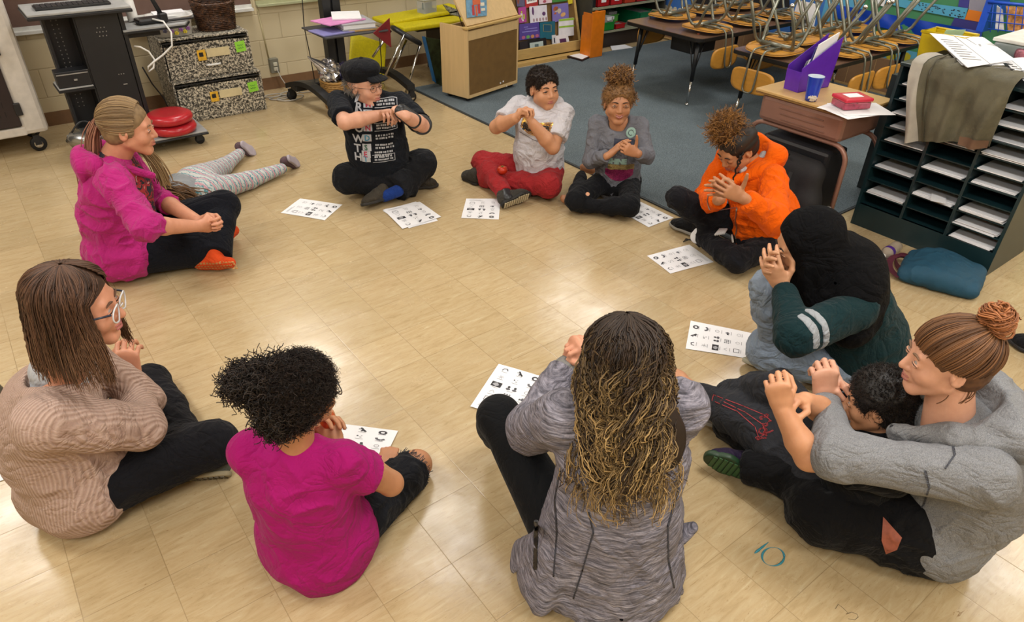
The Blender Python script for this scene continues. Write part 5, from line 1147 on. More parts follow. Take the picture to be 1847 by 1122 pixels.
def setup(J):
    J['sh'] = (J['shL']+J['shR'])/2; J['wS'] = nrm(J['shR']-J['shL'])
    if 'hipR' in J: J['wH'] = nrm(J['hipR']-J['hipL'])
    else: J['wH'] = J.get('wH', J['wS'])
    up = nrm(J['sh']-J['pel']); J['fw'] = nrm(np.cross(up, J['wS'])); return J
def shoulders(mid, right, half): r = nrm(right); return {'shR': mid+r*half, 'shL': mid-r*half}
def hips(pel, right, half=.09): r = nrm(right); return {'hipR': pel+r*half, 'hipL': pel-r*half}
def leg(h, kn, an, s, rt=.088, rk=.062, rc=.058, ra=.042, flat=2, k=.03, calf=.35):
    c = lerp(kn, an, calf)
    return [ec(h, kn, rt*s, rk*s, None, k), ec(kn, c, rk*s*.98, rc*s, None, k), ec(c, an, rc*s, ra*s, None, k, flat=flat)]
def skirt(J, pel, r, rt, s, knR, knL, f=.22, g=.014, k=.04):
    """garment hem that covers the hips of the trousers"""
    r = np.array(r)+g; return [el(pel-[0, 0, .01], r, k=k), ec(J['hipR'], lerp(J['hipR'], knR, f), rt*s+g, rt*s+g-.004, None, k, flat=2), ec(J['hipL'], lerp(J['hipL'], knL, f), rt*s+g, rt*s+g-.004, None, k, flat=2)]
def sleeve(sh, elb, wr, s, r0=.058, r1=.05, r2=.04, end=.95, k=.02, elbk=.02):
    w = lerp(elb, wr, end); return [ec(sh, elb, r0*s, r1*s, None, k), ec(elb, w, r1*s*.98, r2*s, None, elbk, flat=2)]
FLOORCUT = pl((0, 0, .003), (0, 0, -1), 'i', .004)
def shoe(par, heel, toe, down, s=1., upper=None, sole=None, name='shoe', tread=None, laces=None, high=.07, thick=.018, wid=1.):
    """heel, toe = points on the sole's mid line (sole surface); down = outward normal of the sole"""
    heel = np.asarray(heel, float); toe = np.asarray(toe, float); f = nrm(toe-heel); L = np.linalg.norm(toe-heel); d = nrm(np.asarray(down)-f*(np.asarray(down)@f)); w = np.cross(f, d); u_ = -d
    q = lambda a, h_: heel+f*a*L+u_*h_
    ball = q(.70, .028); P = [ec(q(.14, .040), q(.45, .040), (.033*wid*s, .040*s), (.036*wid*s, .040*s), w, .02), ec(q(.45, .036), ball, (.036*wid*s, .038*s), (.047*wid*s, .030*s), w, .02), ec(ball, q(.87, .022), (.046*wid*s, .030*s), (.036*wid*s, .024*s), w, .02),
         ec(q(.16, .045), q(.2, high), (.034*wid*s, .038*s), (.036*wid*s, .04*s), w, .015), pl(q(0, thick*.6), d, 'i', .004)]
    o = sdfobj(name, P, upper, par, .004, sm=1)
    S_ = [ec(q(.13, thick*.5), q(.45, thick*.5), (.036*wid*s, .04*s), (.036*wid*s, .04*s), w, .01), ec(q(.45, thick*.5), q(.70, thick*.5), (.036*wid*s, .04*s), (.049*wid*s, .04*s), w, .01), ec(q(.70, thick*.5), q(.88, thick*.5), (.048*wid*s, .04*s), (.036*wid*s, .04*s), w, .01), pl(q(0, 0), d, 'i', .003), pl(q(0, thick), u_, 'i', .003)]
    so = sdfobj('sole', S_, sole or upper, o, .004, sm=0)
    if tread is not None:
        m = MB()
        for k in range(11):
            a = .06+.085*k; hw = (.026 if a < .5 else .036)*wid*s*(1-max(0, a-.8)*1.8); m.box(q(a, -.0015), (.012*s, hw*2, .004), ax=[f, w, d])
        m.build('tread', tread, o)
    if laces is not None:
        m = MB()
        for k in range(4): a = .42+.08*k; m.tube([q(a, .03)+w*.03*s, q(a+.01, .075-.008*k)+w*.015*s, q(a+.01, .077-.008*k)-w*.015*s, q(a, .03)-w*.03*s], .004*s, 6)
        m.build('laces', laces, o)
    return o
def strands(par, name, P, R, m, hv=None, ht=None, sides=4):
    V, F, t = tubes(P, R, sides); Sn, Mn, _ = P.shape
    hvv = np.broadcast_to((hv if hv is not None else RNG.random(Sn))[:, None, None], (Sn, Mn, sides)).reshape(-1)
    at = {'hv': hvv}
    if ht is not None: at['ht'] = np.broadcast_to(ht[:, :, None], (Sn, Mn, sides)).reshape(-1)
    return npmesh(name, V, F, m, par, True, at)
def capmesh(par, name, prims, m, h=.005, fold=None, sm=1):
    V, F = sdfmesh(prims, h); V = smoothmesh(V, F, sm)
    if fold:
        for amp, scl in fold: V = folds(V, vnormals(V, F), amp, scl, 3.)
    return npmesh(name, V, F, m, par, True, {'hv': np.clip(.35+.25*vnoise(V*90), 0, 1)})
def bristles(par, name, prims, m, n=2500, L=.012, r=.0011, curl=0., droop=0., seed=1, M_=4, hcoarse=.008, filt=None):
    """short hairs growing out of the cap surface"""
    V, F = sdfmesh(prims, hcoarse); N = vnormals(V, F); rg = np.random.default_rng(seed)
    idx = rg.integers(0, len(V), n); R0 = V[idx]+rg.normal(0, .003, (n, 3)); D0 = N[idx]+rg.normal(0, .35, (n, 3)); D0 /= np.linalg.norm(D0, axis=1, keepdims=True)
    if filt is not None: k_ = filt(R0); R0 = R0[k_]; D0 = D0[k_]
    n = len(R0); t = np.linspace(0, 1, M_)[None, :, None]; Ls = L*rg.uniform(.6, 1.3, (n, 1, 1))
    P = R0[:, None]+D0[:, None]*Ls*t
    if curl:
        a = np.cross(D0, rg.normal(0, 1, (n, 3))); a /= np.linalg.norm(a, axis=1, keepdims=True)+1e-9; b = np.cross(D0, a); ph = rg.uniform(0, 6.28, (n, 1, 1)); fr = rg.uniform(1.2, 2.6, (n, 1, 1))
        P = P+curl*(a[:, None]*np.cos(ph+fr*6.28*t)+b[:, None]*np.sin(ph+fr*6.28*t))*np.minimum(1, t*3)
    P[..., 2] -= droop*(t[..., 0]**2)
    Rr = np.broadcast_to(r*(1-.6*t[..., 0]), (n, M_)); return strands(par, name, P, Rr, m)
def flowhair(par, name, Hd, m, n=600, L=.35, az=(-150, 150), part=0., thick=.0022, wave=0., wfreq=3., lift=.012, seed=2, M_=26, spreadout=.0, back=0., tips=None, inward=0., front_drop=.0, collide=None, gather=0., Lvar=.18, wphase=1.5, rough=.004):
    """long hair: roots near the parting, over the skull, then falling. az measured from the back of the head (deg)"""
    rg = np.random.default_rng(seed); A = Hd.A; s = Hd.s
    phi = np.radians(rg.uniform(-172, 172, n)); phit = np.clip(phi, math.radians(az[0]), math.radians(az[1]))+rg.normal(0, .06, n); clump = np.floor(phi*9+rg.normal(0, .4, n)); lay = rg.random(n); phc = (clump+.5)/9
    Ls = L*(1-Lvar*rg.random(n))*(1-.0*lay); P = np.zeros((n, M_, 3)); th0 = rg.uniform(.05, .9, n)
    thm = 1.62+.12*rg.normal(0, 1, n)
    rx, ry, rz = .078+lift, .096+lift, .087+lift; sk = (thm-th0)*.09
    for j in range(M_):
        d = Ls*j/(M_-1); on = np.minimum(1, d/np.maximum(sk, 1e-4)); th = th0+(thm-th0)*on; phi_ = phi+(phit-phi)*np.minimum(1, on*1.3); phi_ = phi_+np.where(np.abs(phi-phit) < .3, (phc-phi)*gather*min(1, j/(M_*.5)), 0); phi, phik = phi_, phi
        q = np.stack([np.sin(th)*np.sin(phi)*rx, -np.sin(th)*np.cos(phi)*ry-.014, np.cos(th)*rz+.033], -1)
        q[:, 0] += part*np.cos(th)*.02
        off = (.002+.009*lay)*np.minimum(1, d/.05); q = q+off[:, None]*np.stack([np.sin(phi), -np.cos(phi), 0*phi], -1)
        W_ = Hd.C+(q*s)@A; rest = np.maximum(0, d-sk)*s
        out = np.stack([np.sin(phi), -np.cos(phi), 0*phi], -1)@A; out[:, 2] = 0
        W_[:, 2] -= rest; W_ += out*(spreadout*rest*(1-.0*lay)-inward*rest)[:, None]+(-A[1])*(back*rest)[:, None]
        if wave:
            ph = phc*wphase*2.2+rg.normal(0, .25, n); am = wave*np.minimum(1, d/.14)*(.7+.6*((clump*7.3) % 1))
            W_ += (am*np.sin(d*wfreq*6.28+ph))[:, None]*np.cross(out, UP)+(am*np.cos(d*wfreq*6.28*.93+ph*1.7)*.8)[:, None]*out
        P[:, j] = W_; phi = phik
    P += np.cumsum(rg.normal(0, rough/M_, P.shape), axis=1)
    # slow per-strand drift keeps locks separate
    P += (vnoise(np.stack([clump*.37, clump*.11, np.zeros(n)], -1))*.02)[:, None, None]*np.linspace(0, 1, M_)[None, :, None]*np.cross(UP, A[1])
    if collide is not None: P = collide(P)
    t = np.linspace(0, 1, M_); R = thick*(1-.55*t**3)[None, :]*rg.uniform(.7, 1.3, (n, 1))
    ht = None
    if tips is not None:
        hi = (rg.random(n)*.6+.4*((clump*3.77) % 1)); ht = np.clip((t[None, :]-tips)/(1-tips)*1.5, 0, 1)*np.clip(hi*1.8-.45, 0, 1)[:, None]
    return strands(par, name, P, np.broadcast_to(R, (n, M_)), m, None, ht)
from mathutils.bvhtree import BVHTree
def drape(obj, target, dirn, off=.0018):
    """lays a flat mesh onto another mesh along a direction (prints on shirts)"""
    me = target.data; n = len(me.vertices); co = np.empty(n*3, np.float32); me.vertices.foreach_get('co', co); co = co.reshape(-1, 3)
    bv = BVHTree.FromPolygons([tuple(map(float, v)) for v in co], [tuple(p.vertices) for p in me.polygons]); ey = Vector([float(x) for x in EYE]); d = None if dirn is None else Vector([float(x) for x in nrm(dirn)])
    for v in obj.data.vertices:
        if dirn is None: d = (v.co-ey).normalized()
        h_ = bv.ray_cast(v.co-d*(.15 if dirn is not None else .3), d, 1.2)
        if h_[0] is not None: v.co = h_[0]-d*off
    return obj
def rectgrid(m, o, x, y, w, h, n=10):
    m.grid(lambda a, b: o+x*w*a+y*h*b, max(2, int(n*w/.05)), max(2, int(n*h/.05))); return m
def textdense(name, body, size, m, par, o, x, y, target, dirn, off=.002, bold=0.):
    ob = textmesh(name, body, size, m, par, o, x, y, 0, 'LEFT', bold)
    bm = bmesh.new(); bm.from_mesh(ob.data); bmesh.ops.triangulate(bm, faces=bm.faces[:])
    for _ in range(3):
        es = [e for e in bm.edges if e.calc_length() > .012]
        if not es: break
        bmesh.ops.subdivide_edges(bm, edges=es, cuts=1)
    bmesh.ops.triangulate(bm, faces=bm.faces[:]); bm.to_mesh(ob.data); bm.free(); return drape(ob, target, dirn, off)
# ================================================================ the people in the circle
SK_P = skinmat('skin_fair', '#c98f72'); SK_F = skinmat('skin_pale', '#cc9a80'); SK_B = skinmat('skin_brown', '#b07c58'); SK_T = skinmat('skin_tan', '#c18c68'); SK_O = skinmat('skin_olive', '#c0906e')
PANTB = cloth('black_trousers', '#141518', .1, .9); PANTN = cloth('navy_black_trousers', '#12141b', .1, .9)
def grp(prims_lists): return [p for l in prims_lists for p in l]
# ---- woman in the pink jacket
def pink_woman():
    pel = G(219, 446, .13); s = 1.02
    t = thing('person', G(212, 470), 'woman in a magenta zip jacket with a ponytail and orange grip socks', 'person', None)
    fw = nrm(CRH*.9+CFH*.35); right = np.cross(fw, UP)
    J = {'pel': pel}; mid = D(208, 294, dep(pel)+.0); J.update(shoulders(mid+[0, 0, -.01], right, .165)); J.update(hips(pel, right, .09)); setup(J)
    elR = S(262, 408, J['shR'], .30, -1); wrR = S(355, 408, elR, .26, 1)
    elL = J['shL']+fw*.10-UP*.26+right*-.03; fist = wrR+nrm(wrR-elR)*.05
    wrL = fist-right*.06-fw*.03
    knR = G(352, 448, .10); anR = G(400, 425, .08); knL = S(402, 372, J['hipL'], .44, 1); anL = G(388, 462, .07)
    Hd = Head(D(231, 230, dep(mid)), nrm(CRH*.93+CFH*.22-UP*.14), sc_=1.04)
    body = Hd.prims()+[Hd.neck(J['sh']+[0, 0, .03])]+bodycore(J, s)+armskin(J['shR'], elR, wrR, s)+armskin(J['shL'], elL, wrL, s)
    body += hand(wrR, wrR-elR, -right+UP*.2, 'R', (75, 85, 45), 2, (.2, .9), 1.05)+hand(wrL, fw+right*.2, right, 'L', (60, 70, 40), 2, (.2, .8), 1.0)
    sdfobj('body', body, SK_P, t, .0045); Hd.features(t, '#b0685a', '#7a5a40', '#5a6a70', open_=.75, skin=SK_P)
    tr = [el(pel+fw*.03-[0, 0, .02], (.17, .17, .11), k=.04)]+leg(J['hipR'], knR, anR, s, .105, .088, .07, .06)+leg(J['hipL'], knL, anL, s, .105, .08, .068, .078)+[FLOORCUT]
    sdfobj('trousers', tr, PANTN, t, .006, [(.004, 11)], sm=2)
    PK = cloth('magenta_fleece', '#ab2672', .06, .9, sheen=.1)
    TS = NT('red_print_tee'); v = TS.coord('Object'); TS.base(TS.ramp(TS.noise(v, 26, 3, .6, 1.5), [(.42, srgb('#20222c')), (.5, srgb('#a12a30')), (.6, srgb('#8a2228')), (.66, srgb('#b8b0b2'))], 'CONSTANT')); TS.p.inputs['Roughness'].default_value = .8; TS = TS.m
    sdfobj('tshirt', torso(J, s*.97, hip=(.155, .14), waist=(.14, .13), chest=(.14, .12), bend=-.02)+[ec(J['sh']+[0, 0, -.02], J['sh']+[0, 0, .03], .07, .062, None, .03)], TS, t, .006, [(.003, 10)], sm=2)
    jk_ = torso(J, s, hip=(.17, .145), waist=(.15, .135), chest=(.152, .12), bend=.02, sh_r=.058)
    fr = J['sh']+fw*.16-UP*.2; jk_ += [ec(pel+right*.03-fw*.04+[0, 0, -.02], pel+right*.07+fw*.06+[0, 0, 0], .11, .11, None, .05)]
    jk_ += [ec(J['pel']+fw*.22-right*.02+[0, 0, -.05], J['sh']+fw*.26-right*.06+[0, 0, -.03], (.13, .115), (.12, .11), right, .03, 's')]
    jk_ += sleeve(J['shR'], elR, wrR, s, .066, .060, .052, .22)+sleeve(J['shL'], elL, wrL, s, .06, .055, .05, .3)
    jk_ += skirt(J, pel+fw*.03, (.17, .17, .115), .105, s, knR, knL, .30)
    jk_ += [pl(pel-[0, 0, .112], (0, 0, -1), 'i', .02)]
    sdfobj('jacket', jk_, PK, t, .006, [(.010, 8), (.005, 17)], sm=2)
    hd = [ec(J['sh']-fw*.06+right*.10+[0, 0, .04], J['sh']-fw*.115+[0, 0, .03], (.05, .035), (.06, .04), UP, .03), ec(J['sh']-fw*.115+[0, 0, .03], J['sh']-fw*.05-right*.10+[0, 0, .04], (.06, .04), (.05, .035), UP, .03), ec(J['sh']-fw*.13+[0, 0, .02], J['sh']-fw*.13+[0, 0, -.08], (.11, .03), (.07, .03), right, .04),
          ec(J['sh']+right*.09+[0, 0, .035], J['sh']+fw*.14+right*.05-UP*.05, (.028, .02), (.02, .015), fw, .02)]
    sdfobj('hood', hd, PK, t, .005, [(.006, 12)], sm=2)
    MB().box(G(257, 470, .10)-CFH*.02, (.008, .008, .022)).build('zipper_pull', mat('zip_grey', '#7a747a', .4, .5), t)
    # hair
    HM = hairmat('hair_blonde_grey', '#6b553c', '#a58a63'); capmesh(t, 'hair', Hd.cap(.004, hairline=.055, low=-.05), HM, .004)
    rg = np.random.default_rng(5); n = 800; tie = Hd.p(.0, -.115, .015); ph = rg.uniform(-2.2, 2.2, n); P = np.zeros((n, 16, 3))
    d0 = np.stack([np.sin(ph), .62+.1*np.cos(ph), np.cos(ph)], -1); d0 /= np.linalg.norm(d0, axis=1, keepdims=True); dt = nrm(np.array([0, -1, -.12]))
    for j in range(16):
        f = j/15; q = d0*(1-f)+dt*f; q /= np.linalg.norm(q, axis=1, keepdims=True); P[:, j] = Hd.C+((q*np.array([.0835, .1015, .0945])+[0, -.016, .033])*Hd.s)@Hd.A
    P += rg.normal(0, .0014, (n, 1, 3)); strands(t, 'hair', P, np.full((n, 16), .0016), HM)
    HT = hairmat('hair_tail', '#6e4a3c', '#a87863'); n = 150; P = np.zeros((n, 18, 3)); o = rg.normal(0, 1, (n, 3))
    for j in range(18):
        f = j/17; P[:, j] = tie-Hd.A[1]*(.03*min(1, f*5)+.05*f)+np.array([0, 0, .02*math.sin(min(1, f*3)*3.1)])-UP*.42*f+CRH*(-.04*f)+o*(.008+.018*f)+CRH*(.012*math.sin(f*9))
    strands(t, 'ponytail', P, np.full((n, 18), .0024), HT)
    MB().tube([tie+.017*(math.cos(a)*Hd.A[0]+math.sin(a)*Hd.A[2]) for a in np.linspace(0, 6.28, 16)], .006, 6, closed=True).build('hair_tie', BLKP, t)
    # front lock on the far side
    P = np.zeros((70, 12, 3)); a0 = Hd.p(-.06, -.03, -.05)
    for j in range(12): f = j/11; P[:, j] = a0+fw*(.10*f+.03*math.sin(f*3))-UP*.26*f-right*.03*f+o[:70]*(.006+.008*f)
    strands(t, 'ponytail', P, np.full((70, 12), .0024), HM)
    # orange grip sock
    OR = cloth('orange_sock', '#cf4a1f', .08, .8)
    hl = G(358, 484, .03); to = G(420, 480, .045); f = nrm(to-hl); dn = nrm(-CFH*.85-UP*.35)
    P = [ec(hl-dn*.035, lerp(hl, to, .5)-dn*.03, .036, .036, None, .02), ec(lerp(hl, to, .5)-dn*.03, to-dn*.022-f*.02, .036, .028, None, .02), ec(hl-dn*.045+f*.02, anL+[0, 0, .02], .036, .040, None, .02), pl(hl-dn*.004, dn, 'i', .006), FLOORCUT]
    sk = sdfobj('sock', P, OR, t, .004, sm=1)
    m = MB(); w = np.cross(f, dn)
    for a in range(13):
        for b in range(4):
            c = hl+f*(.0+.016*a-.01)+w*(-.026+.0165*b)-dn*.004; m.box(c, (.011, .008, .003), ax=[f, w, dn])
    g = m.build('grip_dots', mat('grip_cream', '#d7a86a', .6), sk); drape(g, sk, -dn, .001)
    a = lerp(hl, to, .48)-dn*.055; MB().box(a+[0, 0, .012], (.03, .02, .008), ax=[f, w, dn]).build('patch', PAPER, sk)
    sdfobj('sock', [ec(G(405, 428, .06), G(421, 416, .06), .034, .03)], OR, t, .005)
pink_woman()
# ---- man in the cap
def cap_man():
    s = 1.0; pel = G(688, 312, .12); t = thing('person', G(690, 330), 'man in a black newsboy cap and black lettered T-shirt sitting cross-legged', 'person')
    fw = nrm(-CFH*.95+CRH*.12); right = np.cross(fw, UP); J = {'pel': pel}
    mid = D(667, 186, dep(pel)-.0); J.update(shoulders(mid, nrm(right+UP*.02), .175)); J.update(hips(pel, right)); setup(J)
    elR = S(622, 221, J['shR'], .29, -1); wrR = S(690, 207, elR, .25, 1); elL = S(764, 227, J['shL'], .28, -1); wrL = S(731, 209, elL, .2, -1)
    K = (wrR+wrL)/2+UP*.03; fR = nrm(K-wrR+UP*.01); fL = nrm(K-wrL+UP*.04)
    Hd = Head(D(657, 154, dep(mid)-.02), nrm(CRH*.85-CFH*.5+UP*.02), sc_=1.03, jaw=1.1)
    body = Hd.prims()+[Hd.neck(J['sh']+[0, 0, .02], .058, .068), Hd.c((-.02, .05, -.1), (.02, .05, -.1), .028, None, .02)]+bodycore(J, s)+armskin(J['shR'], elR, wrR, 1.1)+armskin(J['shL'], elL, wrL, 1.1)
    body += hand(wrR, fR, -fL+fw*.2, 'R', (60, 60, 30), 3, (.4, .6), 1.05)+hand(wrL, fL, -fR, 'L', (65, 60, 30), 3, (.4, .6), 1.05)
    sdfobj('body', body, SK_F, t, .0045); Hd.features(t, '#a8645a', '#6e6358', '#4a4a40', open_=.7, skin=SK_F)
    knR, knL = G(627, 322, .13), G(762, 296, .16); anL = G(706, 347, .07); anR = G(752, 335, .06)
    PT = cloth('charcoal_trousers', '#191a1d', .12, .9)
    sdfobj('trousers', [el(pel-[0, 0, .01], (.18, .17, .12), k=.04)]+leg(J['hipR'], knR, anR, s, .095, .085, .07, .07)+leg(J['hipL'], knL, lerp(knL, anL, .88), s, .095, .085, .075, .09)+[FLOORCUT], PT, t, .006, [(.004, 12), (.003, 22)], sm=2)
    BT = cloth('black_print_tee', '#15181e', .08, .9)
    sh = torso(J, s, hip=(.175, .15), waist=(.17, .15), chest=(.165, .125), bend=-.02, sh_r=.062)+[ec(J['sh']+[0, 0, -.02], J['sh']+[0, 0, .02], .075, .07, None, .03)]+[ec(J['shR'], lerp(J['shR'], elR, .80), .062, .064, None, .02, flat=2), ec(J['shL'], lerp(J['shL'], elL, .85), .062, .064, None, .02, flat=2)]
    ts = sdfobj('tshirt', sh, BT, t, .006, [(.007, 9), (.003, 20)], sm=2)
    # lettering on the shirt
    WH = mat('print_white', '#a9abb0', .7, var=.05); RD = mat('print_red', '#a8324a', .7); BL = mat('print_blue', '#3a7f9c', .7); GN = mat('print_green', '#2c5a48', .7)
    xd = nrm(-right+UP*.0); yd = nrm(UP*.96+fw*.02); dr = -fw; base = J['pel']+fw*.22
    def at(px, py): d = ray(px, py); return EYE+d*(((base-EYE)@fw)/(d@fw))
    for ch, (px, py) in zip('GROWTH', ((640, 194), (641, 210), (640, 244), (637, 262), (640, 279), (640, 294))):
        textdense('lettering', ch, .062 if ch != 'W' else .06, WH, t, at(px-2, py+3), xd, yd, ts, dr, bold=.0018)
    for (ch, mm, px, py) in (('M', RD, 655, 205), ('I', GN, 656, 220), ('N', RD, 656, 243), ('D', BL, 655, 260), ('S', GN, 655, 276), ('E', RD, 654, 288), ('T', BL, 654, 296)):
        o = at(px, py); m = MB(); rectgrid(m, o-xd*.006-yd*.006, xd, yd, .05, .038); drape(m.build('lettering', WH, t), ts, dr, .0022)
        textdense('lettering', ch, .042, mm, t, o+xd*.004-yd*.002, xd, yd, ts, dr, .0036, .0012)
        m = MB()
        for (dx, dy, w, h) in ((.056, -.008, .125, .003), (.056, .034, .125, .003), (.181, -.008, .003, .045)):
            if ch in 'MNT': rectgrid(m, o+xd*dx+yd*dy, xd, yd, w, h, 8)
        rg = random.Random(ord(ch))
        for r in range(2):
            x_ = .068
            while x_ < .165: w = rg.uniform(.004, .011); rectgrid(m, o+xd*x_+yd*(.019-.016*r), xd, yd, w, .010); x_ += w+rg.choice((.002, .002, .006))
        drape(m.build('lettering', WH, t), ts, dr, .0022)
    # wrist brace, cuff
    sdfobj('wrist_brace', [ec(lerp(elL, wrL, .5), wrL+fL*.05, (.042, .04), (.040, .03), UP, .01)], BLKP, t, .004)
    sdfobj('elbow_band', [ec(lerp(elL, J['shL'], .05), lerp(elL, wrL, .12), .056, .056, None, .01, flat=3)], BLKP, t, .004)
    # cap
    CAPM = cloth('cap_black', '#17181c', .1, .85)
    P = [Hd.e((0, -.015, .085), (.098, .115, .052), .02), Hd.e((0, -.02, .05), (.088, .106, .045), .02), Hd.e((0, .01, .105), (.085, .09, .04), .02), pl(Hd.p(0, 0, .028), nrm(np.array([0, .18, -1.])@Hd.A), 'i', .006)]
    cp_ = sdfobj('cap', P, CAPM, t, .005, [(.005, 14)], sm=2)
    sdfobj('visor', [Hd.c((-.03, .085, .055), (.03, .085, .055), (.04, .009), None, .02, w=(0, 1, -.35)), Hd.e((0, .11, .046), (.062, .035, .008), .02)], CAPM, cp_, .004)
    MB().lathe(Hd.p(0, 0, .143), [(0, .01), (.012, .006), (.014, 0)], 12, Hd.A[2]).build('button', CAPM, cp_)
    GH = hairmat('hair_grey', '#54504a', '#8f8a84'); bristles(t, 'hair', [Hd.e((0, -.03, .0), (.078, .09, .055), .01)], GH, 1400, .022, .0012, 0, .008, filt=lambda X: (((X-Hd.C)@Hd.A.T)[:, 1] < .012)&(((X-Hd.C)@Hd.A.T)[:, 2] < .03)&(((X-Hd.C)@Hd.A.T)[:, 2] > -.05))
    # glasses
    m = MB(); GLM = mat('thin_frame', '#4a4038', .3, .6)
    for sx in (-1, 1): m.tube([Hd.p(sx*.034+.024*math.cos(a), .098-.1*abs(.024*math.cos(a)), .0+.017*math.sin(a)) for a in np.linspace(0, 5.9, 18)], .0011, 5, closed=True).tube([Hd.p(sx*.056, .092, .006), Hd.p(sx*.078, .05, .008), Hd.p(sx*.079, 0, .006)], .0012, 5)
    m.tube([Hd.p(-.011, .1, .004), Hd.p(0, .108, .007), Hd.p(.011, .1, .004)], .0011, 5).build('glasses', GLM, t)
    # shoes, sock
    SH = cloth('hiking_shoe', '#3a352d', .3, .7); SL = mat('sole_dark', '#26231f', .8)
    hl, to = G(706, 357, .02), G(656, 372, .03); dn = nrm(CRH*-.1-CFH*.9-UP*.5)
    shoe(t, hl-dn*.0, to, nrm(-CFH*.5-UP*.9), 1., SH, SL, laces=mat('lace_tan', '#8b7d68', .8))
    sdfobj('sock', [ec(G(718, 344, .085), G(694, 354, .05), .036, .034, None, .01)], cloth('blue_sock', '#1b3678', .1, .8), t, .005)
    shoe(t, G(747, 341, .0)+[0, 0, .005], G(786, 337, .0)+[0, 0, .005], nrm(-UP-CFH*.1), .95, SH, SL)
cap_man()
# ---- boy in white hooded tee, red trousers
def red_boy():
    s = .86; pel = G(972, 306, .11); t = thing('person', G(960, 320), 'boy in a white hooded T-shirt with gold sequins and red trousers', 'person')
    fw = nrm(-CFH*.9-CRH*.42); right = np.cross(fw, UP); J = {'pel': pel}; mid = D(977, 197, dep(pel)+.03); J.update(shoulders(mid, nrm(right), .145)); J.update(hips(pel, right, .08)); setup(J)
    elR = S(895, 229, J['shR'], .235, -1); wrR = S(930, 213, elR, .2, -1); elL = S(997, 266, J['shL'], .235, -1); wrL = S(960, 222, elL, .2, -1)
    K = D(943, 200, dep(wrR)*.5+dep(wrL)*.5); fR = nrm(K-wrR); fL = nrm(K-wrL+UP*.03)
    Hd = Head(D(980, 160, dep(mid)-.02), nrm(CRH*.45-CFH*.85+UP*.05), sc_=.98, jaw=1.05, nose=.97, wide=1.04)
    body = Hd.prims()+[Hd.neck(J['sh']+[0, 0, .02], .05, .058), Hd.e((-.03, .05, -.045), (.03, .03, .03), .03), Hd.e((.03, .05, -.045), (.03, .03, .03), .03)]+bodycore(J, s)+armskin(J['shR'], elR, wrR, 1.12)+armskin(J['shL'], elL, wrL, 1.12)
    body += hand(wrR, fR, -fL+fw*.3, 'R', (55, 65, 30), 3, (.4, .5), .92)+hand(wrL, fL, -fR+UP*.1, 'L', (60, 65, 30), 3, (.4, .5), .92)
    sdfobj('body', body, SK_T, t, .0045); Hd.features(t, '#a55a55', '#33231a', skin=SK_T)
    knR, knL = G(869, 292, .12), G(990, 335, .10); anR = G(912, 350, .07); anL = G(868, 322, .05)
    RD = cloth('red_trousers', '#95272a', .1, .85)
    sdfobj('trousers', [el(pel-[0, 0, .01], (.15, .14, .105), k=.04)]+leg(J['hipR'], knR, anR, s, .09, .072, .066, .055)+leg(J['hipL'], knL, anL, s, .095, .08, .07, .06)+[FLOORCUT], RD, t, .0055, [(.004, 14), (.003, 24)], sm=2)
    WT = cloth('white_tee', '#c2bfc4', .05, .9); n = s
    sh = torso(J, n, hip=(.165, .145), waist=(.165, .15), chest=(.16, .12), bend=-.03, sh_r=.062)+[ec(pel+[0, 0, .0], pel+[0, 0, .12], (.17*n, .15*n), (.15*n, .14*n), right, .05)]+sleeve(J['shR'], elR, wrR, n, .07, .068, .066, .01)+sleeve(J['shL'], elL, wrL, n, .075, .08, .066, .01)
    sh = [p for p in sh if p.kd != 'ec' or True]; cutR = lerp(J['shR'], elR, .72); cutL = lerp(J['shL'], elL, .72)
    sh = torso(J, n, hip=(.165, .145), waist=(.165, .15), chest=(.16, .12), bend=-.03, sh_r=.062)+[ec(pel+[0, 0, -.02], pel+[0, 0, .12], (.17*n, .155*n), (.15*n, .14*n), right, .05), ec(J['shR'], cutR, .066*n, .072*n, None, .02, flat=2), ec(J['shL'], cutL, .068*n, .076*n, None, .02, flat=2)]
    ts = sdfobj('tshirt', sh, WT, t, .0055, [(.006, 10), (.003, 22)], sm=2)
    b = -J['fw']; m_ = J['sh']
    sdfobj('hood', [ec(m_+right*.07+fw*.04+UP*.015, m_+right*.075+b*.05+UP*.035, (.022, .03), (.028, .035), UP, .03), ec(m_+right*.075+b*.05+UP*.035, m_-right*.075+b*.05+UP*.035, (.045, .04), (.045, .04), UP, .03), ec(m_-right*.075+b*.05+UP*.035, m_-right*.06+fw*.05+UP*.01, (.028, .035), (.022, .03), UP, .03), ec(m_-right*.06+fw*.05+UP*.01, m_+fw*.085-UP*.03, .02, .015, None, .03), ec(m_+right*.06+fw*.05+UP*.01, m_+fw*.085-UP*.03, .02, .015, None, .03)], WT, t, .0045, [(.004, 14)], sm=2)
    GOLD = mat('gold_sequin', '#c8962e', .22, .9, var=.6, vscale=160); xd = -right; dr = -fw; base = pel+fw*.2
    def at(px, py): d = ray(px, py); return EYE+d*(((base-EYE)@fw)/(d@fw))
    m = MB(); o = at(926, 243)
    for i in range(34):
        for k in range(11):
            x_, y_ = .0+.0062*i+(.003 if k % 2 else 0), .0068*k-.0016*i*.3+.000028*(i-17)**2*3; m.lathe(o+xd*x_+UP*y_, [(0, .0015), (.0033, .0)], 6, fw)
    g = m.build('sequin_panel', GOLD, t); drape(g, ts, dr, .004)
    textdense('lettering', 'BLESSED', .050, mat('print_dark', '#241a12', .6), t, at(930, 240), xd, UP, ts, dr, .0065, .002)
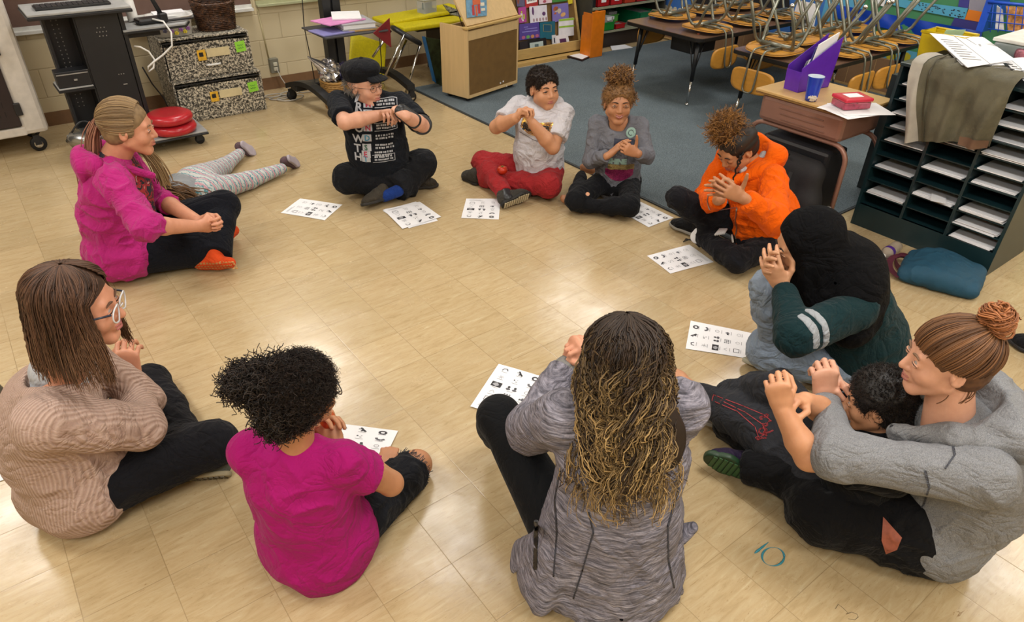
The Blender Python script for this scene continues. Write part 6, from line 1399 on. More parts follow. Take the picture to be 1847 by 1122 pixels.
    for a_, b_ in (((925, 246), (968, 264)), ((968, 264), (985, 260))):
        P = [at(*lerp(a_, b_, f)) for f in np.linspace(0, 1, 12)]; m = MB().tube(P, .0016, 4); drape(m.build('seam', mat('seam_grey', '#77737a', .8), t), ts, dr, .002)
    for dx in (0, 12): MB().tube([J['sh']+fw*(.10+.04*f)-UP*(.02+.26*f)+right*(.02-.003*dx) for f in np.linspace(0, 1, 8)], .0028, 5).build('drawstring', PAPER, t)
    HB = hairmat('hair_dark_brown', '#17100c', '#33241a'); cp = Hd.cap(.008, hairline=.060, low=-.020, side=.022)
    capmesh(t, 'hair', cp, HB, .004, [(.003, 60)]); bristles(t, 'hair', cp, HB, 5200, .009, .0011, .003, 0, 3, 5)
    SN = cloth('sneaker_grey', '#37342f', .3, .7); SB = mat('sole_black', '#15130f', .7); CR_ = mat('sole_cream', '#b5a98c', .7)
    hl, to = G(908, 372, .03), G(943, 358, .05); dn = nrm(-CFH*.8-UP*.45+CRH*.1); shoe(t, hl, to+nrm(to-hl)*.05, dn, .95, SN, SB, tread=CR_)
    sdfobj('sock', [ec(anR, G(915, 358, .06), .04, .038)], BLKP, t, .005)
    shoe(t, G(862, 333, .005), G(838, 318, .01), nrm(-UP+CFH*.1), .9, SN, SB)
    tm = thing('tomato', G(907, 306, .16), 'red round tomato lying in the lap of the boy in red trousers', 'tomato')
    c = G(906, 307, .165); MB().lathe(c, [(0, -.024), (.018, -.022), (.031, -.008), (.033, .006), (.024, .022), (.008, .024), (0, .020)], 24).build('fruit', mat('tomato_red', '#a8280f', .2, var=.2), tm)
    MB().box(c+[0, 0, .024], (.02, .004, .003), .3).box(c+[0, 0, .024], (.02, .004, .003), 1.9).build('stem', mat('tomato_green', '#4a6a2a', .6), tm)
red_boy()
# ---- girl in grey shirt with curly bun
def curlball(par, name, c, r, m, n=500, seed=1, curl=.008, L=.05, rad=.0018, inner=True, M_=12, squash=(1, 1, 1)):
    rg = np.random.default_rng(seed); d = rg.normal(0, 1, (n, 3)); d /= np.linalg.norm(d, axis=1, keepdims=True); sq = np.array(squash); R0 = c+d*sq*r*.55
    t = np.linspace(0, 1, M_)[None, :, None]; bend = rg.normal(0, .5, (n, 1, 3)); P = R0[:, None]+d[:, None]*sq*(r*.5+L*rg.uniform(.2, .8, (n, 1, 1)))*t+bend*t*t*r*.5
    a = np.cross(d, rg.normal(0, 1, (n, 3))); a /= np.linalg.norm(a, axis=1, keepdims=True)+1e-9; b = np.cross(d, a); ph = rg.uniform(0, 6.28, (n, 1, 1)); fr = rg.uniform(1.5, 3.5, (n, 1, 1))
    P = P+curl*(a[:, None]*np.cos(ph+fr*6.28*t)+b[:, None]*np.sin(ph+fr*6.28*t))*rg.uniform(.6, 1.4, (n, 1, 1))
    if inner: sdfobj(name, [el(c, sq*r*.92)], m, par, .006, [(.012, 30), (.006, 60)])
    return strands(par, name, P, np.full((n, M_), rad), m)
def grey_girl():
    s = .80; pel = G(1114, 325, .10); t = thing('person', G(1110, 350), 'smiling girl in a grey long-sleeved shirt with curly hair tied on top', 'person')
    fw = nrm(-CFH*.98-CRH*.1); right = np.cross(fw, UP); J = {'pel': pel}; mid = D(1115, 224, dep(pel)-.02); J.update(shoulders(mid, right, .125)); J.update(hips(pel, right, .075)); setup(J)
    elR = S(1066, 290, J['shR'], .20, -1); wrR = S(1096, 281, elR, .17, -1); elL = S(1166, 282, J['shL'], .20, -1); wrL = S(1150, 277, elL, .165, -1)
    Hd = Head(D(1115, 186, dep(mid)-.03), nrm(-CFH+UP*.03+CRH*.02), sc_=.94, jaw=1.1, nose=.96, wide=1.05)
    body = Hd.prims()+[Hd.neck(J['sh']+[0, 0, .01], .045, .06)]+bodycore(J, s)+armskin(J['shR'], elR, wrR, .78)+armskin(J['shL'], elL, wrL, .78)
    body += hand(wrR, nrm(UP*.8+CRH*.75-CFH*.1), nrm(CRH*.7-UP*.6+CFH*.1), 'R', (12, 14, 10), 6, (.3, .1), .86)+hand(wrL, nrm(UP*.35-CRH*.75-CFH*.2), nrm(-CRH*.3+CFH*.8), 'L', (45, 60, 30), 4, (.0, -.9), .86)
    sdfobj('body', body, SK_B, t, .0042); Hd.features(t, '#96504a', '#3a261a', open_=.55, smile=1.3, skin=SK_B, gaze=UP*.35)
    knR, knL = G(1038, 362, .09), G(1135, 372, .09); anR = G(1049, 316, .08); anL = G(1045, 372, .05)
    sdfobj('trousers', [el(pel-[0, 0, .01], (.135, .13, .10), k=.04)]+leg(J['hipR'], knR, anR, s, .085, .068, .058, .042)+leg(J['hipL'], knL, anL, s, .085, .07, .06, .045)+[FLOORCUT], PANTB, t, .0055, [(.003, 14), (.002, 26)], sm=2)
    GT = cloth('grey_jersey', '#6b6c73', .05, .9); n = s
    sh = torso(J, n, hip=(.16, .14), waist=(.145, .12), chest=(.145, .105), bend=-.02, sh_r=.058)+[ec(pel+[0, 0, -.0], pel+[0, 0, .12], (.165*n, .15*n), (.145*n, .12*n), right, .05), ec(J['sh']+fw*.035+UP*.045, J['sh']+fw*.06+UP*.03, .062, .058, None, .01, 's')]+sleeve(J['shR'], elR, wrR, n, .056, .055, .044, .92)+sleeve(J['shL'], elL, wrL, n, .056, .055, .044, .92)
    ts = sdfobj('shirt', sh, GT, t, .005, [(.004, 11), (.003, 22)], sm=2)
    xd = -right; dr = -fw; base = pel+fw*.2
    def at(px, py): d = ray(px, py); return EYE+d*(((base-EYE)@fw)/(d@fw))
    MINT = mat('print_mint', '#8fb0a6', .6); PINK = mat('sequin_pink', '#8f2d5c', .35, .4, var=.6, vscale=150); GLD = mat('sequin_pale_gold', '#8f7f55', .3, .5, var=.5, vscale=150); DBL = mat('print_navy', '#23283c', .6, var=.5, vscale=60)
    o = at(1139, 250); m = MB().grid(lambda a, b: o+(xd*math.cos(6.283*a)+UP*math.sin(6.283*a))*.028*b, 24, 4); drape(m.build('print_badge', MINT, t), ts, dr, .003)
    m = MB().tube([o+(xd*math.cos(a)+UP*math.sin(a))*.014 for a in np.linspace(0, 5.2, 16)], .0018, 4); drape(m.build('print_badge', DBL, t), ts, dr, .0045)
    m = MB(); rectgrid(m, at(1106, 280), xd, UP, .11, .07, 8); drape(m.build('print_panel', DBL, t), ts, dr, .002)
    textdense('lettering', 'SHINE', .040, MINT, t, at(1096, 302), xd, UP, ts, dr, .003, .003)
    m = MB(); rectgrid(m, at(1096, 313), xd, UP, .155, .032, 8); drape(m.build('sequin_panel', GLD, t), ts, dr, .002)
    q0 = at(1092, 312); m = MB().grid(lambda a, b: q0+xd*(.165*a)+UP*(-.075*b*(1-.5*(2*a-1)**2)), 14, 8); drape(m.build('sequin_panel', PINK, t), ts, dr, .0022)
    for (px, py), z_ in (((1053, 303), .09), ((1018, 359), .03)): 
        a = G(px, py, z_); sdfobj('foot', [ec(a+CFH*.0+CRH*.05-UP*.01, a, .03, .024, None, .01), ec(a, a-CRH*.01+UP*.012, .013, .011)], SK_B, t, .005)
    m = MB(); o = G(1060, 350, .165); m.lathe(o, [(0, .002), (.012, .0)], 8, nrm(-CFH+UP)).build('hole', SK_T, t)
    HC = hairmat('hair_caramel', '#4a3018', '#a87c4a'); cp = Hd.cap(.010, hairline=.062, low=-.04); capmesh(t, 'hair', cp, HC, .004, [(.0025, 60)]); bristles(t, 'hair', cp, HC, 1500, .014, .0011, .003, 0, 4, 5)
    curlball(t, 'hair_bun', Hd.p(0, -.03, .145), .056, HC, 900, 3, .007, .012, .0016, squash=(1.15, 1.0, .8))
    curlball(t, 'hair_bun', Hd.p(-.07, -.03, .03), .03, HC, 120, 5, .006, .03, .0016, inner=False)
grey_girl()
# ---- girl in the orange hoodie
def orange_girl():
    s = .89; pel = G(1378, 424, .11); t = thing('person', G(1370, 440), 'girl in a bright orange zip hoodie looking down at her hands', 'person')
    fw = nrm(-CRH*.86-CFH*.5); right = np.cross(fw, UP); J = {'pel': pel}; mid = D(1362, 301, dep(pel)+.02)+fw*.03; J.update(shoulders(mid, nrm(right), .15)); J.update(hips(pel, right, .085)); setup(J)
    elL = S(1397, 396, J['shL'], .27, -1); wrL = S(1340, 357, elL, .24, -1); elR = J['shR']+fw*.10-UP*.235+right*.02; wrR = S(1299, 360, elR, .2, -1)
    wrR = lerp(wrR, D(1300, 360, dep(wrL)+.06), .6)
    Hd = Head(D(1338, 265, dep(mid)-.02)+fw*.03, nrm(-CRH*.75-CFH*.42-UP*.62), nrm(UP+fw*.2), sc_=.98, nose=.97)
    body = Hd.prims()+[Hd.neck(J['sh']+[0, 0, .02], .046, .055)]+bodycore(J, s)+armskin(J['shR'], elR, wrR, .95)+armskin(J['shL'], elL, wrL, .95)
    K = D(1314, 351, dep(wrL)-.01)
    body += hand(wrL, nrm(K-wrL+UP*.02), nrm(right*.6+UP*.0+CFH*.6), 'L', (22, 22, 14), 5, (-.1, -1.), .95)+hand(K+CFH*.045+CRH*.05-UP*.015, nrm(-CRH*.9+UP*.22), nrm(-CFH*.8-CRH*.1), 'R', (10, 12, 8), 4, (.2, .0), .93)
    sdfobj('body', body, SK_B, t, .0042); Hd.features(t, '#8d4a42', '#2a1a12', eyes=False, skin=SK_B)
    knL, anL = G(1330, 470, .10), G(1262, 424, .07); knR = S(1222, 357, J['hipR'], .43, 1); anR = G(1292, 420, .09)
    if knR[2] < .2: knR = G(1222, 357, .30)
    JE = cloth('black_jeans', '#16161a', .2, .85)
    tr = sdfobj('trousers', [el(pel-[0, 0, .01], (.16, .15, .11), k=.04)]+leg(J['hipR'], knR, anR, s, .085, .060, .056, .042)+leg(J['hipL'], knL, lerp(knL, anL, .96), s, .09, .064, .060, .046)+[FLOORCUT], JE, t, .0055, [(.003, 14), (.003, 26)], sm=2)
    m = MB()
    for k in range(5): m.tube([G(1290+3.6*k, 424-.4*k, .16)+[0, 0, 0], G(1299+3.0*k, 413, .17)], .006, 5)
    m.tube([G(1320, 424, .18), G(1322, 437, .17)], .005, 5).build('torn_patch', mat('denim_white', '#a9a8a4', .8), t); 
    OR = cloth('orange_fleece', '#dd5a06', .04, .9, sheen=.03); n = s
    hdp = torso(J, n, hip=(.175, .15), waist=(.175, .15), chest=(.165, .13), bend=.01, sh_r=.066)+[ec(pel+fw*.0+UP*.02, pel+UP*.12, (.185*n, .16*n), (.17*n, .15*n), right, .05)]+sleeve(J['shR'], elR, wrR, n, .072, .07, .05, .85)+sleeve(J['shL'], elL, wrL, n, .075, .076, .048, .9)+[pl(pel-[0, 0, .10], (0, 0, -1), 'i', .02)]
    hoo = sdfobj('hoodie', hdp, OR, t, .0055, [(.008, 8), (.005, 17)], sm=2)
    b = -J['fw']; m_ = J['sh']
    hd = [ec(m_-right*.09+UP*.02+fw*.03, m_-right*.085+b*.06+UP*.07, (.03, .04), (.035, .05), UP, .03), ec(m_-right*.085+b*.06+UP*.07, m_+right*.06+b*.07+UP*.085, (.035, .05), (.035, .05), UP, .03), ec(m_+right*.06+b*.07+UP*.085, m_+right*.07+fw*.04+UP*.02, (.035, .05), (.025, .03), UP, .03), ec(m_-right*.09+UP*.02+fw*.03, m_+fw*.14-right*.03-UP*.03, .035, .022, None, .04), ec(m_+b*.075+UP*.02, m_+b*.09-UP*.09, (.13, .03), (.08, .025), right, .04), ec(m_+right*.07+fw*.04+UP*.02, m_+fw*.13-UP*.02, .026, .02, None, .03), ec(m_+UP*.05+fw*.02, m_+UP*.2+fw*.0, .062, .07, None, .012, 's')]
    sdfobj('hood', hd, OR, t, .005, [(.005, 12)], sm=2)
    MB().tube([m_+fw*(.155+.03*math.sin(3*f))-UP*(.03+.36*f)-right*.03 for f in np.linspace(0, 1, 24)], .004, 6); o_ = MB().tube([m_+fw*.16-UP*(.03+.36*f)-right*.03 for f in np.linspace(0, 1, 24)], .004, 6).build('zipper', mat('zip_silver', '#a8a39c', .3, .6), t); drape(o_, hoo, -fw, .003)
    sdfobj('collar', [ec(m_-right*.05+UP*.03+fw*.01, m_+fw*.08-right*.02+UP*.01, .022, .018, None, .02), ec(m_-right*.05+UP*.03+fw*.01, m_-right*.03+b*.04+UP*.06, .02, .02, None, .02)], cloth('white_collar', '#b2b0b0', .05), t, .004)
    HD_ = hairmat('hair_black_braid', '#120d0a', '#2c2019'); cp = Hd.cap(.008, hairline=.062, low=-.05); V, F = sdfmesh(cp, .004); V = smoothmesh(V, F, 1); N = vnormals(V, F); q = (V-Hd.C)@Hd.A.T; an = np.arctan2(q[:, 0], q[:, 2]+.02); V = V+N*(.0045*np.abs(np.sin(an*7))-.002)[:, None]
    npmesh('hair', V, F, HD_, t, True, {'hv': np.clip(.5+.5*np.sin(an*14), 0, 1)})
    HG = hairmat('hair_gold_brown', '#4c2f14', '#a0713a'); curlball(t, 'hair_puff', D(1311, 232, dep(Hd.C)), .072, HG, 1700, 6, .006, .014, .0012, M_=18, squash=(1.0, 1.0, .95))
    for dx, L_ in ((0, .13), (.02, .07)):
        P = [Hd.p(-.072, .045-dx, .03)-UP*L_*f+CRH*.004*math.sin(20*f)-CFH*.006+fw*.01*f for f in np.linspace(0, 1, 14)]; MB().tube(P, [.0045]*12+[.003, .0015], 6).build('braid', HD_, t)
    SN = cloth('black_sneaker', '#101012', .1, .7); SL = mat('sole_grey', '#8c8880', .7)
    shoe(t, G(1266, 432, .0)+[0, 0, .006], G(1210, 408, .0)+[0, 0, .012], nrm(-UP-CFH*.15), .98, SN, SL)
    sdfobj('sock', [ec(anL+[0, 0, -.0], G(1258, 427, .06), .042, .038, None, .01)], PAPER, t, .005)
    MB().tube([G(*p, z) for p, z in (((1258, 440), .03), ((1250, 430), .05), ((1240, 433), .03), ((1233, 436), .01), ((1237, 431), .012), ((1250, 434), .03), ((1262, 446), .01))], .004, 6).build('laces', BLKP, t)
orange_girl()
# ---- person in black hijab
def hijab():
    s = .98; pel = G(1545, 648, .12); t = thing('person', G(1540, 650), 'person in a black hijab, dark green sweater and light blue jeans', 'person')
    fw = nrm(-CRH*.98-CFH*.02); right = np.cross(fw, UP); J = {'pel': pel}; mid = D(1515, 510, dep(pel)-.02); J.update(shoulders(mid, nrm(right+UP*.1), .155)); J.update(hips(pel, right, .09)); setup(J)
    elL = S(1436, 606, J['shL'], .29, -1); wrL = S(1412, 520, elL, .235, 1); elR = J['shR']+fw*.14-UP*.21; K = D(1385, 484, dep(wrL)+.015); wrR = K+CFH*.075-UP*.045-fw*.06
    Hd = Head(D(1452, 440, dep(mid)+.0), nrm(-CRH*.95+CFH*.02-UP*.38), nrm(UP-CRH*.2), sc_=.98)
    body = Hd.prims()+[Hd.neck(J['sh'], .05, .06)]+bodycore(J, s)+armskin(J['shR'], elR, wrR, .8)+armskin(J['shL'], elL, wrL, .85)
    body += hand(wrL, nrm(K-wrL+UP*.02), nrm(CFH*.75+UP*.5+fw*.0), 'L', (22, 26, 20), 3, (.3, .0), 1.0)+hand(wrR, nrm(K-wrR+UP*.035+fw*.03), nrm(-CFH*.8+UP*.45), 'R', (20, 26, 20), 4, (.3, .1), 1.0)
    sdfobj('body', body, SK_O, t, .0038); Hd.features(t, '#9c5a50', '#1d1612', open_=.6, skin=SK_O)
    JB = cloth('light_jeans', '#7f8c9c', .12, .85, b2=.9); knL = G(1390, 630, .13); anL = G(1400, 672, .06)+[.05, .1, 0]; anL = G(1405, 655, .06); knR = S(1385, 515, J['hipR'], .42, -1); anR = knR+UP*-.33-fw*.03
    kz = D(1388, 520, dep(pel)-.0+.02); knR = kz; anR = D(1400, 620, dep(kz)+.0)
    sdfobj('trousers', [el(pel-[0, 0, .01], (.17, .16, .11), k=.04)]+leg(J['hipL'], knL, anL, s, .10, .088, .068, .06)+leg(J['hipR'], knR, anR, s, .09, .068, .068, .055)+[FLOORCUT], JB, t, .005, [(.004, 12), (.003, 24)], sm=2)
    GS = cloth('dark_green_knit', '#10272a', .1, .9); WS = cloth('stripe_grey', '#8f9397', .05, .9); n = s
    sw = torso(J, n, hip=(.175, .165), waist=(.155, .14), chest=(.155, .125), bend=.03, sh_r=.058)+[ec(pel-fw*.0+UP*.0, pel+UP*.1-fw*.02, (.17, .15), (.155, .14), right, .05)]+sleeve(J['shL'], elL, wrL, n, .072, .068, .042, .95)+sleeve(J['shR'], elR, wrR, n, .065, .055, .042, .9)+[pl(pel-[0, 0, .112], (0, 0, -1), 'i', .01)]
    so = sdfobj('sweater', sw, GS, t, .005, [(.006, 8), (.002, 15)], sm=2)
    for a, b in ((.74, .83), (.89, 1.0)):
        sdfobj('stripe', [ec(lerp(J['shL'], elL, a), lerp(J['shL'], elL, b), .0755*n, .0735*n, None, .004, flat=3)] if b < .95 else [ec(lerp(J['shL'], elL, a), elL, .0735*n, .0725*n, None, .004, flat=3)], WS, t, .0045)
    HJ = cloth('black_hijab', '#08080a', .1, .9, sheen=0.); m_ = J['sh']; b = -J['fw']
    def he(c, r, k=.03): return Hd.e(c, r, k)
    hj = [he((0, -.022, .034), (.092, .112, .103)), he((0, -.045, -.01), (.086, .095, .11), .04), ec(Hd.p(0, -.03, -.07), m_+UP*.03, (.10, .09), (.13, .115), CFH, .05), ec(Hd.p(0, .03, -.115), m_+fw*.10-UP*.03, (.075, .06), (.10, .07), CFH, .05),
          ec(m_+b*.02+UP*.02, m_+b*.05-UP*.10, (.185, .125), (.17, .135), J['wS'], .06), ec(m_+fw*.10-UP*.02, m_+fw*.13-UP*.22, (.10, .055), (.05, .035), CFH, .05), ec(m_-right*.12, m_-right*.16-UP*.10, .08, .07, None, .05),
          *[ec(Hd.p(.05-.03*k, .02-.02*k, -.12), m_+b*(.03*k)-right*(.13-.0*k)-UP*(.02+.05*k), .016, .012, None, .03) for k in range(4)], *[ec(Hd.p(-.085, .03-.045*k, -.03), Hd.p(-.05, .05-.05*k, -.15)-right*.04, .012, .012, None, .025) for k in range(3)],
          Hd.e((0, .108, -.02), (.072, .062, .098), .02, 's'), Hd.e((.02, .10, -.02), (.066, .05, .094), .02, 's')]
    sdfobj('hijab', hj, HJ, t, .005, [(.009, 6), (.0022, 12)], sm=3)
    SN = cloth('beige_shoe', '#8f8a78', .1, .8); shoe(t, G(1424, 682, .0)+[0, 0, .012], G(1343, 660, .0)+[0, 0, .02], nrm(-UP-CFH*.5), 1., SN, mat('sole_beige', '#9a9684', .7))
hijab()
# ---- boy in the lap
def lap_boy():
    s = .84; pel = G(1532, 890, .13); t = thing('person', G(1480, 850), 'short-haired boy in charcoal sweatpants sitting in the lap of the woman in grey', 'person')
    fw = nrm(-CRH*.95+CFH*.25); right = np.cross(fw, UP); J = {'pel': pel}; mid = D(1590, 795, dep(pel)-.0); J.update(shoulders(mid, nrm(right+UP*.0), .14)); J.update(hips(pel, right, .08)); setup(J)
    elL = S(1458, 826, J['shL'], .25, -1); wrL = S(1412, 740, elL, .21, 1); wrL = D(1412, 740, min(dep(wrL), dep(elL)+.06)); K = D(1400, 712, dep(wrL)+.01); elR = J['shR']+fw*.15-UP*.14; wrR = D(1452, 722, dep(K)+.06)
    elR = D(1490, 745, dep(wrR)+.05)
    Hd = Head(D(1586, 725, dep(mid)+.02), nrm(-CRH*.80+CFH*.42-UP*.25), nrm(UP+CFH*.05), sc_=.86)
    body = Hd.prims()+[Hd.neck(J['sh'], .046, .056)]+bodycore(J, s)+armskin(J['shR'], elR, wrR, .95)+armskin(J['shL'], elL, wrL, .98)
    body += hand(wrL, nrm(K-wrL+UP*.02), nrm(right+fw*.1), 'L', (65, 75, 35), 3, (.5, .4), .9)+hand(wrR, nrm(K-wrR-UP*.01), nrm(-right*.4-UP*.6+fw*.1), 'R', (45, 60, 30), 3, (.3, .3), .9)
    # bare foot and ankle
    anL = G(1252, 706, .09); ft = G(1196, 664, .06)
    body += [ec(anL+nrm(anL-ft)*.06, lerp(anL, ft, .55), .034, .030, None, .02), ec(lerp(anL, ft, .5), ft, (.036, .028), (.034, .018), CFH, .02), ec(anL+nrm(anL-ft)*.25+UP*.03, anL+nrm(anL-ft)*.05, .045, .034, None, .02)]
    sdfobj('body', body, SK_T, t, .0038); Hd.features(t, '#9c5a50', '#1d1612', open_=.6, skin=SK_T)
    knL = G(1365, 772, .16); knR = G(1400, 700, .28); anR = G(1312, 712, .08); PT = cloth('charcoal_sweatpants', '#2a2b2f', .12, .95)
    hpR, hpL = J['hipR']+UP*.02, J['hipL']+UP*.02
    tr = sdfobj('trousers', [el(pel, (.15, .14, .11), k=.04)]+leg(hpR, knR, anR, s, .09, .078, .07, .062)+leg(hpL, knL, anL+nrm(knL-anL)*.01, s, .10, .088, .082, .052), PT, t, .005, [(.007, 9), (.004, 18)], sm=2)
    RL = mat('red_outline', '#a83238', .6); dr = nrm(CF)
    def at(px, py): return D(px, py, dep(knL)-.15)
    m = MB()
    for line in (((1287, 712), (1340, 732), (1378, 748), (1392, 760)), ((1284, 722), (1330, 742), (1362, 770), (1368, 788)), ((1300, 722), (1345, 744), (1375, 765), (1380, 778)), ((1287, 712), (1284, 722))):
        for a, b in zip(line, line[1:]):
            P = [at(*lerp(a, b, f)) for f in np.linspace(0, 1, 8)]; m.tube(P, .0013, 4)
    drape(m.build('print_outline', RL, t), tr, None, .002)
    xd = nrm(at(1400, 790)-at(1382, 748)); 
    for i, ch in enumerate('SPORT'):
        p_ = [(1384, 745), (1389, 757), (1380, 768), (1377, 782), (1392, 772)][i]; o = at(*p_); yv = nrm(at(p_[0]-14, p_[1]+10)-o)*-1; xv = nrm(at(p_[0]+8, p_[1]+14)-o)
        m = MB(); o2 = textmesh('lettering', ch, .040, RL, t, o, xv, -yv, 0)
        bm = bmesh.new(); bm.from_mesh(o2.data); ed = [e for e in bm.edges if e.is_boundary]; 
        for e in ed: m.tube([np.array(e.verts[0].co), np.array(e.verts[1].co)], .0011, 4)
        bm.free(); bpy.data.objects.remove(o2); drape(m.build('lettering', RL, t), tr, None, .002)
    BT = cloth('black_tee', '#121316', .1, .9); 
    sdfobj('tshirt', torso(J, s, hip=(.15, .12), waist=(.14, .12), chest=(.145, .115), bend=-.01, sh_r=.055)+[ec(J['shL'], lerp(J['shL'], elL, .5), .055, .056, None, .02, flat=2), ec(J['shR'], lerp(J['shR'], elR, .7), .06, .06, None, .02, flat=2), ec(pel, pel+UP*.1, .12, .12, None, .04)], BT, t, .005, [(.006, 10), (.004, 20)], sm=2)
    HB = hairmat('hair_black', '#0c0a09', '#241b16'); cp = Hd.cap(.011, hairline=.058, low=-.045, side=.004); capmesh(t, 'hair', cp, HB, .004, [(.004, 26), (.002, 60)]); bristles(t, 'hair', cp, HB, 9000, .0075, .0009, .0012, .0, 8, 4)
lap_boy()
# ---- woman in grey hoodie
def grey_woman():
    s = .99; pel = G(1660, 925, .12); t = thing('person', G(1620, 980), 'woman in a heather grey hoodie with a hair bun, holding the boy', 'person')
    fw = nrm(-CRH*.96+CFH*.12); right = np.cross(fw, UP); J = {'pel': pel}; mid = D(1722, 772, dep(pel)-.05); J.update(shoulders(mid, nrm(right+UP*.02), .175)); J.update(hips(pel, right, .095)); setup(J)
    elL = S(1508, 822, J['shL'], .31, -1); wrL = S(1487, 722, elL, .25, 1); elR = J['shR']+fw*.22-UP*.16; K = D(1484, 690, dep(wrL)+.02); wrR = D(1512, 706, dep(wrL)+.08)
    Hd = Head(D(1711, 648, dep(mid)+.02), nrm(-CRH*.93+CFH*.20-UP*.10), nrm(UP), sc_=.97)
    body = Hd.prims()+[Hd.neck(J['sh']+[0, 0, .01]+fw*.02, .052, .066)]+bodycore(J, s)+armskin(J['shR'], elR, wrR, .85)+armskin(J['shL'], elL, wrL, .9)
    body += hand(wrL, nrm(K-wrL+UP*.03), nrm(right*.9+fw*.1), 'L', (62, 70, 35), 3, (.5, .3), 1.02)+hand(wrR, nrm(K-wrR+UP*.01), nrm(-right*.8+UP*.1), 'R', (60, 70, 35), 3, (.5, .3), 1.02)
    sdfobj('body', body, SK_F, t, .0036); Hd.features(t, '#a5655c', '#6e523c', '#4a5a58', open_=.7, skin=SK_F)
    knL = G(1443, 858, .13); anL = G(1345, 842, .08); knR = G(1400, 800, .12); anR = G(1300, 765, .06)
    BP_ = cloth('black_pants', '#0f0f11', .15, .85)
    sdfobj('trousers', [el(pel-[0, 0, .02], (.20, .19, .125), k=.04)]+leg(J['hipL']-fw*.02, knL, anL, s, .105, .072, .066, .055)+leg(J['hipR'], knR, anR, s, .10, .07, .065, .055)+[ec(pel+fw*.08-right*.06+UP*.02, pel+fw*.3-right*.04, .13, .10, None, .05), FLOORCUT], BP_, t, .0055, [(.006, 9), (.004, 18)], sm=2)
    HG = NT('heather_grey'); v = HG.coord('Object'); a = HG.noise(v, 420, 2, .6); b_ = HG.noise(v, 8, 4)
    HG.base(HG.mix(1., HG.ramp(a, [(.3, srgb('#5f6063')), (.7, srgb('#868789'))]), HG.ramp(b_, [(.3, (.95, .95, .95)), (.7, (1.04, 1.04, 1.04))]), 'MULTIPLY')); HG.p.inputs['Roughness'].default_value = .9; HG.bump(HG.math('ADD', HG.math('MULTIPLY', a, .1), wrinkle(HG, v, .8)), .5, .008); HG = HG.m
    m_ = J['sh']; b = -J['fw']
    hp = torso(J, s, hip=(.175, .15), waist=(.165, .15), chest=(.165, .135), bend=.09, sh_r=.06, k=.06)+[ec(pel-fw*.03-UP*.0, pel-fw*.07+UP*.12, (.18, .155), (.165, .15), right, .06)]+sleeve(J['shL'], elL, wrL, s, .072, .062, .042, .96, .03)+sleeve(J['shR'], elR, wrR, s, .07, .06, .044, .92)+[*skirt(J, pel, (.18, .17, .12), .105, s, knR, knL, .14), pl(pel-UP*.10+b*.04, nrm(-UP*.85+fw*.5), 'i', .02), pl((0, 0, .012), (0, 0, -1), 'i', .01)]
    ho = sdfobj('hoodie', hp, HG, t, .005, [(.009, 7), (.003, 14)], sm=2)
    hd = [ec(m_-right*.10+UP*.05+fw*.05, m_-right*.11+b*.08+UP*.06, (.03, .035), (.035, .045), UP, .03), ec(m_-right*.11+b*.08+UP*.06, m_+right*.09+b*.08+UP*.08, (.045, .05), (.04, .045), UP, .03), ec(m_+right*.09+b*.08+UP*.08, m_+right*.08+fw*.06+UP*.05, (.035, .045), (.025, .03), UP, .03), ec(m_-right*.08+UP*.04+fw*.05, m_+fw*.15-right*.02-UP*.02, .03, .022, None, .03),
          ec(m_+b*.10+UP*.05, m_+b*.20-UP*.03, (.135, .05), (.10, .05), right, .05), ec(m_+b*.18-UP*.0, m_+b*.17-UP*.14, (.11, .035), (.04, .03), right, .05), ec(m_+UP*.06+fw*.01, m_+UP*.22+fw*.0, .066, .08, None, .015, 's')]
    sdfobj('hood', hd, HG, t, .0045, [(.007, 10), (.003, 22)], sm=2)
    SEAM = mat('seam_dark', '#3c3e46', .8)
    def at(px, py): return D(px, py, dep(pel)-.35)
    for line in (((1690, 768), (1716, 790), (1722, 820), (1705, 845)), ((1669, 850), (1676, 880), (1666, 910), (1650, 930), (1636, 948))):
        P = []
        for a_, b2 in zip(line, line[1:]): P += [at(*lerp(a_, b2, f)) for f in np.linspace(0, 1, 8)]
        m = MB().tube(P, .0024, 4); drape(m.build('seam', SEAM, ho), ho, None, .003)
    zp = [m_+fw*(.165)-right*.015-UP*(.0+.05*f) for f in np.linspace(0, 1, 5)]; MB().tube(zp, .004, 5).build('zipper', mat('zip_dark', '#2c2c30', .4, .5), t)
    pk = mat('rust_pocket', '#8b4a36', .7, var=.2, vscale=80); m = MB(); P = [at(1593, 932), at(1627, 970), at(1618, 992), at(1598, 1000), at(1590, 975)]
    c_ = sum(P)/5; m.grid(lambda a, r: lerp(c_, (lambda x: lerp(P[int(x) % 5], P[(int(x)+1) % 5], x-int(x)))(a*4.9999), r), 20, 6); o_ = m.build('pocket_lining', pk, t); drape(o_, [o for o in t.children if o.name.startswith('trousers')][0], None, .003)
    HM = hairmat('hair_brown', '#3a2415', '#7d5534'); cp = Hd.cap(.005, hairline=.052, low=-.055); capmesh(t, 'hair', cp, HM, .004, [(.001, 50)])
    rg = np.random.default_rng(9); n = 620; tie = Hd.p(.0, -.075, .105); ph = rg.uniform(0, 6.28, n); P = np.zeros((n, 14, 3)); ex = np.array([1, 1, 1.])
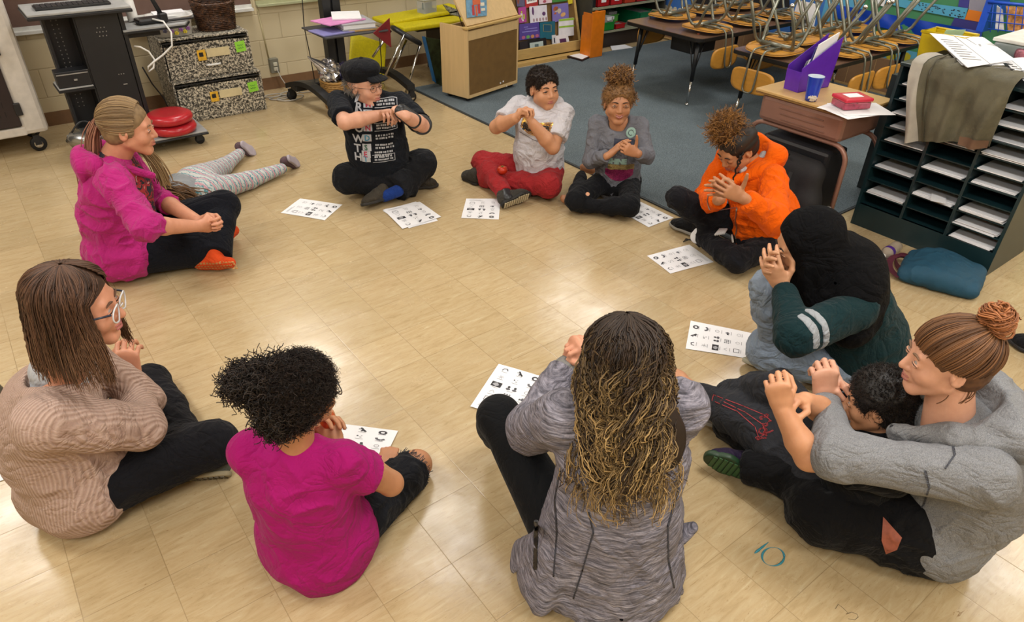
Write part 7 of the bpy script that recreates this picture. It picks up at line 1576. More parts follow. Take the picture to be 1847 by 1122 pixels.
    for j in range(14):
        f = j/13; th = (1.75+.25*np.cos(ph)*-1)*(1-f)+0*ph
        # around the skull towards the tie point
        d0 = np.stack([np.sin(ph)*1.0, np.cos(ph)*1.0, np.full(n, -.35)+.5*np.maximum(0, np.cos(ph))], -1); d0 /= np.linalg.norm(d0, axis=1, keepdims=True); dt = nrm(np.array([0, -.62, .72]))
        q = d0*(1-f)+dt*f*1.0; q /= np.linalg.norm(q, axis=1, keepdims=True); q = q*np.array([.084, .102, .093])+[0, -.016, .033]
        P[:, j] = Hd.C+(q*Hd.s)@Hd.A
    P += rg.normal(0, .0018, (n, 1, 3)); strands(t, 'hair', P, np.full((n, 14), .0017), HM)
    HT = hairmat('hair_copper', '#6b3f22', '#a5683d'); n = 300; a0 = rg.uniform(0, 6.28, n); P = np.zeros((n, 16, 3)); bc = tie+Hd.A[2]*.012-Hd.A[1]*.006; rr = rg.uniform(.012, .036, n); zz = rg.uniform(-.01, .03, n)
    for j in range(16):
        a = a0+j*.28; k = rr*(1+.25*np.sin(j*.55+a0*3)); P[:, j] = bc+(np.cos(a)*k)[:, None]*Hd.A[0]+(np.sin(a)*k)[:, None]*Hd.A[1]+(zz+(.036-rr)*.8+.008*np.sin(j*.7+a0*5))[:, None]*Hd.A[2]
    sdfobj('hair_bun', [el(bc+Hd.A[2]*.012, (.034, .034, .026), Hd.A)], HT, t, .005); strands(t, 'hair_bun', P, np.full((n, 16), .0021), HT)
    n = 60; P = np.zeros((n, 10, 3)); r0 = np.stack([rg.uniform(-.06, .07, n), rg.uniform(-.07, .0, n), np.full(n, -.05)], -1)
    for j in range(10): f = j/9; P[:, j] = Hd.C+(r0*Hd.s)@Hd.A-UP*.06*f+(rg.normal(0, .012, (n, 3)) if 0 else 0)+np.stack([np.sin(f*3+a0[:n]), np.cos(f*3+a0[:n]), 0*a0[:n]], -1)*.014*f
    strands(t, 'hair', P, np.full((n, 10), .0011), HM)
    GR = cloth('green_violet_shoe', '#2a1f38', .2, .6); GSO = mat('green_sole', '#1e3b22', .5, var=.15)
    hl = G(1380, 872, .03); to = G(1276, 828, .075); dn = nrm(-CFH*.85-UP*.2-CRH*.25); shoe(t, hl, to, dn, 1.03, GR, GSO, tread=mat('green_tread', '#2f5a30', .5), thick=.024)
    MB().tube([G(1345+4*math.cos(a), 858+4*math.sin(a), .06)-CFH*.012 for a in np.linspace(0, 6, 12)], .0018, 4, closed=True).build('sole_badge', PAPER, t)
    shoe(t, G(1318, 775, .02), G(1258, 748, .03), nrm(-UP-CRH*.2), .95, cloth('pale_shoe', '#8f8c86', .1), mat('sole_pale', '#a39f96', .7), laces=mat('lace_purple', '#56308c', .7))
grey_woman()
# ---- curly haired woman seen from behind
def curly_woman():
    s = .98; pel = G(1098, 975, .12); t = thing('person', G(1090, 1020), 'woman seen from behind with long curly highlighted hair and a marled grey jacket', 'person')
    fw = nrm(CFH*.98-CRH*.12); right = np.cross(fw, UP); J = {'pel': pel}; mid = D(1122, 745, dep(pel)+.03); J.update(shoulders(mid, nrm(right+UP*.04), .15)); J.update(hips(pel, right, .09)); setup(J)
    elL = S(955, 775, J['shL'], .27, 1); wrL = S(1022, 660, elL, .25, 1); K = D(1046, 618, dep(wrL)+.02); elR = J['shR']+fw*.12-UP*.14+right*.03; wrR = K+right*.07-UP*.05
    Hd = Head(D(1126, 655, dep(mid)+.03), nrm(CFH*.95-CRH*.05-UP*.35), UP, sc_=.98)
    body = Hd.prims()+[Hd.neck(J['sh']+[0, 0, .01], .05, .062)]+bodycore(J, s)+armskin(J['shR'], elR, wrR, .8)+armskin(J['shL'], elL, wrL, .85)
    body += hand(wrL, nrm(K-wrL+UP*.03), nrm(right*.8+fw*.3), 'L', (65, 70, 40), 3, (.4, .4), 1.)+hand(wrR, nrm(K-wrR), nrm(-right), 'R', (60, 70, 35), 3, (.4, .4), 1.)
    sdfobj('body', body, SK_P, t, .0038); Hd.features(t, '#a5655c', '#4a3424', skin=SK_P)
    knL = S(900, 752, J['hipL']-right*.03, .44, 1); anL = knL+fw*.12-UP*(knL[2]-.08); knR = pel+fw*.36+right*.16+UP*.25; anR = pel+fw*.55+right*.02-UP*.05
    sdfobj('trousers', [el(pel-[0, 0, .01], (.17, .16, .12), k=.04)]+leg(J['hipL']-right*.03, knL, anL, s, .095, .068, .066, .045)+leg(J['hipR'], knR, anR, s, .095, .068, .066, .045)+[FLOORCUT], cloth('black_leggings', '#0f1012', .1, .8, b2=.3), t, .005, [(.002, 10)], sm=2)
    n = NT('marled_knit'); v = n.coord('Object'); mp = n.new('ShaderNodeMapping'); n.lk(v, mp.inputs[0]); mp.inputs['Rotation'].default_value = (0, 0, .659); mp.inputs['Scale'].default_value = (1.2, 1.2, 16)
    a = n.noise(mp.outputs[0], 16, 5, .7, .25); n.base(n.ramp(a, [(.34, srgb('#3a383f')), (.46, srgb('#5f5c65')), (.58, srgb('#84808a')), (.7, srgb('#a19ea6'))])); n.p.inputs['Roughness'].default_value = .85; n.bump(n.math('ADD', n.math('MULTIPLY', a, .25), wrinkle(n, v, .7)), .55, .01); MK = n.m
    b = -J['fw']; fl = []
    for k in range(9):
        a_ = -1.5+3.0*k/8; dd = nrm(b*math.cos(a_)+right*math.sin(a_)); fl.append(ec(pel+UP*.16+dd*.10, pel+dd*(.175+.022*(k % 2))-UP*.075, .06, (.075, .02), np.cross(dd, UP), .05))
    fl += [ec(pel-right*.10+UP*.26, pel-right*.235+b*.04-UP*.06, (.05, .05), (.075, .02), b, .05), ec(pel-right*.10+UP*.20+b*.05, pel-right*.22+b*.10-UP*.07, (.06, .05), (.07, .022), b, .05)]
    jp = torso(J, s, hip=(.17, .15), waist=(.155, .135), chest=(.168, .13), bend=.03, sh_r=.06)+fl+sleeve(J['shL'], elL, wrL, s, .074, .07, .045, .93)+sleeve(J['shR'], elR, wrR, s, .074, .06, .042, .93)+[pl((0, 0, .02), (0, 0, -1), 'i', .004)]
    jo = sdfobj('jacket', jp, MK, t, .005, [(.009, 9), (.003, 18)], sm=2)
    for hp_ in (ec(pel-right*.22+b*.03+UP*.04, pel-right*.27-b*.02-UP*.06, (.05, .012), (.05, .010), b, .02), ec(pel+right*.21+UP*.0, pel+right*.25+UP*.03, (.04, .012), (.02, .01), b, .03)): sdfobj('jacket_hem', [hp_], MK, t, .004, [(.003, 20)], sm=1)
    SEAM = mat('seam_slate', '#34343c', .8)
    def at(px, py): return D(px, py, dep(pel)-.4)
    for line in (((1010, 850), (1000, 900), (1004, 960), (998, 1040)), ((1062, 925), (1070, 960), (1050, 1030), (1034, 1080)), ((1225, 880), (1205, 950), (1206, 1010), (1216, 1060))):
        P = []
        for a_, b2 in zip(line, line[1:]): P += [at(*lerp(a_, b2, f)) for f in np.linspace(0, 1, 10)]
        drape(MB().tube(P, .0022, 4).build('seam', SEAM, jo), jo, None, .003)
    drape(MB().tube([at(*lerp((967, 940), (965, 1025), f)) for f in np.linspace(0, 1, 12)], .0045, 5).build('zip_pocket', mat('zip_black', '#101014', .4), jo), jo, None, .004)
    sdfobj('scrunchie', [ec(lerp(wrL, elL, .04), lerp(wrL, elL, .16), .040, .040, None, .004, flat=0)], cloth('scrunchie_grey', '#74736f', .2), t, .0035, [(.007, 40)])
    HM = hairmat('hair_dark_honey', '#1a110c', '#38281b', '#b3935f'); cp = Hd.cap(.006, hairline=.05, low=-.07, front=.09); capmesh(t, 'hair', cp, HM, .004)
    sdfobj('hair', [ec(Hd.p(0, -.06, .0), m0, (.085, .04), (.13, .035), right, .05) for m0 in [J['sh']+b*.10-UP*.02]]+[ec(J['sh']+b*.10-UP*.0, J['sh']+b*.15-UP*.14, (.12, .02), (.09, .012), right, .05)], hairmat('hair_under', '#20140c', '#3a2716'), t, .006, [(.01, 20)], sm=2)
    flowhair(t, 'hair', Hd, HM, 1700, .50, (-150, 150), 0, .0016, .014, 7.5, .010, 2, 50, .10, .30, .22, 0, 0, None, .75, .30, 2.1, .004)
    flowhair(t, 'hair', Hd, HM, 700, .48, (-135, 135), 0, .0018, .020, 8.5, .014, 12, 56, .16, .34, .15, 0, 0, None, .85, .35, 1.3, .005)
curly_woman()
# ---- girl in the magenta tee
def tee_girl():
    s = .79; pel = G(572, 948, .11); t = thing('person', G(570, 1030), 'girl in a magenta T-shirt with a dark curly ponytail, seen from behind', 'person')
    fw = nrm(CFH*.9+CRH*.28); right = np.cross(fw, UP); J = {'pel': pel}; mid = D(533, 824, dep(pel)-.05); J.update(shoulders(mid, nrm(CRH*1.0-CFH*.1+UP*.0), .13)); J.update(hips(pel, right, .085)); setup(J)
    elR = S(695, 866, J['shR'], .24, 1); K = D(590, 762, dep(mid)+.26); wrR = K-fw*.0+CRH*.03-UP*.06-CFH*.04; elR = D(705, 872, dep(mid)+.08); elL = J['shL']+fw*.12-UP*.20; wrL = K-CRH*.05-UP*.06-CFH*.03
    Hd = Head(D(545, 712, dep(mid)+.02), nrm(CRH*.72+CFH*.7-UP*.12), UP, sc_=.84)
    body = Hd.prims()+[Hd.neck(J['sh']+[0, 0, .0], .048, .058)]+bodycore(J, s)+armskin(J['shR'], elR, wrR, .98)+armskin(J['shL'], elL, wrL, .95)
    body += hand(wrR, nrm(UP*.8+CFH*.35-CRH*.35), nrm(CFH*.75-CRH*.5-UP*.1), 'R', (35, 40, 20), 5, (.3, .1), .97)+hand(wrL+CFH*.03, nrm(UP*.8+CRH*.6+CFH*.1), nrm(-CFH*.5+CRH*.5), 'L', (35, 40, 20), 5, (.3, .0), .95)
    anR_ = D(690, 845, dep(pel)+.40); ft = G(702, 818, .08); body += [ec(G(680, 850, .07), ft, (.034, .024), (.030, .013), CRH, .01)]+[ec(ft+CRH*.011*k-CFH*.004*abs(k), ft+CRH*(.013*k)+nrm(CFH+UP*.2)*.022-CFH*.003*abs(k), .009, .007, None, .003) for k in (-2, -1, 0, 1, 2)]
    knR = D(752, 838, dep(pel)+.30); body += [ec(knR, lerp(knR, pel, .25), .052, .055)]
    sdfobj('body', body, SK_B, t, .0038); Hd.features(t, '#8a463f', '#1d1411', skin=SK_B)
    m = MB(); [m.tube([Hd.p(sx*.034+.023*math.cos(a), .1, .0+.017*math.sin(a)) for a in np.linspace(0, 5.9, 16)], .0014, 5, closed=True).tube([Hd.p(sx*.057, .095, .006), Hd.p(sx*.08, 0, .006)], .0016, 5) for sx in (-1, 1)]; m.build('glasses', BLKP, t)
    anR = G(655, 880, .07); knL = G(565, 805, .10); anL = G(655, 858, .06); JN = cloth('black_ripped_jeans', '#141519', .25, .85)
    tr = sdfobj('trousers', [el(pel-[0, 0, .01], (.155, .15, .115), k=.04)]+[ec(J['hipR'], lerp(J['hipR'], knR, .93), .088, .064, None, .03, flat=2), ec(lerp(J['hipR'], knR, .8), anR, .055, .05, None, .03)]+leg(J['hipL'], knL, anL, s, .088, .068, .062, .048)+[FLOORCUT], JN, t, .005, [(.004, 12), (.004, 24)], sm=2)
    rg = np.random.default_rng(3); n = 80; ax = nrm(knR-J['hipR']); e0 = lerp(J['hipR'], knR, .92); u1 = nrm(np.cross(ax, UP)); u2 = np.cross(ax, u1); a = rg.uniform(0, 6.28, n); rad = np.cos(a)[:, None]*u1+np.sin(a)[:, None]*u2
    P = (e0+rad*.062)[:, None]+(ax+rad*.3+rg.normal(0, .25, (n, 3)))[:, None]*(np.linspace(0, .016, 4)[None, :, None]); strands(t, 'frayed_edge', P, np.full((n, 4), .0011), hairmat('fray', '#1c1d22', '#33353c'))
    TM = cloth('magenta_tee', '#961460', .05, .9, b2=.6); 
    sh = torso(J, s, hip=(.175, .155), waist=(.165, .14), chest=(.17, .125), bend=.03, sh_r=.062)+[ec(pel-UP*.04, pel+UP*.12, (.185*s, .17*s), (.17*s, .15*s), right, .05), ec(pel+right*.05-fw*.05-UP*.05, pel-fw*.03+UP*.05, .115, .11, None, .05), ec(J['shR'], lerp(J['shR'], elR, .50), .052, .062, None, .02, flat=2), ec(J['shL'], lerp(J['shL'], elL, .7), .052, .058, None, .02, flat=2), *skirt(J, pel, (.155, .15, .115), .088, s, knR, knL, .12), pl(pel-UP*.095, nrm(-UP+fw*.18), 'i', .01)]
    sdfobj('tshirt', sh, TM, t, .005, [(.008, 7), (.0035, 13)], sm=2)
    HB = hairmat('hair_black_curl', '#0f0b09', '#2d211a'); cp = Hd.cap(.012, hairline=.058, low=-.055); capmesh(t, 'hair', cp, HB, .004, [(.003, 40)]); bristles(t, 'hair', cp, HB, 6500, .020, .0010, .005, 0, 6, 7)
    pf = D(462, 690, dep(Hd.C)-.03)
    curlball(t, 'hair_puff', D(448, 690, dep(Hd.C)-.02), .042, HB, 1500, 9, .007, .022, .0010, M_=22, squash=(1.15, 1.15, .8))
    curlball(t, 'hair_puff', D(500, 745, dep(Hd.C)-.06), .048, HB, 1500, 10, .007, .022, .0010, M_=22, squash=(.9, .9, 1.15))
    curlball(t, 'hair_puff', D(497, 695, dep(Hd.C)-.02), .058, HB, 1500, 12, .007, .020, .0010, M_=22)
    tm = thing('tomato', K, 'small orange and green fruit held by the girl in magenta', 'fruit'); c = K+UP*.01-CRH*.0; MB().m(0).lathe(c-UP*.03, [(0, 0), (.022, .004), (.030, .022), (.026, .045), (.010, .056), (0, .054)], 20).m(1).lathe(c+UP*.022, [(.016, 0), (.01, .006), (0, .008)], 10).build('fruit', [mat('fruit_orange', '#b4481a', .3, var=.2), mat('fruit_green', '#4c6b2a', .5)], tm)
tee_girl()
# ---- woman in the beige sweater
def beige_woman():
    s = .97; pel = G(156, 855, .12); t = thing('person', G(150, 930), 'woman with glasses and shoulder-length brown hair in a beige ribbed sweater', 'person')
    fw = nrm(CRH*.95+CFH*.22); right = np.cross(fw, UP); J = {'pel': pel}; mid = D(112, 692, dep(pel)-.02); J.update(shoulders(mid, nrm(right), .165)); J.update(hips(pel, right, .09)); setup(J)
    elR = S(252, 772, J['shR'], .30, 1); wrR = S(238, 682, elR, .24, 1); K = D(230, 642, dep(wrR)+.02); elL = J['shL']+fw*.13-UP*.22; wrL = D(208, 662, dep(wrR)+.08)
    Hd = Head(D(138, 552, dep(mid)+.0), nrm(CRH*.95+CFH*.22-UP*.12), UP, sc_=1.0)
    body = Hd.prims()+[Hd.neck(J['sh']+[0, 0, .01], .05, .062)]+bodycore(J, s)+armskin(J['shR'], elR, wrR, .85)+armskin(J['shL'], elL, wrL, .85)
    body += hand(wrR, nrm(K-wrR+UP*.02), nrm(-right*.9+fw*.1), 'R', (45, 60, 30), 4, (.4, .2), 1.)+hand(wrL, nrm(K-wrL+UP*.02+fw*.02), nrm(right*.8), 'L', (45, 60, 35), 3, (.3, .2), 1.)
    sdfobj('body', body, SK_P, t, .0036); Hd.features(t, '#a8605c', '#5a3d2a', '#4a3a2c', open_=.75, skin=SK_P)
    m = MB(); GW = mat('frame_white', '#c9cbd0', .2); GB = mat('frame_navy', '#1c2436', .3)
    for sx in (-1, 1):
        m.m(0).tube([Hd.p(sx*.034+.027*math.cos(a), .104-.15*abs(.027*math.cos(a)), -.002+.023*math.sin(a)) for a in np.linspace(0, 5.95, 20)], .0022, 6, closed=True); m.m(1).tube([Hd.p(sx*.060, .097, .010), Hd.p(sx*.080, .05, .006), Hd.p(sx*.083, -.005, .004)], .0028, 6)
    m.m(0).tube([Hd.p(-.01, .105, .004), Hd.p(0, .110, .008), Hd.p(.01, .105, .004)], .0018, 5).build('glasses', [GW, GB], t)
    knR = G(388, 800, .14); anR = G(280, 800, .07); knL = S(272, 690, J['hipL'], .44, 1); anL = G(372, 838, .07)
    sdfobj('trousers', [el(pel-[0, 0, .01], (.18, .17, .12), k=.04)]+leg(J['hipR'], knR, anR, s, .10, .075, .066, .052)+leg(J['hipL'], knL, anL, s, .09, .068, .062, .05)+[FLOORCUT], cloth('black_jeans_soft', '#131317', .12, .85), t, .005, [(.003, 12), (.002, 24)], sm=2)
    n = NT('ribbed_knit'); v = n.coord('Object'); mp = n.new('ShaderNodeMapping'); n.lk(v, mp.inputs[0]); mp.inputs['Rotation'].default_value = (0, 0, .659+.35)
    ds = n.noise(v, 5, 3); wv = n.new('ShaderNodeTexWave'); wv.bands_direction = 'X'; wv.inputs['Scale'].default_value = 36; wv.inputs['Distortion'].default_value = .5; wv.inputs['Detail'].default_value = 1; wv.inputs['Detail Scale'].default_value = .6; n.lk(mp.outputs[0], wv.inputs[0])
    f = n.noise(v, 300, 2); n.base(n.ramp(n.math('ADD', n.math('MULTIPLY', wv.outputs['Fac'], .7), n.math('MULTIPLY', f, .4)), [(.15, srgb('#9c8173')), (.6, srgb('#ab9183')), (1, srgb('#b49b8d'))])); n.p.inputs['Roughness'].default_value = .95; n.bump(n.math('ADD', n.math('MULTIPLY', wv.outputs['Fac'], .6), wrinkle(n, v, 1.)), .6, .008); RB = n.m
    b = -J['fw']
    sw = torso(J, s, hip=(.165, .145), waist=(.16, .14), chest=(.16, .125), bend=.05, sh_r=.057)+[ec(pel-UP*.03, pel+UP*.12, (.168, .155), (.16, .14), right, .05)]+sleeve(J['shR'], elR, wrR, s, .078, .070, .046, .90, .03)+sleeve(J['shL'], elL, wrL, s, .062, .055, .042, .86)+[*skirt(J, pel, (.18, .17, .12), .10, s, knR, knL, .18), ec(J['sh']+UP*.03, J['sh']+UP*.12, .075, .09, None, .015, 's'), pl(pel-UP*.105, nrm(-UP+fw*.3), 'i', .02), pl((0, 0, .008), (0, 0, -1), 'i', .004)]
    so = sdfobj('sweater', sw, RB, t, .005, [(.009, 7), (.003, 13)], sm=2)
    sdfobj('cuff', [ec(lerp(elR, wrR, .66), lerp(elR, wrR, .94), .050, .048, None, .01, flat=3)], RB, so, .004, [(.003, 20)])
    sdfobj('collar', [ec(J['sh']+UP*.0, J['sh']+UP*.045, .078, .066, None, .01)], cloth('white_shirt', '#a9abb0', .04), t, .005, [(.003, 16)])
    HM = hairmat('hair_brown_light', '#2b1a10', '#5f4230', '#7a5a42'); cp = Hd.cap(.002, hairline=.055, low=-.065); capmesh(t, 'hair', cp, HM, .004)
    flowhair(t, 'hair', Hd, HM, 1900, .30, (-122, 122), 0, .0015, .005, 3.5, .005, 4, 30, .12, .02, .5, 0, 0, None, .3, .14, .9, .006)
    SN = cloth('grey_sneaker', '#59594f', .15, .8); ST = mat('tread_tan', '#8f8468', .7)
    shoe(t, G(408, 868, .02)+CFH*.02, G(362, 878, .0)+[0, 0, .02]-CRH*.12, nrm(-CFH*.8-UP*.6), 1., SN, ST, tread=mat('tread_dark', '#5c5544', .7))
    shoe(t, G(298, 792, .0)+[0, 0, .03], G(240, 812, .0)+[0, 0, .05]-CRH*.04, nrm(-UP-CFH*.2), .95, cloth('olive_shoe', '#4c4a3e', .15, .8), ST)
beige_woman()
# ---- child lying on the floor
def lying_child():
    t = thing('person', G(360, 345), 'child in patterned leggings lying face down on the floor behind the woman in pink', 'person'); s = .78
    pel = G(357, 330, .10); hipU, hipD = G(372, 318, .10), G(372, 345, .10); mid = G(306, 352, .11); hdc = G(272, 360, .12)
    fw = nrm(mid-pel); Hd = Head(hdc, nrm(-UP*.9+fw*.3), fw, sc_=.92)
    n = NT('patterned_leggings'); v = n.coord('Object', (1, 1, 1), (0, 0, -.6)); wv = n.new('ShaderNodeTexWave'); wv.bands_direction = 'X'; wv.inputs['Scale'].default_value = 7; wv.inputs['Distortion'].default_value = .6; n.lk(v, wv.inputs[0])
    vo = n.new('ShaderNodeTexVoronoi'); vo.distance = 'MANHATTAN'; vo.inputs['Scale'].default_value = 38; vo.inputs['Randomness'].default_value = .25; n.lk(v, vo.inputs['Vector'])
    dots = n.ramp(vo.outputs['Distance'], [(.16, (1, 1, 1)), (.2, (0, 0, 0))]); zz = n.new('ShaderNodeTexWave'); zz.bands_direction = 'X'; zz.inputs['Scale'].default_value = 14; zz.inputs['Distortion'].default_value = 5; zz.inputs['Detail Scale'].default_value = 3; n.lk(v, zz.inputs[0])
    c = n.ramp(wv.outputs['Fac'], [(0, srgb('#bcbcb8')), (.45, srgb('#b9bfbd')), (.5, srgb('#a9bdb9')), (.8, srgb('#bfb3b4')), (.92, srgb('#b98c96'))]); c = n.mix(n.ramp(zz.outputs['Fac'], [(.86, (0, 0, 0)), (.9, (1, 1, 1))]), c, srgb('#4f8790')); c = n.mix(dots, c, n.ramp(n.noise(v, 14, 1), [(.48, srgb('#b0607c')), (.52, srgb('#33507c'))], 'CONSTANT'))
    n.base(c); n.p.inputs['Roughness'].default_value = .85; LG = n.m
    knU, anU, knD, anD = G(404, 300, .055), G(432, 277, .05), G(450, 325, .055), G(508, 304, .05)
    body = [ec(pel, mid, (.12, .07), (.13, .075), np.cross(fw, UP), .04)]+Hd.prims()+[Hd.neck(mid, .045, .05), ec(mid+np.cross(fw, UP)*.13, mid+np.cross(fw, UP)*.16+fw*.2-UP*.05, .035, .03), ec(mid-np.cross(fw, UP)*.13, mid-np.cross(fw, UP)*.16+fw*.2-UP*.05, .035, .03), ec(hipU, knU, .06, .04), ec(hipD, knD, .06, .04), ec(knU, anU, .04, .025), ec(knD, anD, .04, .025)]
    sdfobj('body', body, SK_B, t, .006)
    sdfobj('leggings', [el(pel+UP*.015, (.115, .13, .085), frame(fw)[[1, 0, 2]], .05), ec(hipU, knU, .080, .052, None, .04), ec(knU, anU, .052, .034, None, .02), ec(hipD, knD, .080, .052, None, .04), ec(knD, anD, .052, .034, None, .02), FLOORCUT], LG, t, .005, [(.003, 14)], sm=2)
    sdfobj('top', [ec(lerp(pel, mid, .38)+UP*.01, mid, (.125, .08), (.14, .085), np.cross(fw, UP), .04, flat=1)], cloth('grey_crochet', '#7d8083', .3, .9), t, .005, [(.004, 20)])
    HB = hairmat('hair_brown_messy', '#2d1c10', '#7a5732'); rg = np.random.default_rng(2); nn = 420; a = rg.uniform(0, 1, (nn, 1)); P0 = G(318, 350, .19); P = np.zeros((nn, 12, 3)); o = rg.normal(0, 1, (nn, 3))*[.05, .05, .022]
    for j in range(12): f = j/11; P[:, j] = lerp(hdc+UP*.07, P0+nrm(-fw)*.02-UP*.05*f, f)+o*(.6+.4*f)+np.sin(f*9+o[:, :1]*80)*.005
    P[..., 2] = np.maximum(P[..., 2], .02); strands(t, 'hair', P, np.full((nn, 12), .0024), HB); capmesh(t, 'hair', [Hd.e((0, -.02, .03), (.09, .11, .1))], HB, .006)
    SO = cloth('violet_grey_shoe', '#5c4a50', .3, .8); SW = mat('sole_lilac', '#a99fa8', .6)
    for an, to, up_ in ((anU, G(461, 276, .012), G(438, 258, .11)), (anD, G(541, 295, .012), G(522, 284, .11))):
        heel = up_; toe = to; shoe(t, heel, toe+nrm(toe-heel)*.0, nrm(CRH*.75-CFH*.3+UP*.55), .72, SO, SW, high=.05)
lying_child()
# ---- shoe of somebody outside the frame on the right
def edge_person():
    t = thing('person', G(1850, 650), 'person outside the frame of whom only a black shoe shows at the right edge', 'person')
    a, b = G(1905, 655, .0)+[0, 0, .004], G(1822, 618, .0)+[0, 0, .01]; BS = cloth('black_suede', '#17171a', .2, .9)
    shoe(t, a, b, -UP, 1., BS, mat('sole_black2', '#202024', .6), laces=mat('lace_black', '#0c0c0e', .8), high=.09)
    sdfobj('trouser_leg', [ec(lerp(a, b, .1)+UP*.10, lerp(a, b, .0)+UP*.35-nrm(b-a)*.25, .05, .08, None, .02)], PANTB, t, .008)
edge_person()
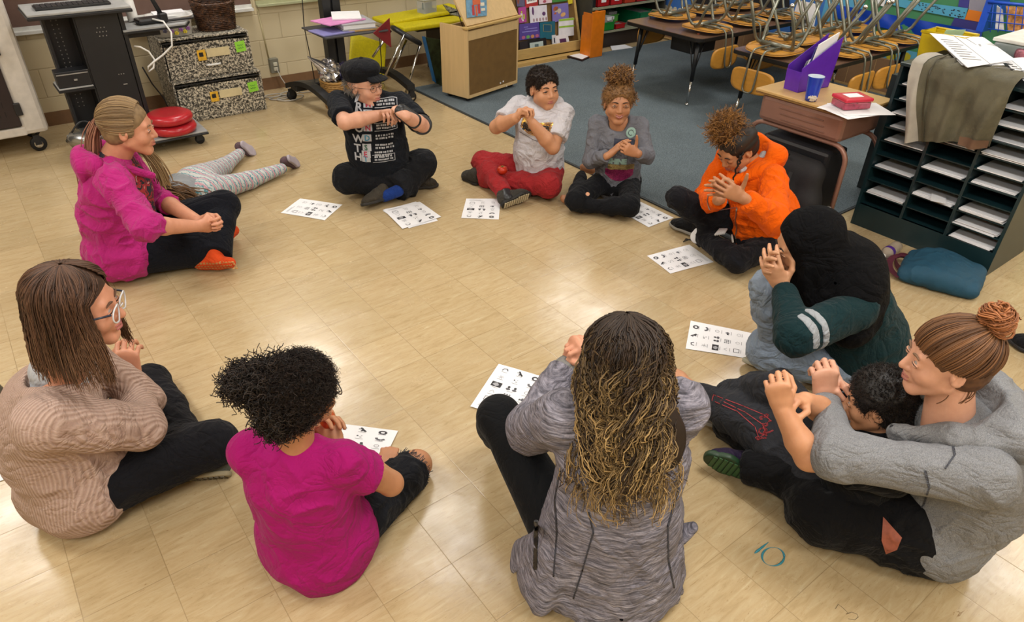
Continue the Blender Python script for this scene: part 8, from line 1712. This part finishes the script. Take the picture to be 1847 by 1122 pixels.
# ---- worksheets on the floor
def sheet(cs, lab, z0=.0012, grpn='worksheets on the floor', lift=(0, 0, 0, 0), order=None, icons=True, sub=10):
    """cs = pixel corners: top-left, top-right, bottom-right, bottom-left of the printed page"""
    C = [G(*p, z0+l) for p, l in zip(cs, lift)]; t = thing('worksheet', sum(C)/4, lab, 'worksheet', grpn)
    def pt(a, b, h=0.): return lerp(lerp(C[0], C[1], a), lerp(C[3], C[2], a), b)+UP*(h+.0009*(1+math.sin(a*5+b*4)))
    MB().grid(lambda a, b: pt(a, b), sub, sub).build('sheet', PAPER, t)
    if not icons: return t
    m = MB(); h = .0009; K_ = [INK, INKL, mat('ink_mid', '#58585e', .6, var=0)]
    def stroke(P, w, ci):
        m.m(ci)
        for (a0, b0), (a1, b1) in zip(P, P[1:]):
            dx, dy = (a1-a0)*.216, (b1-b0)*.279; L = math.hypot(dx, dy) or 1; nx, ny = -dy/L*w/.216, dx/L*w/.279
            m.poly([pt(a0+nx, b0+ny, h), pt(a1+nx, b1+ny, h), pt(a1-nx, b1-ny, h), pt(a0-nx, b0-ny, h)])
    def blob(a, b, ra, rb, ci, n=10, e=0): m.m(ci).poly([pt(a+ra*math.cos(x)*(1+e*math.sin(3*x)), b+rb*math.sin(x)*(1+e*math.cos(4*x)), h+.0001*ci) for x in np.linspace(0, 2*math.pi, n, endpoint=False)])
    def ringi(a, b, ra, rb, w, ci): stroke([(a+ra*math.cos(x), b+rb*math.sin(x)) for x in np.linspace(0, 2*math.pi, 15)], w, ci)
    X_, Y_ = (.2, .5, .8), (.10, .27, .44, .60, .76, .91)
    # row 1
    stroke([(X_[0]-.06, .12), (X_[0]-.04, .075), (X_[0]+.02, .065), (X_[0]+.05, .11)], .0022, 2); ringi(X_[2], .10, .05, .036, .0036, 0); ringi(X_[2], .10, .065, .047, .0008, 1)
    stroke([(X_[1]-.03, .055), (X_[1]+.0, .09), (X_[1]+.05, .13)], .004, 0); stroke([(X_[1]-.07, .08), (X_[1]-.01, .07)], .002, 2); stroke([(X_[1]+.0, .09), (X_[1]-.02, .13)], .003, 0); blob(X_[1]-.035, .05, .015, .012, 0)
    # row 2
    for k in range(6): x = k*1.05; stroke([(X_[0], .27), (X_[0]+.06*math.cos(x), .27+.045*math.sin(x))], .0009, 1)
    blob(X_[1]-.04, .25, .016, .013, 0); blob(X_[1]+.02, .24, .012, .008, 1); blob(X_[1]+.01, .28, .02, .01, 1); stroke([(X_[2]-.06, .24), (X_[2]-.04, .28), (X_[2]+.02, .29), (X_[2]+.07, .26)], .0045, 2)
    # row 3 dark photo, two busts, ring
    m.m(0).poly([pt(X_[0]-.10, .39, h), pt(X_[0]+.10, .39, h), pt(X_[0]+.10, .49, h), pt(X_[0]-.10, .49, h)]); blob(X_[0]-.01, .44, .06, .035, 1, 9, .2)
    for dx in (-.055, .07): blob(X_[1]+dx, .42, .026, .022, 0); blob(X_[1]+dx, .465, .045, .022, 2)
    ringi(X_[2], .44, .035, .03, .0012, 1)
    # rows 4-6
    for k in range(9): blob(X_[1]-.06+.05*(k % 3), .575+.028*(k//3), .017, .010, 2 if k % 2 else 0)
    blob(X_[2], .60, .035, .028, 2, 8, .3); blob(X_[2]-.05, .61, .014, .02, 0); stroke([(X_[0]-.05, .62), (X_[0], .57), (X_[0]+.05, .62)], .0011, 1)
    stroke([(X_[0]-.06, .72), (X_[0]+.07, .72), (X_[0]+.07, .80), (X_[0]-.06, .80), (X_[0]-.06, .72)], .0013, 2)
    ringi(X_[1], .77, .04, .03, .0008, 1); ringi(X_[2], .78, .045, .03, .0008, 1)
    for yy in (.15, .32, .51, .66, .83):
        for xx in X_: stroke([(xx-.06, yy), (xx+.06, yy)], .0012, 1)
    stroke([(.1, .90), (.5, .90)], .0009, 1); stroke([(.1, .925), (.42, .925)], .0009, 1); m.build('print', K_, t); return t
sheet([(617.8, 369), (585.8, 397.6), (506.2, 383.9), (541.4, 358.4)][0:1]*0+[(585.8, 397.6), (617.8, 369), (541.4, 358.4), (506.2, 383.9)][0:4], 'worksheet on the floor to the left of the man in the cap')
sheet([(741, 411), (790, 398), (757, 366), (694, 377)], 'lowest worksheet of the small pile in front of the man in the cap', .0008, 'pile of worksheets', icons=False)
sheet([(738, 412), (795, 391), (750, 364), (690, 380)], 'middle worksheet of the small pile in front of the man in the cap', .0026, 'pile of worksheets', icons=False)
sheet([(726, 413), (796, 391), (757, 364), (691, 378)], 'topmost worksheet of the small pile in front of the man in the cap', .0044, 'pile of worksheets')
sheet([(831.8, 393.5), (899.6, 395.9), (903, 359), (841.1, 358.2)], 'worksheet by the outstretched sole of the boy in red trousers')
sheet([(1169.9, 410.2), (1215.3, 392.8), (1153.5, 363.5), (1112, 378)], 'worksheet half under the knee of the girl in the grey shirt')
sheet([(1209.1, 493.8), (1167, 461.3), (1243.4, 441.6), (1287.6, 472.7)], 'worksheet in front of the girl in the orange hoodie')
sheet([(1236.5, 629.2), (1245.8, 578.3), (1359, 601.9), (1356, 648)], 'slightly curled worksheet in front of the person in the hijab')
sheet([(899.4, 656.6), (988, 682), (940, 760), (848.3, 733)], 'worksheet tucked beside the knee of the curly haired woman', .006)
sheet([(600, 763), (718, 777), (683, 850), (560, 830)], 'worksheet in front of the girl in the magenta T-shirt', .004)
sheet([(-12, 872), (-40, 800), (34, 786), (60, 850)], 'worksheet at the left edge behind the woman in the beige sweater')
